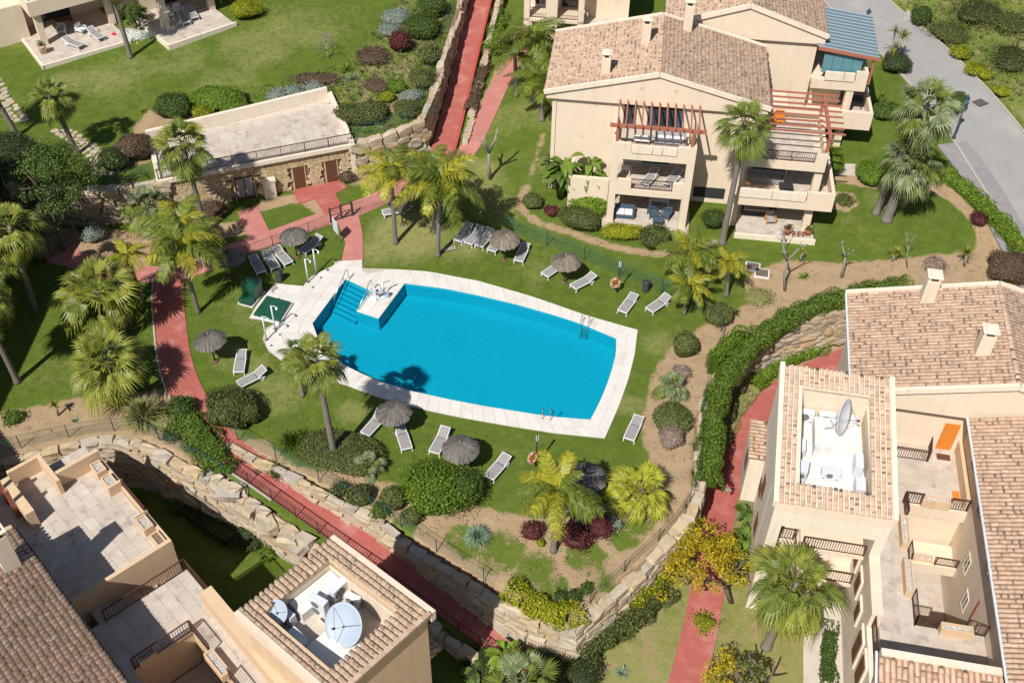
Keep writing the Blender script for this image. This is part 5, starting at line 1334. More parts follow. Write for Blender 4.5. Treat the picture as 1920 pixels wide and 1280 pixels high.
dish('tall grey satellite dish on the white plinth of the right tower', tuple(fr.p(3.1, 6.05, 5.75)), aR + RAD(66), .98, 14, .95, 'white_metal')
ac_unit('air conditioner at the back left of the right tower well', tuple(fr.p(1.65, 7.0, 5.02)), aR, .9, .65, .36)
ac_unit('air conditioner with round fan behind the dish on the right tower', tuple(fr.p(2.75, 7.0, 5.02)), aR + .05, .9, .7, .36)
ac_unit('air conditioner at the back right of the right tower well', tuple(fr.p(3.9, 7.0, 5.02)), aR, .9, .7, .36)
ac_unit('air conditioner with dark grille at the left of the right tower well', tuple(fr.p(1.45, 2.9, 5.02)), aR + RAD(-8), .5, .8, .8)
ac_unit('low air conditioner at the front of the plinth on the right tower', tuple(fr.p(2.95, 3.2, 5.02)), aR, 1.0, .45, .5)
ac_unit('upper of two air conditioners along the right side of the tower well', tuple(fr.p(4.3, 3.8, 5.02)), aR + RAD(90), .95, .9, .42)
ac_unit('front right air conditioner in the well of the right tower', tuple(fr.p(4.35, 2.4, 5.02)), aR + RAD(90), .9, .7, .5)
ac_unit('grey box unit half under the left tiles of the right tower', tuple(fr.p(1.4, 4.6, 5.02)), aR + RAD(-90), .8, .6, .4)
# ================================================================== PLANTS
# ---- palm leaves
def fan_leaf(seed, droop, nseg=22, mat='lf_fan'):
    r = random.Random(seed); V, F, R_ = [], [], []
    def quad(a, b, c, d, t):
        k = len(V); V.extend([a, b, c, d]); F.append((k, k + 1, k + 2, k + 3)); R_.extend([t] * 4)
    Lp = 1.25
    def bend(x, y, z):
        d = math.hypot(x, y); return (x * (1 - .10 * droop * (d / 2) ** 2), y, z - droop * .23 * d * d)
    for i in range(4):                            # petiole
        a, b = Lp * i / 4, Lp * (i + 1) / 4; w = .035
        quad(bend(a, -w, 0), bend(b, -w, 0), bend(b, w, 0), bend(a, w, 0), .55)
    span = RAD(128)
    for i in range(nseg):
        t = (i + .5) / nseg * 2 - 1; a = t * span; da = span / nseg * .98
        L = (1.0 - .36 * abs(t) ** 1.6) * r.uniform(.93, 1.05); col = r.uniform(.15, 1.0)
        def P_(rad, ang, lift=0.0): return bend(Lp + rad * math.cos(ang), rad * math.sin(ang), lift - .05 * rad * abs(math.sin(a)) * 0)
        m1 = L * .64
        quad(P_(.03, a - da), P_(m1, a - da), P_(m1, a, .05), P_(.03, a), col)
        quad(P_(.03, a), P_(m1, a, .05), P_(m1, a + da), P_(.03, a + da), col * .8)
        tip = r.uniform(.10, .30) + droop * .12; aa = a + r.uniform(-.05, .05)
        quad(P_(m1, a - da), P_(L * .85, aa - da * .35, -tip * .35), P_(L * .85, aa + da * .35, -tip * .35), P_(m1, a + da), col)
        quad(P_(L * .85, aa - da * .35, -tip * .35), P_(L, aa, -tip), P_(L * 1.0, aa + .004, -tip), P_(L * .85, aa + da * .35, -tip * .35), col * .9)
    return mesh_np('frond', V, np.array(F), M[mat], False, R_)
def feather_leaf(seed, droop, mat, n=30):
    r = random.Random(seed); V, F, R_ = [], [], []
    def quad(a, b, c, d, t):
        k = len(V); V.extend([tuple(a), tuple(b), tuple(c), tuple(d)]); F.append((k, k + 1, k + 2, k + 3)); R_.extend([t] * 4)
    L = 2.6
    def rach(s): x = L * s; return Vector((x * (1 - .12 * droop * s * s), 0, .30 * x - droop * .30 * x * x))
    for i in range(8):
        a, b = rach(i / 8), rach((i + 1) / 8); w = .03 * (1 - i / 10); y = Vector((0, w, 0)); quad(a - y, b - y, b + y, a + y, .7)
    for i in range(n):
        s = .16 + .84 * i / n; p = rach(s); d = (rach(min(1, s + .02)) - rach(s - .02)).normalized()
        ll = .78 * math.sin(math.pi * min(1, .22 + s * .72)) ** .7 * r.uniform(.85, 1.1)
        for sd in (-1, 1):
            out = (d * r.uniform(.45, .75) + Vector((0, sd, r.uniform(-.15, .25)))).normalized()
            mid = p + out * ll * .55; tip = p + out * ll + Vector((0, 0, -ll * r.uniform(.30, .65)))
            w = d * .05; c = r.uniform(.1, 1)
            quad(p - w * .6, mid - w, mid + w, p + w * .6, c); quad(mid - w, tip - w * .15, tip + w * .15, mid + w, c * .9)
    return mesh_np('frond', V, np.array(F), M[mat], False, R_)
FAN = {k: [fan_leaf(10 * i + 1, dr, mat=k) for i, dr in enumerate((.2, .45, .8, 1.2, 1.7))] for k in ('lf_fan', 'lf_fan_yellow', 'lf_fan_lime', 'lf_fan_grey', 'lf_fan_dead')}
FEA = {k: [feather_leaf(20 * i + 3, dr, k) for i, dr in enumerate((.7, .95, 1.2, 1.45))] for k in ('lf_feather', 'lf_feather_yellow')}

def trunk_mesh(h, lean, r0, r1, flare=1.35, n=12, mat='bark_palm'):
    m = MB(); k = max(8, int(h / .22)); pts, rad = [], []
    for i in range(k + 1):
        t = i / k; pts.append(Vector((lean[0] * t ** 1.25, lean[1] * t ** 1.25, h * t)))
        rr = (r0 + (r1 - r0) * t) * (1 + (flare - 1) * max(0, 1 - t * h / .7) ** 2) * (1 + .045 * (i % 2)); rad.append(rr)
    return m.tube(pts, rad, n)
def palm(label, base_px, crown_px, crown_w_px, kind='fan', leaves=34, mats=None, r0=.20, r1=.14, dead=3, group=None, skirt=False, base_z=0.0, updo=1.0, seed=None):
    r = random.Random(seed if seed is not None else label)
    b = GT(*base_px, base_z); top = over(b, *crown_px); h = max(.25, top.z - b.z)
    lean = (top.x - b.x, top.y - b.y)
    R_ = crown_w_px / 2 / PPM(crown_px[0], crown_px[1], top.z)
    t = thing('fan_palm' if kind == 'fan' else 'feather_palm', label, 'palm tree', tuple(b), 0, group)
    tm = trunk_mesh(h + .12, lean, r0, r1).build('trunk', M['bark_palm'], t, True, local=True)
    tm.location = (0, 0, -.05)
    c = Vector((lean[0], lean[1], h))
    if kind == 'fan':
        mats = mats or ['lf_fan'] * 3 + ['lf_fan_yellow']; sc = R_ / 2.05
        leaves = int(leaves * .85)
        for i in range(leaves):
            f = (i + .5) / leaves; phi = i * 2.39996 + r.uniform(-.25, .25)
            el = RAD(78 - 112 * f ** .9 * updo) + r.uniform(-.12, .12)
            me = r.choice(FAN[r.choice(mats)][min(4, int(f * 4.5)):][:2])
            o = bpy.data.objects.new('frond', me); o.location = c + Vector((0, 0, -.28 * f * sc)); o.rotation_euler = (r.uniform(-.6, .6), -el, phi); s = sc * r.uniform(.85, 1.08) * (.72 + .28 * min(1, f * 2.2)); o.scale = (s, s, s)
            COL.objects.link(o); o.parent = t
        for i in range(dead):
            o = bpy.data.objects.new('dry_frond', r.choice(FAN['lf_fan_dead'][2:])); o.location = c + Vector((0, 0, -.35)); o.rotation_euler = (r.uniform(-.4, .4), RAD(r.uniform(42, 70)), r.uniform(0, 6.28)); s = sc * r.uniform(.6, .85); o.scale = (s, s, s); COL.objects.link(o); o.parent = t
    else:
        mats = mats or ['lf_feather'] * 2 + ['lf_feather_yellow']; sc = R_ / 2.15
        for i in range(leaves):
            f = (i + .5) / leaves; phi = i * 2.39996 + r.uniform(-.3, .3); el = RAD(70 - 82 * f) + r.uniform(-.12, .12)
            o = bpy.data.objects.new('frond', r.choice(FEA[r.choice(mats)])); o.location = c; o.rotation_euler = (r.uniform(-.3, .3), -el, phi); s = sc * r.uniform(.85, 1.1); o.scale = (s, s, s); COL.objects.link(o); o.parent = t
        m = MB(); m.tube([c + Vector((0, 0, -.9 * sc)), c + Vector((0, 0, .15))], [r1 * .9, r1 * .55], 10); m.build('crownshaft', M['lf_green'], t, True, local=True)
    return t
Y3 = ['lf_fan_yellow', 'lf_fan_yellow', 'lf_fan']; G3 = ['lf_fan_grey', 'lf_fan_grey', 'lf_fan']
palm('fan palm standing alone on the upper left lawn', (145, 290), (92, 178), 88, leaves=32, base_z=3)
palm('leaning palm trunk by the villas with its crown above the photo', (245, 108), (196, -52), 95, base_z=3)
palm('tall fan palm in front of the stone toilet block', (387, 436), (341, 268), 122, leaves=38)
palm('fan palm at the left edge beside the dark tree', (66, 578), (18, 425), 130, leaves=34, mats=Y3)
palm('fan palm trunk rooted on the left lawn with crown outside the photo', (33, 716), (-45, 560), 130)
palm('big fan palm on the left lawn above the bushy one', (213, 622), (180, 545), 165, leaves=40, mats=Y3)
palm('low bushy fan palm on the left lawn beside the red path', (232, 745), (198, 675), 152, leaves=44, mats=['lf_fan_yellow', 'lf_fan_grey', 'lf_fan_yellow'], updo=.82, r0=.3, r1=.25)
palm('fan palm leaning over the left end of the swimming pool', (628, 858), (590, 672), 128, leaves=38)
palm('smaller fan palm half hidden behind the palm at the pool', (568, 742), (556, 662), 80, leaves=20, r0=.12, r1=.09, mats=G3)
palm('tall fan palm against the front of the pool-side house', (1354, 456), (1399, 232), 112, leaves=42, mats=['lf_fan'], r0=.24, skirt=True)
palm('thicker of the two fan palms beside the road', (1662, 412), (1712, 300), 130, leaves=40, mats=G3, r0=.38, r1=.3, base_z=.4)
palm('thinner fan palm behind its twin beside the road', (1642, 400), (1738, 196), 140, leaves=40, mats=G3, r0=.26, r1=.2, base_z=.4)
palm('yellow green short fan palm in the bed below the pool', (1208, 955), (1200, 918), 122, leaves=32, mats=['lf_fan_lime'], updo=.75, r0=.26, r1=.24, dead=2)
palm('large fan palm in front of the right-hand tower', (1437, 1212), (1490, 1092), 182, leaves=32, mats=['lf_fan', 'lf_fan_yellow'], base_z=-3.5, r0=.26, r1=.22, updo=.85)
palm('short grey green fan palm against the boulder wall by the toilet block', (282, 425), (274, 385), 100, leaves=32, mats=G3, updo=.8, r0=.28, r1=.26)
palm('fan palm cut off by the bottom edge beside the left tower', (965, 1330), (985, 1275), 150, leaves=36, mats=['lf_fan', 'lf_fan_grey'], base_z=-3.8)
palm('small fan palm on the clipped bed below the pool', (694, 884), (692, 870), 62, leaves=22, mats=G3, updo=.6, r0=.13, r1=.12, dead=1)
palm('dwarf grey fan palm in the dry bed right of the pool', (1260, 742), (1259, 722), 66, leaves=30, mats=G3, updo=.7, r0=.14, r1=.13, dead=2)
palm('palm trunk at the left edge by the flagstone path', (33, 256), (-60, 110), 110, base_z=3)
palm('shaded fan palm behind the left edge palm', (92, 470), (62, 435), 90, leaves=26, mats=['lf_fan_grey'], updo=.8)
palm('palm with fronds reaching in from the left edge', (-40, 620), (-48, 525), 130, 'feather', 16, ['lf_feather'])
palm('feather palm arching over the junction of the red paths', (372, 586), (338, 462), 140, 'feather', 18, r0=.15, r1=.12)
palm('yellowish feather palm just above the path junction', (392, 502), (332, 430), 120, 'feather', 15, ['lf_feather_yellow', 'lf_feather'], r0=.14, r1=.11)
palm('thin feather palm between the left fan palms and the path', (268, 562), (238, 482), 84, 'feather', 12, ['lf_feather_yellow'], r0=.12, r1=.1)
palm('yellow feather palm with bare grey trunk right of the sign', (742, 456), (732, 322), 108, 'feather', 17, ['lf_feather_yellow', 'lf_feather_yellow', 'lf_feather'], r0=.17, r1=.13)
palm('green feather palm beside the row of four loungers', (821, 480), (826, 345), 136, 'feather', 20, ['lf_feather', 'lf_feather', 'lf_feather_yellow'], r0=.17, r1=.13)
palm('feather palm just behind the green one by the loungers', (814, 436), (806, 322), 110, 'feather', 14, r0=.14, r1=.11)
palm('bushy feather palm between the bin and the pool-side house', (1296, 545), (1292, 475), 100, 'feather', 18, r0=.15, r1=.12)
palm('low yellow feather palm in front of the bushy one', (1283, 588), (1290, 538), 80, 'feather', 13, ['lf_feather_yellow', 'lf_feather'], r0=.13, r1=.11)
palm('small yellow feather palm by the two ground hatches', (1362, 555), (1366, 493), 66, 'feather', 12, ['lf_feather_yellow'], r0=.13, r1=.11)
palm('feather palm with yellow fronds in the bed below the pool', (1038, 1032), (1045, 922), 136, 'feather', 18, r0=.17, r1=.13)
palm('lower feather palm at the left corner of the pool-side house', (1016, 226), (1012, 150), 92, 'feather', 18, ['lf_feather'], base_z=.6)
palm('upper feather palm at the left corner of the pool-side house', (1002, 190), (1000, 75), 100, 'feather', 18, ['lf_feather'], base_z=.8)
palm('feather palm above the pink path next to the house', (968, 180), (965, 98), 80, 'feather', 15, ['lf_feather'], base_z=.8)
palm('feather palm touching the eave of the pool-side house', (1042, 160), (1040, 92), 80, 'feather', 15, ['lf_feather'], base_z=.9)

# ---- leaf clouds
def leaves_from(pts, nrm, size, jit=.55, asp=.6, r=rng):
    n = len(pts)
    nrm = nrm + r.normal(0, jit, (n, 3)); nrm /= np.linalg.norm(nrm, axis=1)[:, None] + 1e-9
    t = r.normal(0, 1, (n, 3)); t -= (t * nrm).sum(1)[:, None] * nrm; t /= np.linalg.norm(t, axis=1)[:, None] + 1e-9
    b = np.cross(nrm, t); s = (size * r.uniform(.6, 1.3, n))[:, None]
    V = np.stack([pts - t * s * .5, pts + b * s * asp * .5, pts + t * s * .5, pts - b * s * asp * .5], 1).reshape(-1, 3)
    return V
def lump(dirs, seed, amp):
    r = np.random.default_rng(seed); k = r.normal(0, 1, (9, 3)) * 2.2; ph = r.uniform(0, 6.28, 9)
    return 1 + amp * np.mean(np.sin(dirs @ k.T + ph), 1) * 2
def bush(label, px, py, wpx, h, mat='lf_olive', name='round_bush', cat='bush', dep=1.0, rot=0.0, sq=2.2, dens=175, leaf=.12, amp=.22, z0=0.0, core=True, group=None, flat=0.0, shaggy=0.0):
    g = GT(px, py, z0); b = G(px, py, g.z + h * .42); b.z = TZ(b.x, b.y)
    a = wpx / 2 / PPM(px, py, b.z + h / 2); c = a * dep; seed = abs(hash(label)) % 99991 if False else sum(ord(ch) * (i + 1) for i, ch in enumerate(label))
    r = np.random.default_rng(seed)
    area = 2 * math.pi * (a * c) + math.pi * (a + c) * h; n = int(min(9000, area * dens))
    d = r.normal(0, 1, (n, 3)); d[:, 2] = np.abs(d[:, 2]) * (1.0) - .25 * r.random(n); d /= np.linalg.norm(d, axis=1)[:, None]
    def shape(d):
        q = (np.abs(d) ** sq).sum(1) ** (-1 / sq); L = lump(d, seed, amp); return d * (q * L)[:, None]
    s = shape(d) * (1 + r.normal(0, .05 + shaggy, n))[:, None]
    sc = np.array([a, c, h * .5]); ca, sa = math.cos(rot), math.sin(rot)
    P_ = s * sc; P_ = np.column_stack([P_[:, 0] * ca - P_[:, 1] * sa, P_[:, 0] * sa + P_[:, 1] * ca, P_[:, 2] + h * .5])
    N_ = d / sc; N_ /= np.linalg.norm(N_, axis=1)[:, None]; N_ = np.column_stack([N_[:, 0] * ca - N_[:, 1] * sa, N_[:, 0] * sa + N_[:, 1] * ca, N_[:, 2]])
    V = leaves_from(P_, N_, leaf, r=r); F = np.arange(len(V)).reshape(-1, 4); R_ = np.repeat(r.random(n), 4)
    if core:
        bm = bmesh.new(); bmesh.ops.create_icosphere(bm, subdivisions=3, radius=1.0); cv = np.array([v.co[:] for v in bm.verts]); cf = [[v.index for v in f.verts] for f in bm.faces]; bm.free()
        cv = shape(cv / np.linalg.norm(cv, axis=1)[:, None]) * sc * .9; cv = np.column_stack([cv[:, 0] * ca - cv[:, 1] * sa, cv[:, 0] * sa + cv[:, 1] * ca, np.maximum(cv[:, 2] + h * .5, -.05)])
        k = len(V); F = F.tolist() + [[i + k for i in f] for f in cf]; V = np.concatenate([V, cv]); R_ = np.concatenate([R_, np.full(len(cv), 0.0)])  # core gets the darkest leaf tone: shade in the gaps put into colour
    me = mesh_np(name, V, F, M[mat], False, R_)
    o = bpy.data.objects.new(name, me); o.location = b; COL.objects.link(o)
    return tag(o, label, cat, group)
B = bush
B('dark green round bush behind the stone toilet block roof', 322, 201, 62, 1.5, 'lf_green', z0=3, sq=2.6)
B('large lime green clipped bush behind the toilet block roof', 412, 186, 92, 1.4, 'lf_bright', z0=3, dep=.7, amp=.2)
B('lower lime lobe in front of the large lime bush', 440, 199, 52, 1.3, 'lf_bright', z0=3)
B('small yellow green bush left of the lime bush', 378, 214, 36, .9, 'lf_lime', z0=3)
B('brown olive clipped bush left of the toilet block', 252, 277, 62, 1.7, 'lf_brown', z0=3, sq=2.6)
B('dark shrub beside the flagstone path', 212, 302, 50, 1.5, 'lf_dark', z0=3)
B('yellow bush at the corner of the upper patio', 460, 20, 50, 1.3, 'lf_lime', z0=3)
B('maroon bush on the upper planted bank', 749, 80, 40, 1.7, 'lf_maroon', z0=3.2, shaggy=.06)
B('small lime bush low on the upper bank', 727, 183, 26, .7, 'lf_lime', z0=3)
B('long lime bush on the upper bank', 743, 163, 36, .8, 'lf_bright', z0=3)
B('dark clipped box shrub right of the toilet block roof', 682, 214, 92, 1.2, 'lf_olive', z0=3, dep=.55, rot=.35, sq=3)
B('green shrub on the bank near the ramp wall', 792, 52, 60, 1.6, 'lf_green', z0=3.3, shaggy=.08)
B('tall green shrub at the top of the bank', 812, 12, 60, 1.7, 'lf_green', z0=3.3, shaggy=.08)
B('olive shrub along the fence of the bank', 805, 105, 45, 1.3, 'lf_olive', z0=3.2, shaggy=.08)
B('lower olive shrub along the fence of the bank', 790, 150, 45, 1.1, 'lf_olive', z0=3.1, shaggy=.08)
B('grey silver shrub at the top of the bank', 742, 32, 46, .7, 'lf_grey', z0=3.3, shaggy=.1)
B('grey silver shrub above the maroon bush', 728, 56, 40, .6, 'lf_grey', z0=3.3, shaggy=.1)
B('grey lavender clump left on the bank above the roof', 520, 180, 34, .6, 'lf_grey', z0=3, shaggy=.1)
B('grey lavender clump in the middle above the roof', 553, 172, 32, .65, 'lf_grey', z0=3, shaggy=.1)
B('grey lavender clump right of the middle above the roof', 590, 166, 34, .6, 'lf_grey', z0=3, shaggy=.1)
B('brownish heather patch above the lavender clumps', 590, 148, 80, .6, 'lf_brown', z0=3, dep=.4, shaggy=.1)
B('brown heather on the bank below the bare tree', 700, 105, 56, .7, 'lf_brown', z0=3.2, shaggy=.1)
B('green shrub low on the bank by the fence corner', 762, 205, 46, .8, 'lf_olive', z0=3, shaggy=.08)
B('grey shrub on the bank beside the lime bush', 770, 180, 36, .6, 'lf_grey', z0=3, shaggy=.1)
B('dry brown shrub on the bank under the agave', 705, 160, 40, .5, 'lf_brown', z0=3, shaggy=.1)
B('reddish brown shrub at the right corner of the toilet block', 652, 330, 34, .8, 'lf_brown', shaggy=.12)
B('dry dark shrub at the left corner of the toilet block', 398, 396, 46, 1.0, 'lf_brown', shaggy=.12)
B('big olive bush clipped round left of the red path bend', 428, 770, 82, 1.9, 'lf_olive', sq=2.6)
B('yellow green lobe beside the big olive bush', 468, 776, 42, 1.5, 'lf_olive', sq=2.4)
B('wide low clipped shrub under the pool palm', 640, 848, 150, .9, 'lf_olive', dep=.62, rot=-.35, sq=3.2, amp=.06)
B('round olive bush in the bed left of the big shrub', 674, 928, 44, 1.0, 'lf_olive', sq=2.5)
B('pale olive bush touching the big bright shrub', 737, 936, 42, 1.3, 'lf_olive', sq=2.5)
B('low pale bush under the big bright shrub', 773, 968, 38, .8, 'lf_olive')
B('large bright green shrub below the loungers', 815, 918, 108, 2.3, 'lf_bright', amp=.3, shaggy=.09, leaf=.13)
B('dark half of the large shrub below the loungers', 868, 922, 62, 1.9, 'lf_green', amp=.3, shaggy=.1, leaf=.12)
B('maroon shrub left of the feather palm in the lower bed', 998, 996, 38, .9, 'lf_maroon', shaggy=.12)
B('large maroon shrub right of the feather palm in the lower bed', 1080, 1008, 58, 1.0, 'lf_maroon', shaggy=.12)
B('brown maroon shrub beside the white flowers', 1124, 986, 50, .9, 'lf_maroon', shaggy=.12)
B('white flowering clump at the end of the maroon shrubs', 1150, 981, 30, .6, 'lf_grey', shaggy=.1)
B('tiny lime bush between the maroon shrubs', 1014, 1019, 15, .4, 'lf_lime')
B('round clipped bush nearest the pool in the right bed', 1285, 650, 45, 1.6, 'lf_olive', sq=2.7)
B('round clipped bush under the hedge corner', 1349, 590, 54, 1.2, 'lf_olive', sq=2.5)
B('wide clipped bush in the right bed', 1258, 788, 66, 1.2, 'lf_olive', sq=2.8)
B('mauve round bush at the foot of the right bed', 1258, 824, 44, 1.2, 'lf_mauve', sq=2.4)
B('small grey shrub above the dwarf fan palm', 1278, 697, 28, .6, 'lf_mauve', shaggy=.1)
B('ring of dry grass with a bare middle in the right bed', 1421, 556, 44, .5, 'lf_straw', shaggy=.15)
B('dark clipped hedge bush in front of the pool-side house', 1087, 412, 74, 1.4, 'lf_olive', dep=.6, rot=-.35, sq=3)
B('yellow flowering bush at the foot of the balconies', 1168, 434, 76, .9, 'lf_lime', dep=.5, shaggy=.08)
B('two tier clipped bush at the foot of the balconies', 1229, 447, 54, 1.3, 'lf_olive', sq=2.8)
B('round green bush at the left corner bed of the house', 996, 379, 36, .9, 'lf_olive')
B('small brown shrub in the left corner bed of the house', 1034, 396, 24, .7, 'lf_maroon', shaggy=.1)
B('leafy green bush between the balconies and the tall palm', 1337, 412, 40, 1.3, 'lf_green', shaggy=.06)
B('lime leafy shrub under the banana plants', 1105, 382, 60, 1.2, 'lf_bright', shaggy=.12, leaf=.2)
B('upright green bush beside the low garden wall', 1116, 365, 20, 1.6, 'lf_green')
B('bright clipped bush at the right balcony corner', 1558, 309, 40, 1.9, 'lf_bright', sq=2.8, z0=.3)
B('bright wide bush next to the patio steps', 1637, 325, 62, 1.4, 'lf_bright', sq=2.8, z0=.3)
B('green bush behind the road palms', 1790, 195, 46, 1.6, 'lf_green', z0=.8)
B('green bush under the upper road palm', 1660, 208, 50, 1.2, 'lf_green', z0=.8)
B('dark shrub at the corner of the road', 1680, 120, 50, 1.4, 'lf_dark', z0=1)
B('maroon bush beside the roadside hedge', 1838, 412, 30, .8, 'lf_maroon', z0=.3, shaggy=.1)
B('large brown clipped hedge block above the right roof', 1888, 502, 70, 1.6, 'lf_brown', z0=0, sq=3.2)
B('dry twiggy shrub above the right roof', 1752, 497, 36, .8, 'lf_mauve', shaggy=.15)
B('dark green clipped bush above the roadside', 1730, 28, 36, 1.6, 'lf_green', z0=1.5, sq=2.6)
B('yellow broom bush beside the road', 1800, 100, 34, 1.0, 'lf_lime', z0=1.6, shaggy=.1)
B('second yellow broom bush down the roadside', 1828, 128, 36, .9, 'lf_lime', z0=1.4, shaggy=.1)
B('third yellow broom bush near the drain cover', 1848, 140, 24, .7, 'lf_lime', z0=1.4, shaggy=.1)
B('green shrub on the bank above the road', 1780, 60, 60, .9, 'lf_olive', z0=1.8, shaggy=.25, amp=.35)
B('large grey green thicket on the hillside', 1900, 110, 70, .8, 'lf_olive', z0=3, shaggy=.3, amp=.4)
B('dark thicket at the top of the hillside', 1840, 20, 80, .8, 'lf_olive', z0=3, shaggy=.3, amp=.4)
B('green thicket in the top right corner', 1900, 40, 70, .8, 'lf_olive', z0=3, shaggy=.3, amp=.4)
B('pale shrub on the roadside bank near the lamp', 1880, 170, 26, .7, 'lf_lime', z0=1.6, shaggy=.1)
B('small round plant in the circular bed', 1583, 375, 34, .35, 'lf_olive', z0=.3, shaggy=.15)
B('dark shrub at the left edge above the wall', 20, 290, 90, 2.2, 'lf_dark', z0=3, shaggy=.06)
B('shaded shrub under the dark tree', 175, 440, 42, 1.0, 'lf_grey', shaggy=.1)
B('green shrub beside the clipped bush at the left path', 340, 765, 46, 1.1, 'lf_green', shaggy=.1)
B('small yellow green bush beside the pampas grass', 308, 795, 34, .8, 'lf_straw')
B('leafy shrub in the sunken lawn', 470, 1005, 60, .8, 'lf_dark', z0=-4, shaggy=.1)
B('bright leafy shrub at the end of the sunken lawn', 502, 1040, 28, .6, 'lf_bright', z0=-4, shaggy=.1)
B('yellow leafy branch reaching over the right path', 1320, 1167, 36, .5, 'lf_lime', z0=-3.5, shaggy=.35, amp=.4)
B('bush in the shaded bed beside the left tower', 905, 1230, 80, 1.2, 'lf_dark', z0=-4, shaggy=.1)
for i_, (x_, y_, w_, z_) in enumerate(((300, 858, 44, -.3), (352, 893, 40, -.4), (440, 950, 36, -.9), (560, 1040, 40, -1.6), (60, 862, 36, -.2), (640, 940, 30, -.3), (715, 985, 32, -.3), (520, 882, 30, -.1))):
    B('ragged green plant growing %s' % ('on the boulder wall beside the upper terrace corner', 'on the boulder wall below the dark hedge', 'on the boulder wall left of the path railing', 'at the foot of the railing above the left tower', 'on the boulder wall at the left edge', 'on the path wall below the small fan palm', 'on the path wall below the round olive bush', 'on the path wall near the upper drain cover')[i_], x_, y_, w_, .6, ('lf_hedge', 'lf_olive')[i_ % 2], 'wall_plant', 'plant', z0=z_, shaggy=.25, amp=.4, group='plants on the stone walls')
B('leafy bush between the bottom palm and the corner wall', 1030, 1262, 60, 1.0, 'lf_olive', z0=-3.5, shaggy=.15)
B('green bush left of the bottom palm', 930, 1262, 60, 1.2, 'lf_hedge', z0=-4, shaggy=.15)
B('dark bush at the foot of the lower corner wall', 1090, 1262, 70, 1.0, 'lf_dark', z0=-3.5, shaggy=.1)
for i, (x, y) in enumerate(((966, 1094), (1051, 1118), (1078, 1115), (1100, 1102))):
    B('small green cushion plant on the slope, %s from the left' % ('first', 'second', 'third', 'fourth')[i], x, y, 26, .3, 'lf_green', 'cushion_plant', 'plant', z0=-.5, shaggy=.08, group='cushion plants on the slope')

# ---- hedges
def hedge(label, px, w, h, mat, z=None, dens=150, leaf=.13, base=None, jit=.22, name='hedge', z0=0.0, top_px=False):
    L = spline([tuple(GT(*p[:2], p[2] if len(p) > 2 else z0)) if z is None else tuple(G(*p[:2], z)) for p in px], .4)
    r = np.random.default_rng(len(label) * 7 + len(px)); D = np.r_[0, np.cumsum(np.linalg.norm(np.diff(L[:, :2], axis=0), axis=1))]
    n = int(D[-1] * (w + 2 * h) * dens); s = r.uniform(0, D[-1], n)
    c = np.column_stack([np.interp(s, D, L[:, k]) for k in range(3)]); s2 = np.minimum(s + .1, D[-1]); s1 = np.maximum(s - .1, 0)
    T = np.column_stack([np.interp(s2, D, L[:, k]) - np.interp(s1, D, L[:, k]) for k in range(2)]); T /= np.linalg.norm(T, axis=1)[:, None] + 1e-9; Nn = np.column_stack([-T[:, 1], T[:, 0]])
    t = r.uniform(-math.pi * .62, math.pi * .62, n); q = (np.abs(np.sin(t)) ** 3.2 + np.abs(np.cos(t)) ** 3.2) ** (-1 / 3.2)
    lum = 1 + jit * (np.sin(s * 1.9 + 1) + np.sin(s * 4.3)) * .6 + .5 * jit * np.sin(s * 2.7 + t * 3) + r.normal(0, .075, n)
    a = np.sin(t) * q * lum * w / 2; zz = h * .45 + np.cos(t) * q * lum * h * .55
    P_ = np.column_stack([c[:, :2] + Nn * a[:, None], c[:, 2] + np.maximum(zz, -.1 - (base or 0) * r.random(n))])
    N_ = np.column_stack([Nn * np.sin(t)[:, None], np.cos(t)])
    V = leaves_from(P_, N_, leaf, r=r); R_ = np.repeat(r.random(n), 4); F = np.arange(len(V)).reshape(-1, 4).tolist()
    Lc = L[2:-2] if len(L) > 8 else L; A, Bb = offset_line(Lc, w / 2 * .74), offset_line(Lc, -w / 2 * .74); k0 = len(V); m = len(Lc); cv = []
    for line, z_ in ((A, -.2), (A, h * .74), (Bb, h * .74), (Bb, -.2)): q_ = line.copy(); q_[:, 2] += z_; cv.append(q_)
    for j in range(3):
        for i in range(m - 1): F.append([k0 + j * m + i, k0 + j * m + i + 1, k0 + (j + 1) * m + i + 1, k0 + (j + 1) * m + i])
    for i in (0, m - 1): F.append([k0 + j * m + i for j in range(4)])
    V = np.concatenate([V] + cv); R_ = np.concatenate([R_, np.full(4 * m, .1)])
    o0 = Vector(L[0]); me = mesh_np(name, V - np.array(o0), F, M[mat], False, R_); o = bpy.data.objects.new(name, me); o.location = o0; COL.objects.link(o)
    return tag(o, label, 'hedge')
hedge('tall green hedge growing along the top of the right retaining wall', [(1325, 925, -.1), (1330, 850), (1336, 790), (1348, 740), (1378, 690), (1420, 645), (1470, 612), (1540, 580), (1620, 560), (1700, 545)], 1.35, 1.1, 'lf_hedge', z=-.1, dens=210)
hedge('bright lime ivy on the bend of the right hedge', [(1334, 700), (1346, 680), (1366, 660), (1386, 645)], .9, 1.5, 'lf_bright', z=.1, dens=200)
hedge('low green hedge at the foot of the right stone wall', [(1545, 655, -3.5), (1490, 676, -3.5), (1440, 705, -3.5), (1408, 735, -3.5)], 1.1, .8, 'lf_bright', z=-3.5)
hedge('dry strip of ground cover between the wall and the right path', [(1405, 738, -3.5), (1372, 790, -3.5), (1352, 850, -3.5)], 1.0, .4, 'lf_straw', z=-3.5)
hedge('lime ivy hanging over the bottom corner wall of the pool garden', [(955, 1110), (985, 1135), (1020, 1152), (1060, 1165), (1090, 1155)], 1.3, .9, 'lf_lime', z=-.55, dens=210, base=1.8)
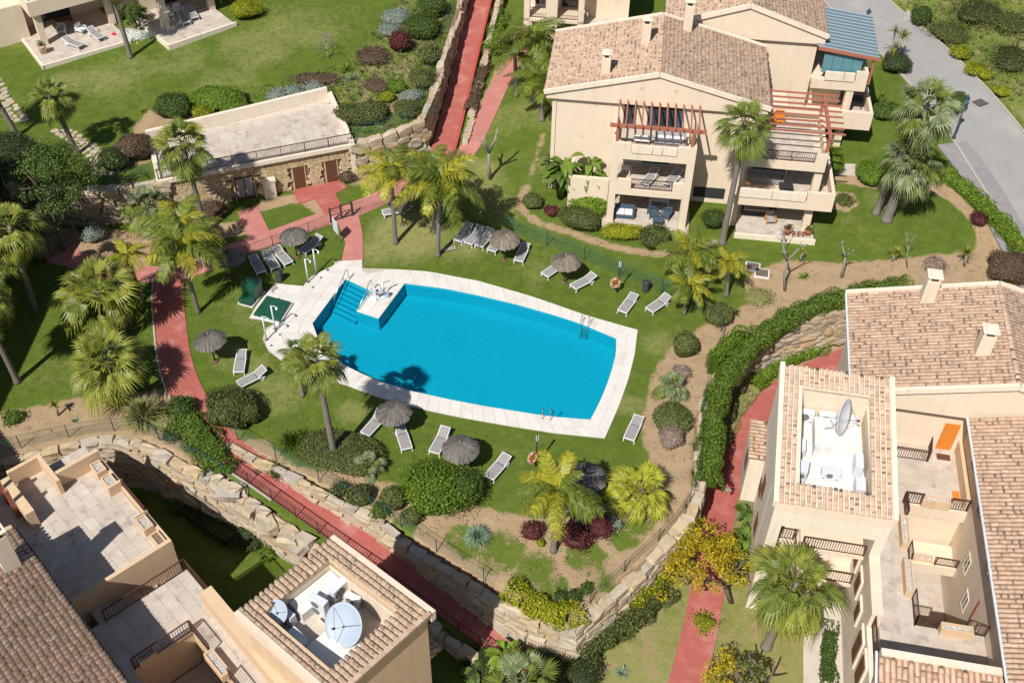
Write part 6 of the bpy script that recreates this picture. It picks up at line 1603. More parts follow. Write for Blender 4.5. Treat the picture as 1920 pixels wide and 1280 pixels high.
hedge('olive hedge below the lower right stone wall', [(1075, 1240, -3.5), (1130, 1190, -3.5), (1190, 1150, -3.5), (1240, 1105, -3.5)], 2.0, 1.2, 'lf_olive', z=-3.3, dens=170)
hedge('lime topped hedge end below the lower right stone wall', [(1175, 1150, -3.5), (1215, 1115, -3.5), (1245, 1085, -3.5)], 1.2, 1.5, 'lf_lime', z=-3.2, dens=120)
hedge('dark hedge between the left path and the boulder wall', [(330, 770), (360, 810), (392, 850), (412, 888)], 1.9, .75, 'lf_hedge', z=0, dens=180)
hedge('bright green hedge along the roadside lawn', [(1768, 338, .4), (1800, 358, .4), (1835, 390, .4), (1870, 425, .4), (1905, 470, .3), (1940, 530, .2)], 1.3, 1.0, 'lf_bright', z=.35)
hedge('bright green hedge between the ramp and the pink path', [(941, 35), (930, 70), (917, 108)], 1.2, .9, 'lf_bright', z=1.4)
hedge('brown heather strip along the right of the red ramp', [(912, 125, .9), (896, 165, .8), (880, 215, .6)], .9, .6, 'lf_brown', z=None)
hedge('clipped green strip beside the right-hand tower', [(1555, 1170, -3.5), (1552, 1230, -3.5), (1552, 1300, -3.5)], .8, .5, 'lf_green', z=-3.4)
hedge('shaded hedge strip at the foot of the boulder wall', [(330, 945, -4), (390, 985, -4), (450, 1025, -4)], 1.1, .6, 'lf_dark', z=-4)

# ---- rosettes, grasses, big leaves
def rosette(label, px, py, wpx, mat, name, cat='plant', n=40, wid=.06, up=(15, 80), droop=.3, z0=0.0, stem=0.0, heads=1, group=None, asp=1.0):
    g = GT(px, py, z0); L = wpx / 2 / PPM(px, py, g.z); r = random.Random(label); V, F, R_ = [], [], []
    hd = [(0, 0, stem)] if heads == 1 else [(r.uniform(-.5, .5) * L, r.uniform(-.5, .5) * L, stem * r.uniform(.6, 1.1)) for _ in range(heads)]
    t = thing(name, label, cat, tuple(g), 0, group) if stem > .15 else None
    for hx, hy, hz in hd:
        for i in range(n):
            az = i * 2.4 + r.uniform(-.3, .3); el = RAD(r.uniform(*up)); l = L * r.uniform(.75, 1.1); c = r.random(); w = wid * r.uniform(.7, 1.2); d = Vector((math.cos(az), math.sin(az), 0)); sd = Vector((-d.y, d.x, 0)); p0 = Vector((hx, hy, hz)); prev = None
            for k in range(4):
                s = k / 3; q = p0 + d * (l * s * math.cos(el)) + Vector((0, 0, l * asp * s * math.sin(el) - droop * l * s * s)); ww = w * (1, .95, .6, .06)[k]; cur = (q - sd * ww, q + sd * ww)
                if prev: b = len(V); V += [prev[0], prev[1], cur[1], cur[0]]; F.append((b, b + 1, b + 2, b + 3)); R_ += [c] * 4
                prev = cur
    me = mesh_np('leaf_rosette' if t else name, [tuple(v) for v in V], np.array(F), M[mat], False, R_); o = bpy.data.objects.new('leaf_rosette' if t else name, me); COL.objects.link(o)
    if t:
        o.parent = t
        for hx, hy, hz in hd: m = MB(); m.tube([(hx * .3, hy * .3, -.05), (hx, hy, hz)], [.09, .06], 8); m.build('stem', M['bark_pale'], t, True, local=True)
        return t
    o.location = g; return tag(o, label, cat, group)
rosette('big pampas grass clump at the bend of the left path', 272, 795, 128, 'lf_straw', 'grass_clump', n=720, wid=.034, up=(35, 88), droop=.75, asp=1.7)
rosette('green ornamental grass clump left of the pool palm', 550, 838, 98, 'lf_hedge', 'grass_clump', n=560, wid=.03, up=(35, 88), droop=.7, asp=1.5)
rosette('ornamental grass clump in the lower bed', 895, 1012, 84, 'lf_agave', 'grass_clump', n=480, wid=.028, up=(35, 88), droop=.7, z0=-.2, asp=1.4)
rosette('blue green agave on the upper bank', 660, 150, 38, 'lf_agave', 'agave', n=34, z0=3)
rosette('second green agave on the upper bank', 650, 133, 44, 'lf_bright', 'agave', n=30, z0=3)
rosette('grey agave at the edge of the lower right lawn', 1165, 1262, 42, 'lf_agave', 'agave', n=36, z0=-3.5)
rosette('single yucca on the dry bank of the left lawn', 110, 778, 34, 'lf_fan_yellow', 'yucca', n=34, wid=.04, stem=.9, up=(0, 80))
rosette('small agave under the single yucca', 140, 790, 22, 'lf_agave', 'agave', n=20)
rosette('cluster of yuccas on the soil edge of the right lawn', 1672, 490, 36, 'lf_fan_yellow', 'yucca', n=30, wid=.035, stem=1.0, up=(0, 80), heads=3)
rosette('pair of yuccas at the right end of the lawn', 1810, 500, 40, 'lf_fan_yellow', 'yucca', n=34, wid=.035, stem=1.1, up=(0, 80), heads=2)
rosette('low yucca between the pruned trees', 1508, 520, 34, 'lf_bright', 'yucca', n=36, wid=.04, up=(5, 80))
rosette('thin yucca behind the first pruned tree', 1500, 490, 24, 'lf_fan_yellow', 'yucca', n=24, wid=.035, stem=.9, up=(0, 80))
rosette('tall yucca beside the road at the glass roofed house', 1672, 118, 46, 'lf_fan_yellow', 'yucca', n=30, wid=.04, stem=2.6, up=(-10, 80), heads=4, z0=1)
rosette('yucca above the large brown hedge block', 1900, 482, 46, 'lf_fan_yellow', 'yucca', n=36, wid=.04, stem=.8, up=(0, 80))
rosette('yucca beside the road palms', 1650, 195, 36, 'lf_fan_yellow', 'yucca', n=30, wid=.04, stem=.7, up=(0, 80), z0=.8)
rosette('green spiky plant beside the round bush under the hedge', 1376, 588, 40, 'lf_green', 'yucca', n=34, wid=.035, up=(5, 80))
rosette('small spiky plant behind the lime bush of the upper garden', 268, 210, 26, 'lf_fan_yellow', 'yucca', n=28, wid=.04, z0=3)
def paddle(label, px, py, wpx, z0=0.0, n=16, mat='lf_green', at=None, name='banana_plant', H_=2.4, ks=1.0):
    g = at or GT(px, py, z0); r = random.Random(label); t = thing(name, label, 'plant', tuple(g)); S = wpx / 2 / PPM(px, py, g.z)
    for i in range(n):
        az = i * 2.4 + r.uniform(-.4, .4); rb = S * .35 * r.random(); hb = r.uniform(.35, .95) * H_; d = Vector((math.cos(az), math.sin(az), 0)); sd = Vector((-d.y, d.x, 0)); l = r.uniform(.9, 1.4) * ks; b0 = d * rb
        V, F, R_ = [], [], []; prev = None; c = r.random()
        for k in range(6):
            s = k / 5; q = b0 + d * (l * s * .75) + Vector((0, 0, hb + l * .55 * s - l * .75 * s * s)); w = .2 * ks * math.sin(math.pi * (.08 + .9 * s)) ; cur = (q - sd * w + Vector((0, 0, .05)), q, q + sd * w + Vector((0, 0, .05)))
            if prev:
                for a in (0, 1): b = len(V); V += [prev[a], prev[a + 1], cur[a + 1], cur[a]]; F.append((b, b + 1, b + 2, b + 3)); R_ += [min(1, c + .1 * k % .3)] * 4
            prev = cur
        me = mesh_np('leaf', [tuple(v) for v in V], np.array(F), M[mat], False, R_); o = bpy.data.objects.new('leaf', me); COL.objects.link(o); o.parent = t
        m = MB(); m.tube([b0 * .4 + Vector((0, 0, -.05)), b0 + Vector((0, 0, hb))], [.05, .025], 6); m.build('stalk', M['lf_bright'], t, True, local=True)
    return t
paddle('tall banana-leaved plant at the left corner of the house', 1050, 372, 80, .3, 40, 'lf_hedge', H_=3.4, ks=1.3)
paddle('banana-leaved plant rising behind the low garden wall', 1080, 330, 60, .3, 20, 'lf_hedge', f1.p(3.0, -1.0, Z1), H_=4.2, ks=1.35)
paddle('banana-leaved plant behind the left corner bed of the house', 1032, 345, 56, .3, 26, 'lf_olive', H_=2.8, ks=1.2)
paddle('big-leaved plant at the top of the strip beside the right tower', 1398, 985, 50, -3.5, 16, 'lf_green', H_=1.8)
paddle('big-leaved plant in the middle of the strip beside the right tower', 1394, 1030, 50, -3.5, 18, 'lf_hedge', H_=1.5)
paddle('lowest big-leaved plant beside the right tower', 1400, 1075, 50, -3.5, 14, 'lf_green', H_=1.6)
paddle('leafy plant in the recess under the right tower', 1470, 1020, 70, -3.5, 24, 'lf_green', H_=3.6)
paddle('big-leaved plant at the end of the shaded path', 948, 1250, 70, -3.6, 18, 'lf_bright', H_=1.8)
paddle('dark big-leaved plant by the bottom edge beside the left tower', 890, 1275, 60, -4, 14, 'lf_green', H_=1.4)

# ---- broadleaf and bare trees
def limbs(m, p, d, l, r0, depth, r, ends, spread=.7, k=3, up=.12, sh=(.62, .85)):
    q = p + d * l * .5 + Vector((r.uniform(-1, 1), r.uniform(-1, 1), 0)) * l * .06; e = p + d * l
    m.tube([p, q, e], [r0, r0 * .85, r0 * .68], 7)
    if depth == 0: ends.append(e); return
    for i in range(k):
        a = i * 6.283 / k + r.uniform(-.5, .5); s = d.cross(Vector((.3, .2, .9))).normalized(); s2 = d.cross(s)
        nd = (d + (s * math.cos(a) + s2 * math.sin(a)) * spread * r.uniform(.7, 1.2) + Vector((0, 0, up))).normalized(); limbs(m, e, nd, l * r.uniform(*sh), r0 * .62, depth - 1, r, ends, spread, k, up, sh)
def tree(label, base, crown, wpx, mat, bark='bark', leaf=.16, n=5200, z0=0.0, clumps=46, depth=2, hfac=.8, name='leafy_tree', rc=(.16, .32)):
    b = GT(*base, z0); c = over(b, *crown); R_ = wpx / 2 / PPM(*crown, c.z); r = random.Random(label); g = np.random.default_rng(len(label))
    t = thing(name, label, 'tree', tuple(b)); cl = c - b; H_ = cl.z
    m = MB(); ends = []; limbs(m, Vector((0, 0, -.1)), Vector((cl.x * .35, cl.y * .35, H_ * .6)).normalized(), H_ * .55, .17, depth, r, ends, .75, 3); m.build('trunk', M[bark], t, True, local=True)
    P_, N_ = [], []
    per = n // clumps
    for i in range(clumps):
        u = g.normal(0, 1, 3); u /= np.linalg.norm(u); u[2] = abs(u[2]) * 1.1 - .45; k = g.uniform(.35, 1.15); cc = np.array(cl) + u * np.array([R_, R_, R_ * hfac]) * k; rr = R_ * g.uniform(*rc)
        d = g.normal(0, 1, (per, 3)); d /= np.linalg.norm(d, axis=1)[:, None]; P_.append(cc + d * rr * g.uniform(.55, 1.05, (per, 1)) * np.array([1, 1, .75])); N_.append(d + np.array([0, 0, .5]))
    P_, N_ = np.concatenate(P_), np.concatenate(N_); V = leaves_from(P_, N_, leaf, r=g); me = mesh_np('crown', V, np.arange(len(V)).reshape(-1, 4), M[mat], False, np.repeat(g.random(len(P_)), 4)); o = bpy.data.objects.new('crown', me); COL.objects.link(o); o.parent = t
    return t
tree('large dark green tree at the left beside the boulder wall', (150, 452), (112, 318), 160, 'lf_green', n=9000, clumps=60)
tree('dark tree at the left edge above the boulder wall', (30, 440), (22, 335), 130, 'lf_dark', n=6000, clumps=44)
tree('dark tree behind it reaching down to the wall', (120, 470), (100, 385), 120, 'lf_dark', n=5500, clumps=40)
tree('golden leaved tree over the right-hand path', (1372, 1128), (1316, 1050), 165, 'lf_yellow', z0=-3.5, n=6500, clumps=75, leaf=.15, hfac=.95, rc=(.12, .22))
tree('golden sapling at the bottom edge beside the right path', (1385, 1310), (1362, 1262), 96, 'lf_yellow', z0=-3.5, n=1500, clumps=26, leaf=.14)
tree('thin green sapling at the bottom edge', (1420, 1330), (1405, 1260), 70, 'lf_olive', z0=-3.5, n=700, clumps=18, leaf=.13)
tree('climbing green shrub tree between the two villas', (255, 52), (250, 22), 58, 'lf_green', z0=3.4, n=2200, clumps=26)
def bare(label, base, top, depth=3, r0=.13, spread=.6, z0=0.0, bark='bark_pale', k=3, lfac=.42, sh=(.62, .85)):
    b = GT(*base, z0); c = over(b, *top); r = random.Random(label); t = thing('bare_tree', label, 'tree', tuple(b)); d = c - b; m = MB(); ends = []; limbs(m, Vector((0, 0, -.1)), d.normalized(), d.length * lfac, r0, depth, r, ends, spread, k, .12, sh); m.build('trunk', M[bark], t, True, local=True); return t
bare('leafless spreading tree on the upper lawn', (618, 110), (600, 62), 4, .07, .8, 3, k=3, lfac=.34)
bare('pollarded grey tree on the lawn left of the house', (919, 336), (916, 272), 1, .15, .55, .2, k=4, lfac=.8)
bare('pruned bare tree with knobbly stubs right of the hatches', (1472, 545), (1478, 450), 2, .11, .8, 0, k=3, lfac=.62, sh=(.3, .5))
bare('pruned bare tree with forked arms on the lawn edge', (1578, 520), (1592, 445), 2, .11, .85, 0, k=2, lfac=.55, sh=(.4, .6))
bare('thin bare tree at the right of the lawn edge', (1702, 502), (1706, 432), 2, .05, .5, 0, k=3, lfac=.65, sh=(.3, .5))
bare('slim bare twig tree at the front of the patio', (1474, 470), (1476, 430), 2, .05, .6, .3, k=3, lfac=.5)

# ---- small stuff on the ground: weeds on the soil, tufts on the hillside, fallen scraps
def scatter(name, N, test, mat, size, lift=.06, seed=1):
    g = np.random.default_rng(seed); ii = g.integers(0, len(P), N * 6); ok = test(ii); ii = ii[ok][:N]
    q = P[ii] + g.uniform(-.15, .15, (len(ii), 2)); c = np.column_stack([q, Z[ii]])
    k = 7; pts = np.repeat(c, k, 0) + g.normal(0, 1, (len(c) * k, 3)) * np.array([.13, .13, .04]) * np.repeat(g.uniform(.5, 1.7, len(c)), k)[:, None]; pts[:, 2] = np.repeat(c[:, 2], k) + np.abs(pts[:, 2] - np.repeat(c[:, 2], k)) + lift * g.random(len(pts))
    V = leaves_from(pts, np.tile([[0, 0, 1.0]], (len(pts), 1)), size, .7, .45, g); me = mesh_np(name, V, np.arange(len(V)).reshape(-1, 4), M[mat], False, np.repeat(g.random(len(pts)), 4)); o = bpy.data.objects.new(name, me); COL.objects.link(o); o['kind'] = 'stuff'; tag(o, None); return o
inUL = inside(P, polyUL)
o = scatter('soil_weeds', 1500, lambda i: (grass[i] < .35) & (np.abs(Z[i]) < 1.2) & (P[i, 1] < 66), 'lf_olive', .10, seed=2); tag(o, 'small green weeds dotted over the bare soil beds', 'weeds')
o = scatter('bank_ground_cover', 7500, lambda i: inUL[i] & (grass[i] < .75) & (P[i, 0] > -24), 'lf_olive', .2, .35, 3); tag(o, 'low mixed ground cover on the upper bank', 'ground cover')
o = scatter('bank_dark_cover', 3500, lambda i: inUL[i] & (grass[i] < .72) & (P[i, 0] > -24), 'lf_dark', .2, .45, 13); tag(o, 'dark ragged scrub filling the upper bank', 'scrub')
dB1, _ = seg_dist(P, spline(G2([(985, 365), (1005, 412), (1060, 430), (1130, 452), (1210, 468), (1290, 468), (1340, 450)], .3)))
o = scatter('bed_plants', 900, lambda i: (dB1[i] < .9), 'lf_hedge', .13, .25, 14); tag(o, 'low mixed plants in the bed in front of the pool-side house', 'bed plants')
o = scatter('bed_cover', 2200, lambda i: (grass[i] < .5) & (P[i, 1] < 45) & (Z[i] > -1.3) & (P[i, 0] > -14), 'lf_hedge', .10, .10, 15); tag(o, 'low green ground cover in the bed below the pool', 'ground cover')
o = scatter('hillside_scrub', 8000, lambda i: hx[i] & (P[i, 1] > 60), 'lf_olive', .22, .25, 4); tag(o, 'rough scrub and long grass on the hillside by the road', 'scrub')
o = scatter('hillside_straw', 1800, lambda i: hx[i] & (P[i, 1] > 60), 'lf_straw', .2, .2, 5); tag(o, 'straw coloured dry grass on the hillside by the road', 'dry grass')
o = scatter('slope_weeds', 1300, lambda i: (grass[i] > .3) & (grass[i] < .7) & (P[i, 1] < 42) & (Z[i] > -1.3), 'lf_green', .11, .05, 6); tag(o, 'patchy green weeds on the slope below the pool', 'weeds')

pool_d = sdf(P, deck_xy)
o = scatter('lawn_tufts', 16000, lambda i: (grass[i] > .8) & (Z[i] > -.5) & (pool_d[i] < -.1) & (P[i, 1] > 38) & (P[i, 1] < 70) & (np.abs(P[i, 0]) < 36), 'lf_lawn', .075, .03, 11); tag(o, 'uneven tufts of grass all over the pool lawns', 'grass')
o = scatter('upper_lawn_tufts', 9000, lambda i: inUL[i] & (grass[i] > .8) & (P[i, 0] < -8) & (P[i, 1] < 100), 'lf_lawn', .09, .03, 12); tag(o, 'uneven tufts of grass over the upper left lawn', 'grass')
# ================================================================== POOL FURNITURE
def make_lounger(label, loc, rz, back=28, group='grey loungers round the pool', flat=False):
    t = thing('sun_lounger', label, 'sun lounger', loc, rz, group)
    # local: x from foot (-) to head (+), length 1.92, width .66
    W_ = .33; hs = .32; xh = .22; L0, L1 = -.97, .95; ba = RAD(back); bl = L1 - xh
    bx, bz = xh + bl * math.cos(ba), hs + bl * math.sin(ba)
    for s in (-1, 1):
        m = MB(); m.bar((L0, s * W_, hs), (xh, s * W_, hs), .055, .07); m.bar((xh, s * W_, hs), (xh + bl * .55, s * W_, hs - .08), .05, .06); m.build('side_rail', M['white'], t, local=True)
        m = MB(); m.bar((xh, s * (W_ - .03), hs + .02), (bx, s * (W_ - .03), bz + .02), .05, .05); m.build('back_rail', M['white'], t, local=True)
        m = MB(); m.bar((L0 + .12, s * W_, hs), (L0 + .02, s * W_, 0), .05, .06); m.build('leg', M['white'], t, local=True)
        m = MB(); m.tube([(xh + .05, s * W_, hs - .03), (xh + .22, s * W_, .02), (xh + .48, s * W_, hs - .10)], .03, 6); m.build('leg', M['white'], t, local=True)
    m = MB(); m.box(((L0 + xh) / 2, 0, hs + .03), (xh - L0 - .06, W_ * 2 - .07, .025)); m.build('seat', M['sling'], t, local=True)
    m = MB(); m.bar((xh + .02, 0, hs + .035), (bx - .03, 0, bz + .035), W_ * 2 - .13, .025, up=(0, 0, 1)); m.build('backrest', M['sling'], t, local=True)
    for k, (x, z) in enumerate(((L0, hs), (bx, bz + .02))): m = MB(); m.bar((x, -W_, z), (x, W_, z), .06, .06); m.build('end_bar', M['white'], t, local=True)
    return t
def lounger(label, foot, head, back=22, z=0.0, group='grey loungers round the pool'):
    a = GT(*foot, z) if z < 1.0 and z >= 0 else G(*foot, z); b = G(*head, a.z + .25); c = (a + b) / 2; c.z = a.z + .01
    return make_lounger(label, tuple(c), math.atan2(b.y - a.y, b.x - a.x), back, group)
for lab, f, h, bk in (
    ('lounger lying diagonally left of the upper lifebuoy post', (1077, 543), (1111, 521), 18),
    ('left of the two loungers at the right end of the upper pool lawn', (1167, 589), (1188, 557), 12),
    ('rightmost lounger on the upper pool lawn below the bin', (1218, 587), (1251, 560), 20),
    ('single lounger beyond the right end of the pool', (1179, 828), (1197, 785), 10),
    ('lounger alone on the lower lawn right of two parasols', (917, 901), (951, 857), 15),
    ('lounger between the two lower parasols with its foot to the bed', (763, 847), (749, 800), 8),
    ('lounger with raised back half under the lower left parasol', (690, 815), (715, 782), 45),
    ('lounger tucked under the left side of the second lower parasol', (815, 853), (836, 808), 25),
    ('upright placed lounger below the left parasol by the path', (449, 703), (454, 660), 8),
    ('slanting lounger below the left parasol by the path', (451, 726), (498, 697), 25),
    ('lounger in shade beside the dark parasol above the green box', (491, 516), (475, 484), 10),
    ('left of the two touching loungers above the dustbin', (517, 507), (501, 477), 14),
    ('right of the two touching loungers above the dustbin', (541, 498), (519, 470), 20),
    ('lounger shaded by the parasol next to the white sign', (571, 476), (598, 451), 25),
    ('first lounger from the palm in the row of four', (861, 455), (879, 429), 30),
    ('second lounger from the palm in the row of four', (880, 460), (900, 434), 28),
    ('third lounger from the palm in the row of four', (901, 464), (918, 439), 26),
    ('last lounger of the row of four, half under the tan parasol', (926, 471), (940, 450), 20),
    ('lounger standing alone right of the first tan parasol', (973, 493), (985, 463), 12),
    ('lounger peeking out under the second tan parasol', (1027, 518), (1050, 498), 28),
    ('lounger behind the yellow feather palm by the sign', (727, 404), (757, 394), 30),
    ('lounger hidden behind the feather palm of the lower bed', (1048, 968), (1064, 945), 10)):
    lounger(lab, f, h, bk)
lounger('left lounger on the middle balcony of the pool-side house', (1207, 352), (1230, 322), 28, 3.35, 'loungers on the balcony')
lounger('right lounger on the middle balcony of the pool-side house', (1250, 352), (1274, 324), 28, 3.35, 'loungers on the balcony')
for lab, f, h in (('left lounger on the first villa patio', (148, 90), (128, 78)), ('right lounger on the first villa patio', (188, 75), (172, 60)), ('left lounger on the second villa patio', (352, 50), (338, 25)), ('right lounger on the second villa patio', (368, 41), (352, 16))):
    lounger(lab, f, h, 20, ZV + .06 if f[0] < 250 else ZV + .25, 'loungers on the villa patios')

def parasol_meshes(mat, seed):
    g = np.random.default_rng(seed); V, F, R_ = [], [], []
    N_ = 96
    for layer, (r0, r1, z0, z1) in enumerate(((.10, .52, .56, .36), (.40, .82, .42, .18), (.66, 1.06, .27, -.06))):
        for i in range(N_):
            a = 6.2832 * (i + g.uniform(-.3, .3)) / N_; w = 6.2832 / N_ * .75; rr = r1 * g.uniform(.94, 1.05); dz = g.uniform(-.02, .02); k = len(V)
            for r_, z_, ww in ((r0, z0, w * .9), ((r0 + rr) / 2, (z0 + z1) / 2 + .03, w), (rr, z1 + dz, w * .8)):
                V += [(r_ * math.cos(a - ww), r_ * math.sin(a - ww), z_), (r_ * math.cos(a + ww), r_ * math.sin(a + ww), z_ + g.uniform(0, .02))]
            F += [(k, k + 2, k + 3, k + 1), (k + 2, k + 4, k + 5, k + 3)]; R_ += [g.random()] * 6
    k = len(V); n = 24; rings = ((.02, .60), (.5, .34), (1.0, -.03))
    for r_, z_ in rings: V += [(r_ * math.cos(6.2832 * i / n), r_ * math.sin(6.2832 * i / n), z_) for i in range(n)]; R_ += [.1] * n
    for j in range(2):
        for i in range(n): F.append((k + j * n + i, k + (j + 1) * n + i, k + (j + 1) * n + (i + 1) % n, k + j * n + (i + 1) % n))
    return mesh_np('thatch_canopy', V, np.array(F), M[mat], False, R_)
PAR = {'thatch': parasol_meshes('thatch', 1), 'thatch_tan': parasol_meshes('thatch_tan', 2)}
def parasol(label, px, py, mat='thatch', s=1.0, tilt=(0, 0)):
    c = G(px, py, 2.15); z = TZ(c.x, c.y); t = thing('thatched_parasol', label, 'parasol', (c.x, c.y, z), 0, 'thatched parasols round the pool')
    m = MB(); m.tube([(0, 0, -.1), (tilt[0] * .3, tilt[1] * .3, 1.2), (0, 0, 2.35)], [.065, .06, .055], 10); m.build('pole', M['wood_pole'], t, True, local=True)
    o = bpy.data.objects.new('thatch_canopy', PAR[mat]); o.location = (0, 0, 1.92); o.scale = (s, s, 1); o.rotation_euler = (tilt[0], tilt[1], random.uniform(0, 6)); COL.objects.link(o); o.parent = t
    m = MB(); m.lathe([(.09, 0), (.11, .06), (.05, .16), (.02, .2)], (0, 0, 2.44), 10); m.build('finial', M[mat], t, True, local=True)
    for k in range(6):
        a = k * 1.0472; m = MB(); m.bar((0, 0, 2.3), (.95 * s * math.cos(a), .95 * s * math.sin(a), 1.93), .035, .035); m.build('spoke', M['wood_pole'], t, local=True)
    m = MB(); m.lathe([(.2, 0), (.2, .1), (.07, .14)], (0, 0, 0), 10); m.build('base', M['wood_pole'], t, local=True)
    return t
parasol('grey thatched parasol next to the white sign', 550, 438, s=.98)
parasol('dark thatched parasol half under the feather palm', 432, 478, s=.95)
parasol('dark thatched parasol beside the long red path', 392, 633, s=1.0, tilt=(.05, -.06))
parasol('thatched parasol whose shadow falls on the lower pool edge', 737, 768, s=1.02)
parasol('right of the two thatched parasols at the lower pool edge', 863, 836, s=1.05)
parasol('thatched parasol behind the feather palm of the lower bed', 1102, 887, s=1.05)
parasol('tan thatched parasol at the end of the row of four loungers', 946, 444, 'thatch_tan', 1.02, (-.05, .06))
parasol('tan thatched parasol in the middle of the upper pool lawn', 1061, 486, 'thatch_tan', .98)
parasol('thatched parasol hidden between the feather palms', 752, 380, 'thatch_tan', .9)

# ------------------------------------------------------------------ water equipment
def ladder(label, px, py, inward_px):
    a = G(px, py, DECK_Z); b = G(*inward_px, DECK_Z); d = (b - a).normalized(); s = Vector((-d.y, d.x, 0)); t = thing('pool_ladder', label, 'ladder', tuple(a), 0, 'steel pool ladders')
    for k in (-1, 1):
        o = s * .25 * k
        m = MB(); m.tube([a - d * .35 + o, a - d * .33 + o + Vector((0, 0, .55)), a - d * .1 + o + Vector((0, 0, .78)), a + d * .12 + o + Vector((0, 0, .6)), a + d * .16 + o + Vector((0, 0, -.2)), a + d * .14 + o + Vector((0, 0, -1.1))], .024, 8); m.build('side_rail', M['steel'], t, True)
    for k in range(4):
        q = a + d * .15 + Vector((0, 0, -.22 - .24 * k)); m = MB(); m.bar(q - s * .25, q + s * .25, .09, .03); m.build('tread', M['steel'], t)
    return t
ladder('steel ladder on the far right edge of the pool', 1096, 610, (1085, 640)); ladder('steel ladder on the near edge of the pool', 1026, 779, (1032, 750))
def handrail(label, foot_px, z0):
    a = G(*foot_px, DECK_Z); t = thing('pool_handrail', label, 'handrail', tuple(a), 0, 'handrails of the pool steps'); m = MB(); e = a + d0 * 2.0
    m.tube([a - d0 * .25, a - d0 * .2 + Vector((0, 0, .85)), a + Vector((0, 0, .95)), a + d0 * .9 + Vector((0, 0, .55)), e + Vector((0, 0, .1)), e + d0 * .05 + Vector((0, 0, -1.0))], .028, 8); m.build('rail', M['steel'], t, True); m = MB(); m.tube([a + d0 * .5 + Vector((0, 0, .72)), a + d0 * .5 + Vector((0, 0, -.4))], .022, 8); m.build('middle_post', M['steel'], t, True)
handrail('left steel handrail of the pool entry steps', (651, 526), 0); handrail('right steel handrail beside the pool platform', (696, 546), 0)
a = G(712, 556, DECK_Z); lf = thing('pool_lift', 'white chair lift standing on the pool platform', 'pool lift', tuple(a), RAD(35))
m = MB(); m.box((0, 0, .04), (.9, .7, .06)); m.build('base_plate', M['white_metal'], lf, local=True)
m = MB(); m.tube([(.3, 0, .05), (.3, 0, 1.15)], .06, 10); m.build('mast', M['white_metal'], lf, True, local=True)
m = MB(); m.bar((.3, 0, 1.1), (.95, .1, .95), .08, .08); m.build('arm', M['white_metal'], lf, local=True)
for s in (-1, 1): m = MB(); m.tube([(-.4, s * .3, .06), (-.4, s * .3, .75), (.25, s * .3, .75), (.25, s * .3, .06)], .025, 8); m.build('side_frame', M['steel'], lf, True, local=True)
m = MB(); m.box((-.1, 0, .48), (.5, .5, .06)); m.build('seat', M['white'], lf, local=True); m = MB(); m.box((-.38, 0, .75), (.06, .5, .5)); m.build('backrest', M['white'], lf, local=True)
m = MB(); m.box((.45, -.35, .3), (.16, .2, .45)); m.build('control_box', M['dish'], lf, local=True)

def shower(label, px, py, rz):
    b = G(px, py, DECK_Z); t = thing('outdoor_shower', label, 'shower', tuple(b), rz, 'white outdoor showers on the deck')
    m = MB(); m.tube([(0, 0, 0), (0, 0, 2.1)], .05, 10); m.build('post', M['white_metal'], t, True, local=True); m = MB(); m.tube([(0, 0, 2.08), (.25, 0, 2.14), (.42, 0, 2.05)], .028, 8); m.build('arm', M['white_metal'], t, True, local=True)
    m = MB(); m.lathe([(.03, .06), (.10, .0), (.10, -.02)], (.42, 0, 2.02), 12); m.build('shower_head', M['steel'], t, local=True); m = MB(); m.lathe([(.12, 0), (.12, .03)], (0, 0, 0), 12); m.build('base', M['steel'], t, local=True); m = MB(); m.box((.07, 0, 1.1), (.08, .06, .06)); m.build('tap', M['steel'], t, local=True)
    m = MB(); m.lathe([(.09, 0), (.09, .012)], (.55, -.35, 0), 12); m.build('drain', M['manhole'], t, local=True)
shower('left shower of the upper pair beside the loungers', 578, 529, RAD(-20)); shower('right shower of the upper pair beside the loungers', 593, 511, RAD(-20)); shower('lower shower of the pair by the green hatch', 500, 637, RAD(-20)); shower('upper shower of the pair by the green hatch', 516, 617, RAD(-20))

# green service boxes
q = [G(500, 553, .42), G(546, 565, .42), G(524, 600, .42), G(474, 588, .42)]
cq = sum(q, Vector()) / 4; ht = thing('service_hatch', 'low square dark green hatch with white base on the pool deck', 'hatch', (cq.x, cq.y, .06))
def shrink(q, k, z): return [Vector((cq.x + (p.x - cq.x) * k, cq.y + (p.y - cq.y) * k, z)) for p in q][::-1]
MB().hexa(shrink(q, 1.06, .05), shrink(q, 1.06, .24)).build('base', M['white_roof'], ht); MB().hexa(shrink(q, 1.0, .24), shrink(q, .96, .44)).build('lid', M['green_box'], ht, bevel=.03)
for k in (0, 1): p = shrink(q, .98, .36); m = MB(); e = p[k * 2].lerp(p[(k * 2 + 1) % 4], .5); m.box(e, (.14, .14, .05)); m.build('hinge', M['dark_metal'], ht)
ang = math.atan2(q[1].y - q[0].y, q[1].x - q[0].x); cb = G(470, 549, .5); gb = thing('service_cabinet', 'tall dark green cabinet with lower annex beside the hatch', 'cabinet', (cb.x, cb.y, 0), ang)
m = MB(); m.box((0, 0, .05), (1.15, 1.75, .14)); m.build('base', M['white_roof'], gb, local=True); m = MB(); m.box((0, .25, .62), (1.0, 1.05, 1.0)); m.build('body', M['green_box'], gb, bevel=.04, local=True); m = MB(); m.box((0, .25, 1.15), (1.08, 1.13, .08)); m.build('lid', M['green_box'], gb, bevel=.02, local=True); m = MB(); m.box((0, -.6, .32), (.95, .5, .45)); m.build('annex', M['green_box'], gb, bevel=.03, local=True); m = MB(); m.box((.515, .25, .6), (.02, .06, .2)); m.build('handle', M['dark_metal'], gb, local=True)
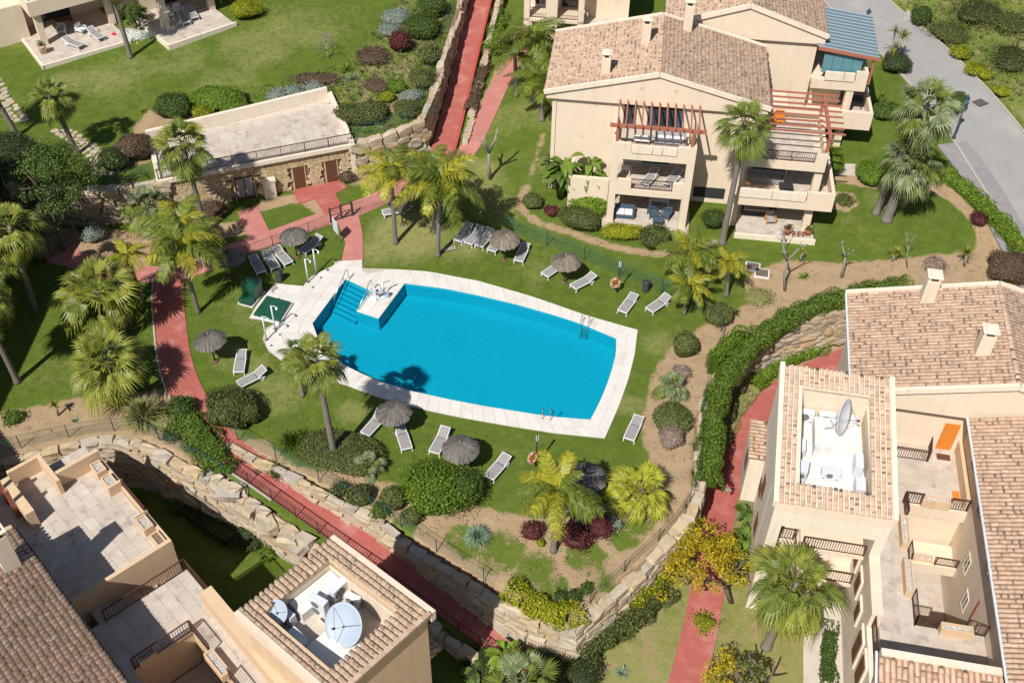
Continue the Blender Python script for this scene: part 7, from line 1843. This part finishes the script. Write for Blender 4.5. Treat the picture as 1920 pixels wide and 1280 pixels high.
def litter(label, px, py):
    b = GT(px, py); t = thing('litter_bin', label, 'bin', tuple(b), .2, 'litter bins'); m = MB(); m.lathe([(.20, 0), (.24, .1), (.25, .75), (.25, .78)], (0, 0, .02), 14); m.build('body', M['bin'], t, local=True); m = MB(); m.lathe([(.27, 0), (.27, .05), (.12, .14)], (0, 0, .80), 14); m.build('lid', M['dark_metal'], t, local=True); m = MB(); m.tube([(.28, 0, 0), (.28, 0, .95)], .025, 6); m.build('post', M['dark_metal'], t, local=True)
litter('dark litter bin below the loungers left of the pool', 525, 527); litter('dark litter bin right of the upper lifebuoy post', 1210, 546)
def lifebuoy(label, base, px_ring, h=2.8, hung=1.05, rz=0.0, sgn=True):
    b = GT(*base); t = thing('lifebuoy_post', label.replace('LIFE', 'post'), 'post', tuple(b), rz, 'lifebuoy posts'); m = MB(); m.tube([(0, 0, -.1), (0, 0, h)], .055, 10); m.build('pole', M['dark_metal'], t, True, local=True)
    m = MB(); m.box((0, -.02, h - .25), (.16, .05, .5)); m.build('notice', M['white_metal'], t, local=True); m = MB(); m.bar((0, 0, hung + .3), (0, -.2, hung + .3), .04, .04); m.build('hook', M['dark_metal'], t, local=True)
    R0, r0 = .27, .065; V, F = [], []
    n, k_ = 32, 10
    for i in range(n):
        for j in range(k_): A, B_ = 6.2832 * i / n, 6.2832 * j / k_; V.append(((R0 + r0 * math.cos(B_)) * math.cos(A), r0 * math.sin(B_), (R0 + r0 * math.cos(B_)) * math.sin(A)))
    for i in range(n):
        for j in range(k_): F.append((i * k_ + j, ((i + 1) % n) * k_ + j, ((i + 1) % n) * k_ + (j + 1) % k_, i * k_ + (j + 1) % k_))
    ring = thing('lifebuoy', label.replace('LIFE', 'lifebuoy'), 'lifebuoy', tuple(b + Vector((-.22, -.22, hung))), rz + .3, 'orange lifebuoys'); ring.rotation_euler = (RAD(-18), 0, rz + .3)
    me = mesh_np('ring', V, np.array(F), [M['orange'], M['white']], True, midx=[1 if (i // k_) % 8 < 1 else 0 for i in range(n * k_)]); o = bpy.data.objects.new('ring', me); COL.objects.link(o); o.parent = ring
    m = MB(); m.tube([((R0 + .1) * math.cos(x * .314), .01 * math.sin(x), (R0 + .1) * math.sin(x * .314)) for x in range(21)], .012, 5, False); m.build('grab_rope', M['white'], ring, local=True)
lifebuoy('orange LIFE on the upper pool lawn', (1157, 548), None); lifebuoy('orange LIFE on the lower lawn below the pool', (1005, 874), None, rz=.4); lifebuoy('orange LIFE behind the palm at the left end of the pool', (574, 722), None, 1.6, 1.0)
# sign and gate
b = GT(632, 452); sg = thing('sign_board', 'blank white sign panel on posts at the pool entrance', 'sign', tuple(b), RAD(-55)); m = MB(); m.box((0, 0, 1.35), (.75, .04, 1.1)); m.build('panel', M['white_metal'], sg, local=True)
for s in (-1, 1): m = MB(); m.tube([(s * .3, .04, 0), (s * .3, .04, 1.85)], .03, 8); m.build('post', M['steel'], sg, local=True)
gt_ = thing('pool_gate', 'dark metal gate frame between the path and the pool lawn', 'gate', tuple(GT(641, 410)))
gp = [GT(621, 418), GT(641, 411), GT(661, 405)]
for p_ in gp: m = MB(); m.bar(p_, p_ + Vector((0, 0, 1.35)), .12, .12); m.build('post', M['dark_metal'], gt_)
for i in (0, 1):
    for zz in (.15, .65, 1.2): m = MB(); m.bar(gp[i] + Vector((0, 0, zz)), gp[i + 1] + Vector((0, 0, zz)), .05, .05); m.build('rail', M['dark_metal'], gt_)
# wooden notice posts / ground hatches / covers
for i, (x, y, nm) in enumerate(((1411, 502, 'left'), (1428, 514, 'right'))):
    c = GT(x, y); t = thing('ground_hatch', '%s of the two brown ground hatches with white frames' % nm, 'hatch', tuple(c), RAD(-12), 'ground hatches'); m = MB(); m.box((0, 0, .05), (1.05, .95, .14)); m.build('frame', M['white_roof'], t, local=True); m = MB(); m.box((0, 0, .13), (.86, .76, .04)); m.build('cover', M['manhole'], t, local=True)
def cover(label, p, s, rz, mat='manhole'):
    t = thing('drain_cover', label, 'drain cover', tuple(p), rz); m = MB(); m.box((0, 0, 0), (s[0], s[1], .03)); m.build('frame', M['dark_metal'], t, local=True)
    for k in range(5): m = MB(); m.box((-s[0] * .4 + k * s[0] * .2, 0, .01), (s[0] * .14, s[1] * .86, .03)); m.build('bar', M[mat], t, local=True)
def onpath(px, py, L, dz=.06):
    p = G(px, py, 0)
    for _ in range(6):
        d_, par = seg_dist(np.array([[p.x, p.y]]), L); i = min(int(par[0]), len(L) - 2); z = L[i, 2] + (L[i + 1, 2] - L[i, 2]) * (par[0] - i); p = G(px, py, z + dz)
    return p
cover('larger square cover set in the main red path', onpath(403, 821, PATH_MAIN, .055), (.7, .55), .6); cover('smaller square cover lower on the main red path', onpath(484, 882, PATH_MAIN, .06), (.5, .4), .6); cover('small pale cover on the right-hand path', onpath(1366, 918, PATH_RIGHT, .055), (.35, .3), .2, 'kerb'); cover('iron drain cover in the grey road', onpath(1838, 193, ROAD, .065), (1.1, .9), .5)
cover('pair of grey covers on the ground by the row of loungers', tuple(GT(842, 466)), (1.0, .5), .3, 'kerb')
# street lamps
def street_lamp(label, base, top, z0):
    b = GT(*base, z0); c = over(b, *top); h = c.z - b.z; t = thing('street_lamp', label, 'street lamp', tuple(b), 0, 'street lamps along the road')
    m = MB(); m.lathe([(.16, 0), (.16, .25), (.09, .45), (.075, 1.0), (.05, h - .6)], (0, 0, 0), 12); m.build('post', M['lamp_green'], t, True, local=True); m = MB(); m.lathe([(.05, 0), (.11, .05), (.11, .12), (.05, .17)], (0, 0, h * .38), 10); m.build('collar', M['lamp_green'], t, local=True)
    m = MB(); m.lathe([(.10, 0), (.20, .42)], (0, 0, h - .55), 6); m.build('lantern_glass', M['teal_glass'], t, local=True); m = MB(); m.lathe([(.25, 0), (.22, .08), (.08, .24), (.03, .36)], (0, 0, h - .12), 6); m.build('lantern_roof', M['lamp_green'], t, local=True); m = MB(); m.lathe([(.05, 0), (.13, .06)], (0, 0, h - .62), 6); m.build('lantern_seat', M['lamp_green'], t, local=True)
street_lamp('dark green street lamp beside the road palms', (1787, 262), (1811, 182), .8); street_lamp('dark green street lamp at the top of the road', (1619, 62), (1626, 20), 1.3)
# ------------------------------------------------------------------ railings and fences
def poly_rail(label, L, h=1.0, gap=.14, mat='iron', name='path_railing', cat='railing'):
    t = thing(name, label, cat, tuple(L[0])); L = np.asarray(L)
    pts = [Vector(p) for p in L]
    for zz, nm in ((h, 'top_rail'), (.12, 'bottom_rail')):
        m = MB(); m.tube([p + Vector((0, 0, zz)) for p in pts], .03, 6); m.build(nm, M[mat], t)
    m = MB(); acc = 0
    for i in range(len(pts) - 1):
        d = (pts[i + 1] - pts[i]).length; n = max(1, int(d / gap))
        for k in range(n): q = pts[i].lerp(pts[i + 1], k / n); m.bar(q + Vector((0, 0, .1)), q + Vector((0, 0, h)), .024, .024)
    o = m.build('balusters', M[mat], t); o['kind'] = 'stuff'
    step = max(1, int(2.0 / max(.1, (pts[1] - pts[0]).length)))
    for i in range(0, len(pts), step): m = MB(); m.bar(pts[i] - Vector((0, 0, .1)), pts[i] + Vector((0, 0, h + .04)), .06, .06); m.build('post', M[mat], t)
    return t
k0 = int(np.argmin(np.hypot(PATH_MAIN[:, 0] - G(445, 858, -.2).x, PATH_MAIN[:, 1] - G(445, 858, -.2).y)))
rl = offset_line(PATH_MAIN, -1.04)[k0:]; rl[:, 2] += .05
poly_rail('brown iron railing along the descending red path', rl[:-2], 1.0)
r2 = offset_line(PATH_RIGHT, 0)[:2]
def net_fence(label, line, h=1.25, every=2.6, lean=0.0):
    L = spline(line, .6) if len(line) < 30 else np.array(line); t = thing('wire_fence', label, 'fence', tuple(L[0])); pts = [Vector(p) for p in L]
    V, F = [], []
    for i, p in enumerate(pts): V += [tuple(p + Vector((0, 0, .05))), tuple(p + Vector((0, 0, h)))]
    for i in range(len(pts) - 1): F.append((2 * i, 2 * i + 2, 2 * i + 3, 2 * i + 1))
    MB().add(V, F).build('netting', M['net'], t)
    m = MB(); m.tube([p + Vector((0, 0, h)) for p in pts], .012, 5); m.build('top_wire', M['lamp_green'], t)
    acc = every
    for i in range(len(pts)):
        if i: acc += (pts[i] - pts[i - 1]).length
        if acc >= every: acc = 0; m = MB(); m.tube([pts[i] - Vector((0, 0, .1)), pts[i] + Vector((0, 0, h + .06))], .028, 7); m.build('post', M['lamp_green'], t)
    return t
def gl(px, z0=0.0): return [tuple(GT(*p, z0)) for p in px]
net_fence('green wire fence between the pool lawn and the house garden', gl([(905, 405), (978, 442), (1040, 467), (1095, 488), (1150, 512), (1210, 536), (1270, 562), (1320, 590), (1352, 622)]))
net_fence('green wire fence along the dry bed above the right hedge', [tuple(G(x, y, z)) for x, y, z in ((1355, 640, 0), (1330, 700, 0), (1318, 760, 0), (1313, 830, 0), (1308, 900, 0), (1295, 945, -.05))])
net_fence('green wire fence on top of the lower right stone wall', [tuple(G(x, y, z)) for x, y, z in ((1292, 945, -.05), (1250, 998, -.2), (1200, 1045, -.3), (1140, 1100, -.45), (1095, 1142, -.55))], 1.1)
net_fence('green wire fence along the bed above the main red path', [(p[0], p[1], p[2] + .05) for p in offset_line(spline(WALL_L)[:-8], .45)], 1.1)
net_fence('green wire fence on the ramp wall of the upper bank', [(p[0], p[1], p[2] + .1) for p in offset_line(spline(WALL_UP2), .4)], 1.1)
net_fence('green wire fence along the boulder wall of the left lawn', [tuple(G(x, y, z)) for x, y, z in ((-60, 868, 0), (20, 845, 0), (130, 820, 0), (215, 808, 0), (270, 812, 0), (330, 842, 0), (385, 872, -.1), (425, 893, -.2))], 1.1)
net_fence('thin wire fence between the upper footpath and the pool lawn', gl([(440, 492), (480, 478), (530, 460), (580, 440), (618, 424)]), 1.1)
net_fence('thin wire fence along the upper footpath right of the gate', gl([(663, 405), (700, 392), (740, 378), (790, 358)]), 1.1)
net_fence('green wire fence above the boulder wall by the toilet block', [tuple(G(x, y, 3.0)) for x, y in ((150, 345), (200, 345), (260, 336), (300, 328))], 1.0)
# ------------------------------------------------------------------ flagstones on the upper lawn
fg = bpy.data.objects.new('flagstone_path', None); fg.location = G(150, 290, 3); COL.objects.link(fg); struct(fg)
r = random.Random(9)
def flag_line(pts, w):
    L = spline([tuple(G(x, y, 3.02)) for x, y in pts], .55)
    for p in L:
        k = -w
        while k < w:
            c = Vector((p[0] + k + r.uniform(-.1, .1), p[1] + r.uniform(-.12, .12), TZ(p[0], p[1]) - .03)); n = r.choice((5, 6, 7)); a0 = r.random() * 6; s = r.uniform(.24, .33)
            MB().prism([(c.x + s * r.uniform(.8, 1.15) * math.cos(a0 + 6.2832 * i / n), c.y + s * r.uniform(.8, 1.15) * math.sin(a0 + 6.2832 * i / n)) for i in range(n)], c.z, c.z + .07).build('flagstone', M['rock'], fg); k += .62
flag_line([(120, 245), (145, 262), (168, 280), (190, 300), (195, 325)], .7); flag_line([(-10, 150), (8, 180), (22, 205), (40, 225)], .9)

# ------------------------------------------------------------------ patio furniture
def table(label, p, rz, w=1.4, d=.8, h=.74, top='white', leg='white', cat='table'):
    t = thing('patio_table', label, cat, tuple(p), rz); m = MB(); m.box((0, 0, h), (w, d, .05)); m.build('table_top', M[top], t, bevel=.01, local=True)
    for a in (-1, 1):
        for b_ in (-1, 1): m = MB(); m.bar((a * (w / 2 - .08), b_ * (d / 2 - .08), 0), (a * (w / 2 - .08), b_ * (d / 2 - .08), h - .02), .06, .06); m.build('leg', M[leg], t, local=True)
def armchair(label, p, rz, fr_='blue_cloth', cu='blue_cloth', w=.72, d=.75, group=None):
    t = thing('armchair', label, 'armchair', tuple(p), rz, group); m = MB(); m.box((0, 0, .34), (w - .1, d, .16)); m.build('seat', M[cu], t, bevel=.03, local=True); m = MB(); m.box((0, d / 2 - .06, .62), (w - .1, .14, .5), Matrix.Rotation(.15, 3, 'X')); m.build('backrest', M[cu], t, bevel=.04, local=True)
    for s in (-1, 1):
        m = MB(); m.box((s * (w / 2 - .03), 0, .56), (.07, d, .06)); m.build('armrest', M[fr_], t, local=True)
        for y in (-1, 1): m = MB(); m.bar((s * (w / 2 - .03), y * (d / 2 - .05), 0), (s * (w / 2 - .03), y * (d / 2 - .05), .55), .05, .05); m.build('leg', M[fr_], t, local=True)
def sofa(label, p, rz, w=1.9, d=.8, fr_='blue_cloth', cu='white_cloth', n=2):
    t = thing('sofa', label, 'sofa', tuple(p), rz); m = MB(); m.box((0, 0, .2), (w, d, .3)); m.build('base', M[fr_], t, bevel=.03, local=True); m = MB(); m.box((0, d / 2 - .08, .55), (w, .16, .45)); m.build('backrest', M[fr_], t, bevel=.03, local=True)
    for s in (-1, 1): m = MB(); m.box((s * (w / 2 - .07), -.08, .45), (.14, d - .17, .22)); m.build('armrest', M[fr_], t, bevel=.02, local=True)
    for k in range(n): x = (k - (n - 1) / 2) * (w - .3) / n; m = MB(); m.box((x, -.07, .42), ((w - .34) / n, d - .22, .14)); m.build('cushion', M[cu], t, bevel=.03, local=True)
zb = Z1 + .08; pa = f1.a
sofa('dark blue sofa with white cushions on the ground floor porch', f1.p(5.9, -2.6, zb), pa, 1.5, .85)
armchair('left slate blue armchair on the ground floor porch', f1.p(8.0, -2.4, zb), pa + .3, group='slate blue armchairs'); armchair('right slate blue armchair on the ground floor porch', f1.p(9.0, -2.45, zb), pa - .4, group='slate blue armchairs')
table('white dining table at the back of the porch', f1.p(8.4, -1.1, zb), pa, 1.5, .8); table('slate blue coffee table between the armchairs', f1.p(8.4, -3.25, zb), pa, .8, .6, .4, 'blue_cloth', 'blue_cloth')
table('small white table on the middle balcony', f1.p(5.7, -1.6, 3.34), pa, .7, .6, .6); sofa('white outdoor sofa under the pergola', f1.p(8.6, -1.6, 6.34), pa, 2.2, .8, 'grey_cloth', 'white_cloth'); table('low white table under the pergola', f1.p(6.6, -1.9, 6.34), pa, 1.1, .7, .4)
zc = Z1 + .18
sofa('grey sofa in the shade of the right patio', f1.p(15.6, -.95, zc), pa, 2.2, .8, 'dark_metal', 'grey_cloth', 3); armchair('wooden armchair with grey cushions on the right patio', f1.p(16.6, -2.0, zc), pa + .2, 'wood_orange', 'grey_cloth'); sofa('grey corner sofa on the right middle balcony', f1.p(15.8, -.95, 3.33), pa, 2.6, .8, 'sling', 'grey_cloth', 3); table('dark table on the right middle balcony', f1.p(17.2, -1.9, 3.33), pa, 1.0, .7, .45, 'dark_metal', 'dark_metal')
table('orange wooden table on the top right terrace', f1.p(15.6, 1.6, 6.34), pa, .9, .7, .7, 'wood_orange', 'wood_orange'); armchair('orange wooden chair on the top right terrace', f1.p(16.4, 2.2, 6.34), pa, 'wood_orange', 'wood_orange')
table('dark dining table on the terrace of the rear house', f2.p(W2 + 3.8, 1.0, 3.34), pa, 1.6, .9, .74, 'dark_metal', 'dark_metal')
def pot(label, p, s=.25, mat='lf_green', h=.4, n=26, pm='pot', ball=False):
    t = thing('potted_plant', label, 'potted plant', tuple(p)); m = MB(); m.lathe([(s * .65, 0), (s, h * .9), (s * 1.08, h), (s * .9, h), (s * .85, h - .05)], (0, 0, 0), 14); m.build('pot', M[pm], t, True, local=True)
    V, F, R_ = [], [], []; r = random.Random(label)
    for i in range(n):
        a = i * 2.4; el = RAD(r.uniform(25, 85)); l = s * r.uniform(1.2, 2.2); d = Vector((math.cos(a), math.sin(a), 0)); sd = Vector((-d.y, d.x, 0)) * s * .12; p0 = Vector((0, 0, h)); p1 = p0 + d * l * .6 * math.cos(el) + Vector((0, 0, l * .7 * math.sin(el))); p2 = p0 + d * l * math.cos(el) + Vector((0, 0, l * .75 * math.sin(el) - .1 * l)); b = len(V); V += [p0 - sd * .4, p1 - sd, p2, p1 + sd, p0 + sd * .4]; F.append((b, b + 1, b + 2, b + 3, b + 4)); R_ += [r.random()] * 5
    me = mesh_np('foliage', [tuple(v) for v in V], [tuple(f) for f in F], M[mat], False, R_); o = bpy.data.objects.new('foliage', me); COL.objects.link(o); o.parent = t
pot('large potted shrub at the front edge of the right patio', f1.p(17.8, -3.25, zc), .3, 'lf_brown', .5, 40)
for i, u in enumerate((18.25, 18.6, 18.95)): pot('small terracotta pot on the right patio edge, %s from the left' % ('first', 'second', 'third')[i], f1.p(u, -3.3, zc), .14, 'lf_brown', .22, 10)
pot('leafy potted plant at the corner of the right patio', f1.p(19.3, -3.1, zc), .28, 'lf_olive', .4, 50); pot('green potted plant on the parapet of the right balcony', f1.p(14.4, -2.9, 4.25), .2, 'lf_bright', .25)
pot('palm in a large pale pot on the first villa patio', G(82, 100, ZV + .03), .35, 'lf_fan_grey', .7, 50, 'stucco_tan')
zv = ZV + .04
armchair('white wicker armchair on the first villa patio', fv.p(4.4, 3.4, zv), fv.a + .5, 'white', 'white_cloth'); armchair('white armchair in the shade of the first villa porch', fv.p(3.0, 4.2, zv), fv.a - .4, 'white', 'grey_cloth'); table('dark table under the first villa porch', fv.p(3.6, 5.2, zv), fv.a, 1.4, .9, .7, 'wood_brown', 'wood_brown')
armchair('white folding chair on the second villa porch, left one', fv2.p(2.2, 4.2, zv + .2), fv2.a, 'white', 'white'); armchair('white folding chair on the second villa porch, right one', fv2.p(3.2, 4.3, zv + .2), fv2.a, 'white', 'white'); table('white table on the second villa porch', fv2.p(6.6, 4.2, zv + .2), fv2.a, 1.1, .8)
b = G(213, 64, ZV + .1); bl_ = thing('ball', 'red ball lying between the villa patios', 'ball', (b.x, b.y, TZ(b.x, b.y) + .2)); m = MB(); m.lathe([(.20 * math.sin(x * .2618), -.2 * math.cos(x * .2618)) for x in range(1, 12)], (0, 0, 0), 20); m.build('ball_skin', mat_plain('red_rubber', (.6, .03, .04), .4, .05), bl_, True, local=True); m = MB(); m.lathe([(.204, -.015), (.204, .015)], (0, 0, 0), 20); m.build('seam_band', M['white'], bl_, local=True)
# white pebble bed between the patios
c = G(238, 62, ZV); g_ = np.random.default_rng(8); n = 1400; q = np.column_stack([c.x + g_.normal(0, 1.0, n), c.y + g_.normal(0, .5, n)]); m = MB()
for x, y in q: z = TZ(x, y); s = random.uniform(.04, .08); m.add([(x + s, y, z), (x - s * .5, y + s * .8, z), (x - s * .5, y - s * .8, z), (x, y, z + s)], [(0, 1, 3), (1, 2, 3), (2, 0, 3)])
o = m.build('pebble_bed', M['pebble']); tag(o, 'bed of white pebbles between the two villa patios', 'pebbles', kind='stuff'); a = o.data.attributes.new('rnd', 'FLOAT', 'POINT'); a.data.foreach_set('value', np.repeat(g_.random(n), 4).astype(np.float32))
# loose boulders on the bank between the railing and the sunken lawn
for i, (x, y, s, z) in enumerate(((432, 925, 1.0, -.4), (470, 955, .8, -.8), (498, 985, 1.1, -1.0), (540, 1010, .9, -1.2), (565, 1030, .8, -1.4), (455, 925, .6, -.5))):
    c = G(x, y, z); o = bpy.data.objects.new('boulder', ROCKS[i]); o.location = (c.x, c.y, z + .1); o.scale = (s * 1.3, s, s * .6); o.rotation_euler = (.1 * i, .1, i); COL.objects.link(o); tag(o, ('first', 'second', 'third', 'fourth', 'fifth', 'small')[i] + ' loose boulder beside the path railing, counted from the hedge', 'boulder', 'boulders below the railing')
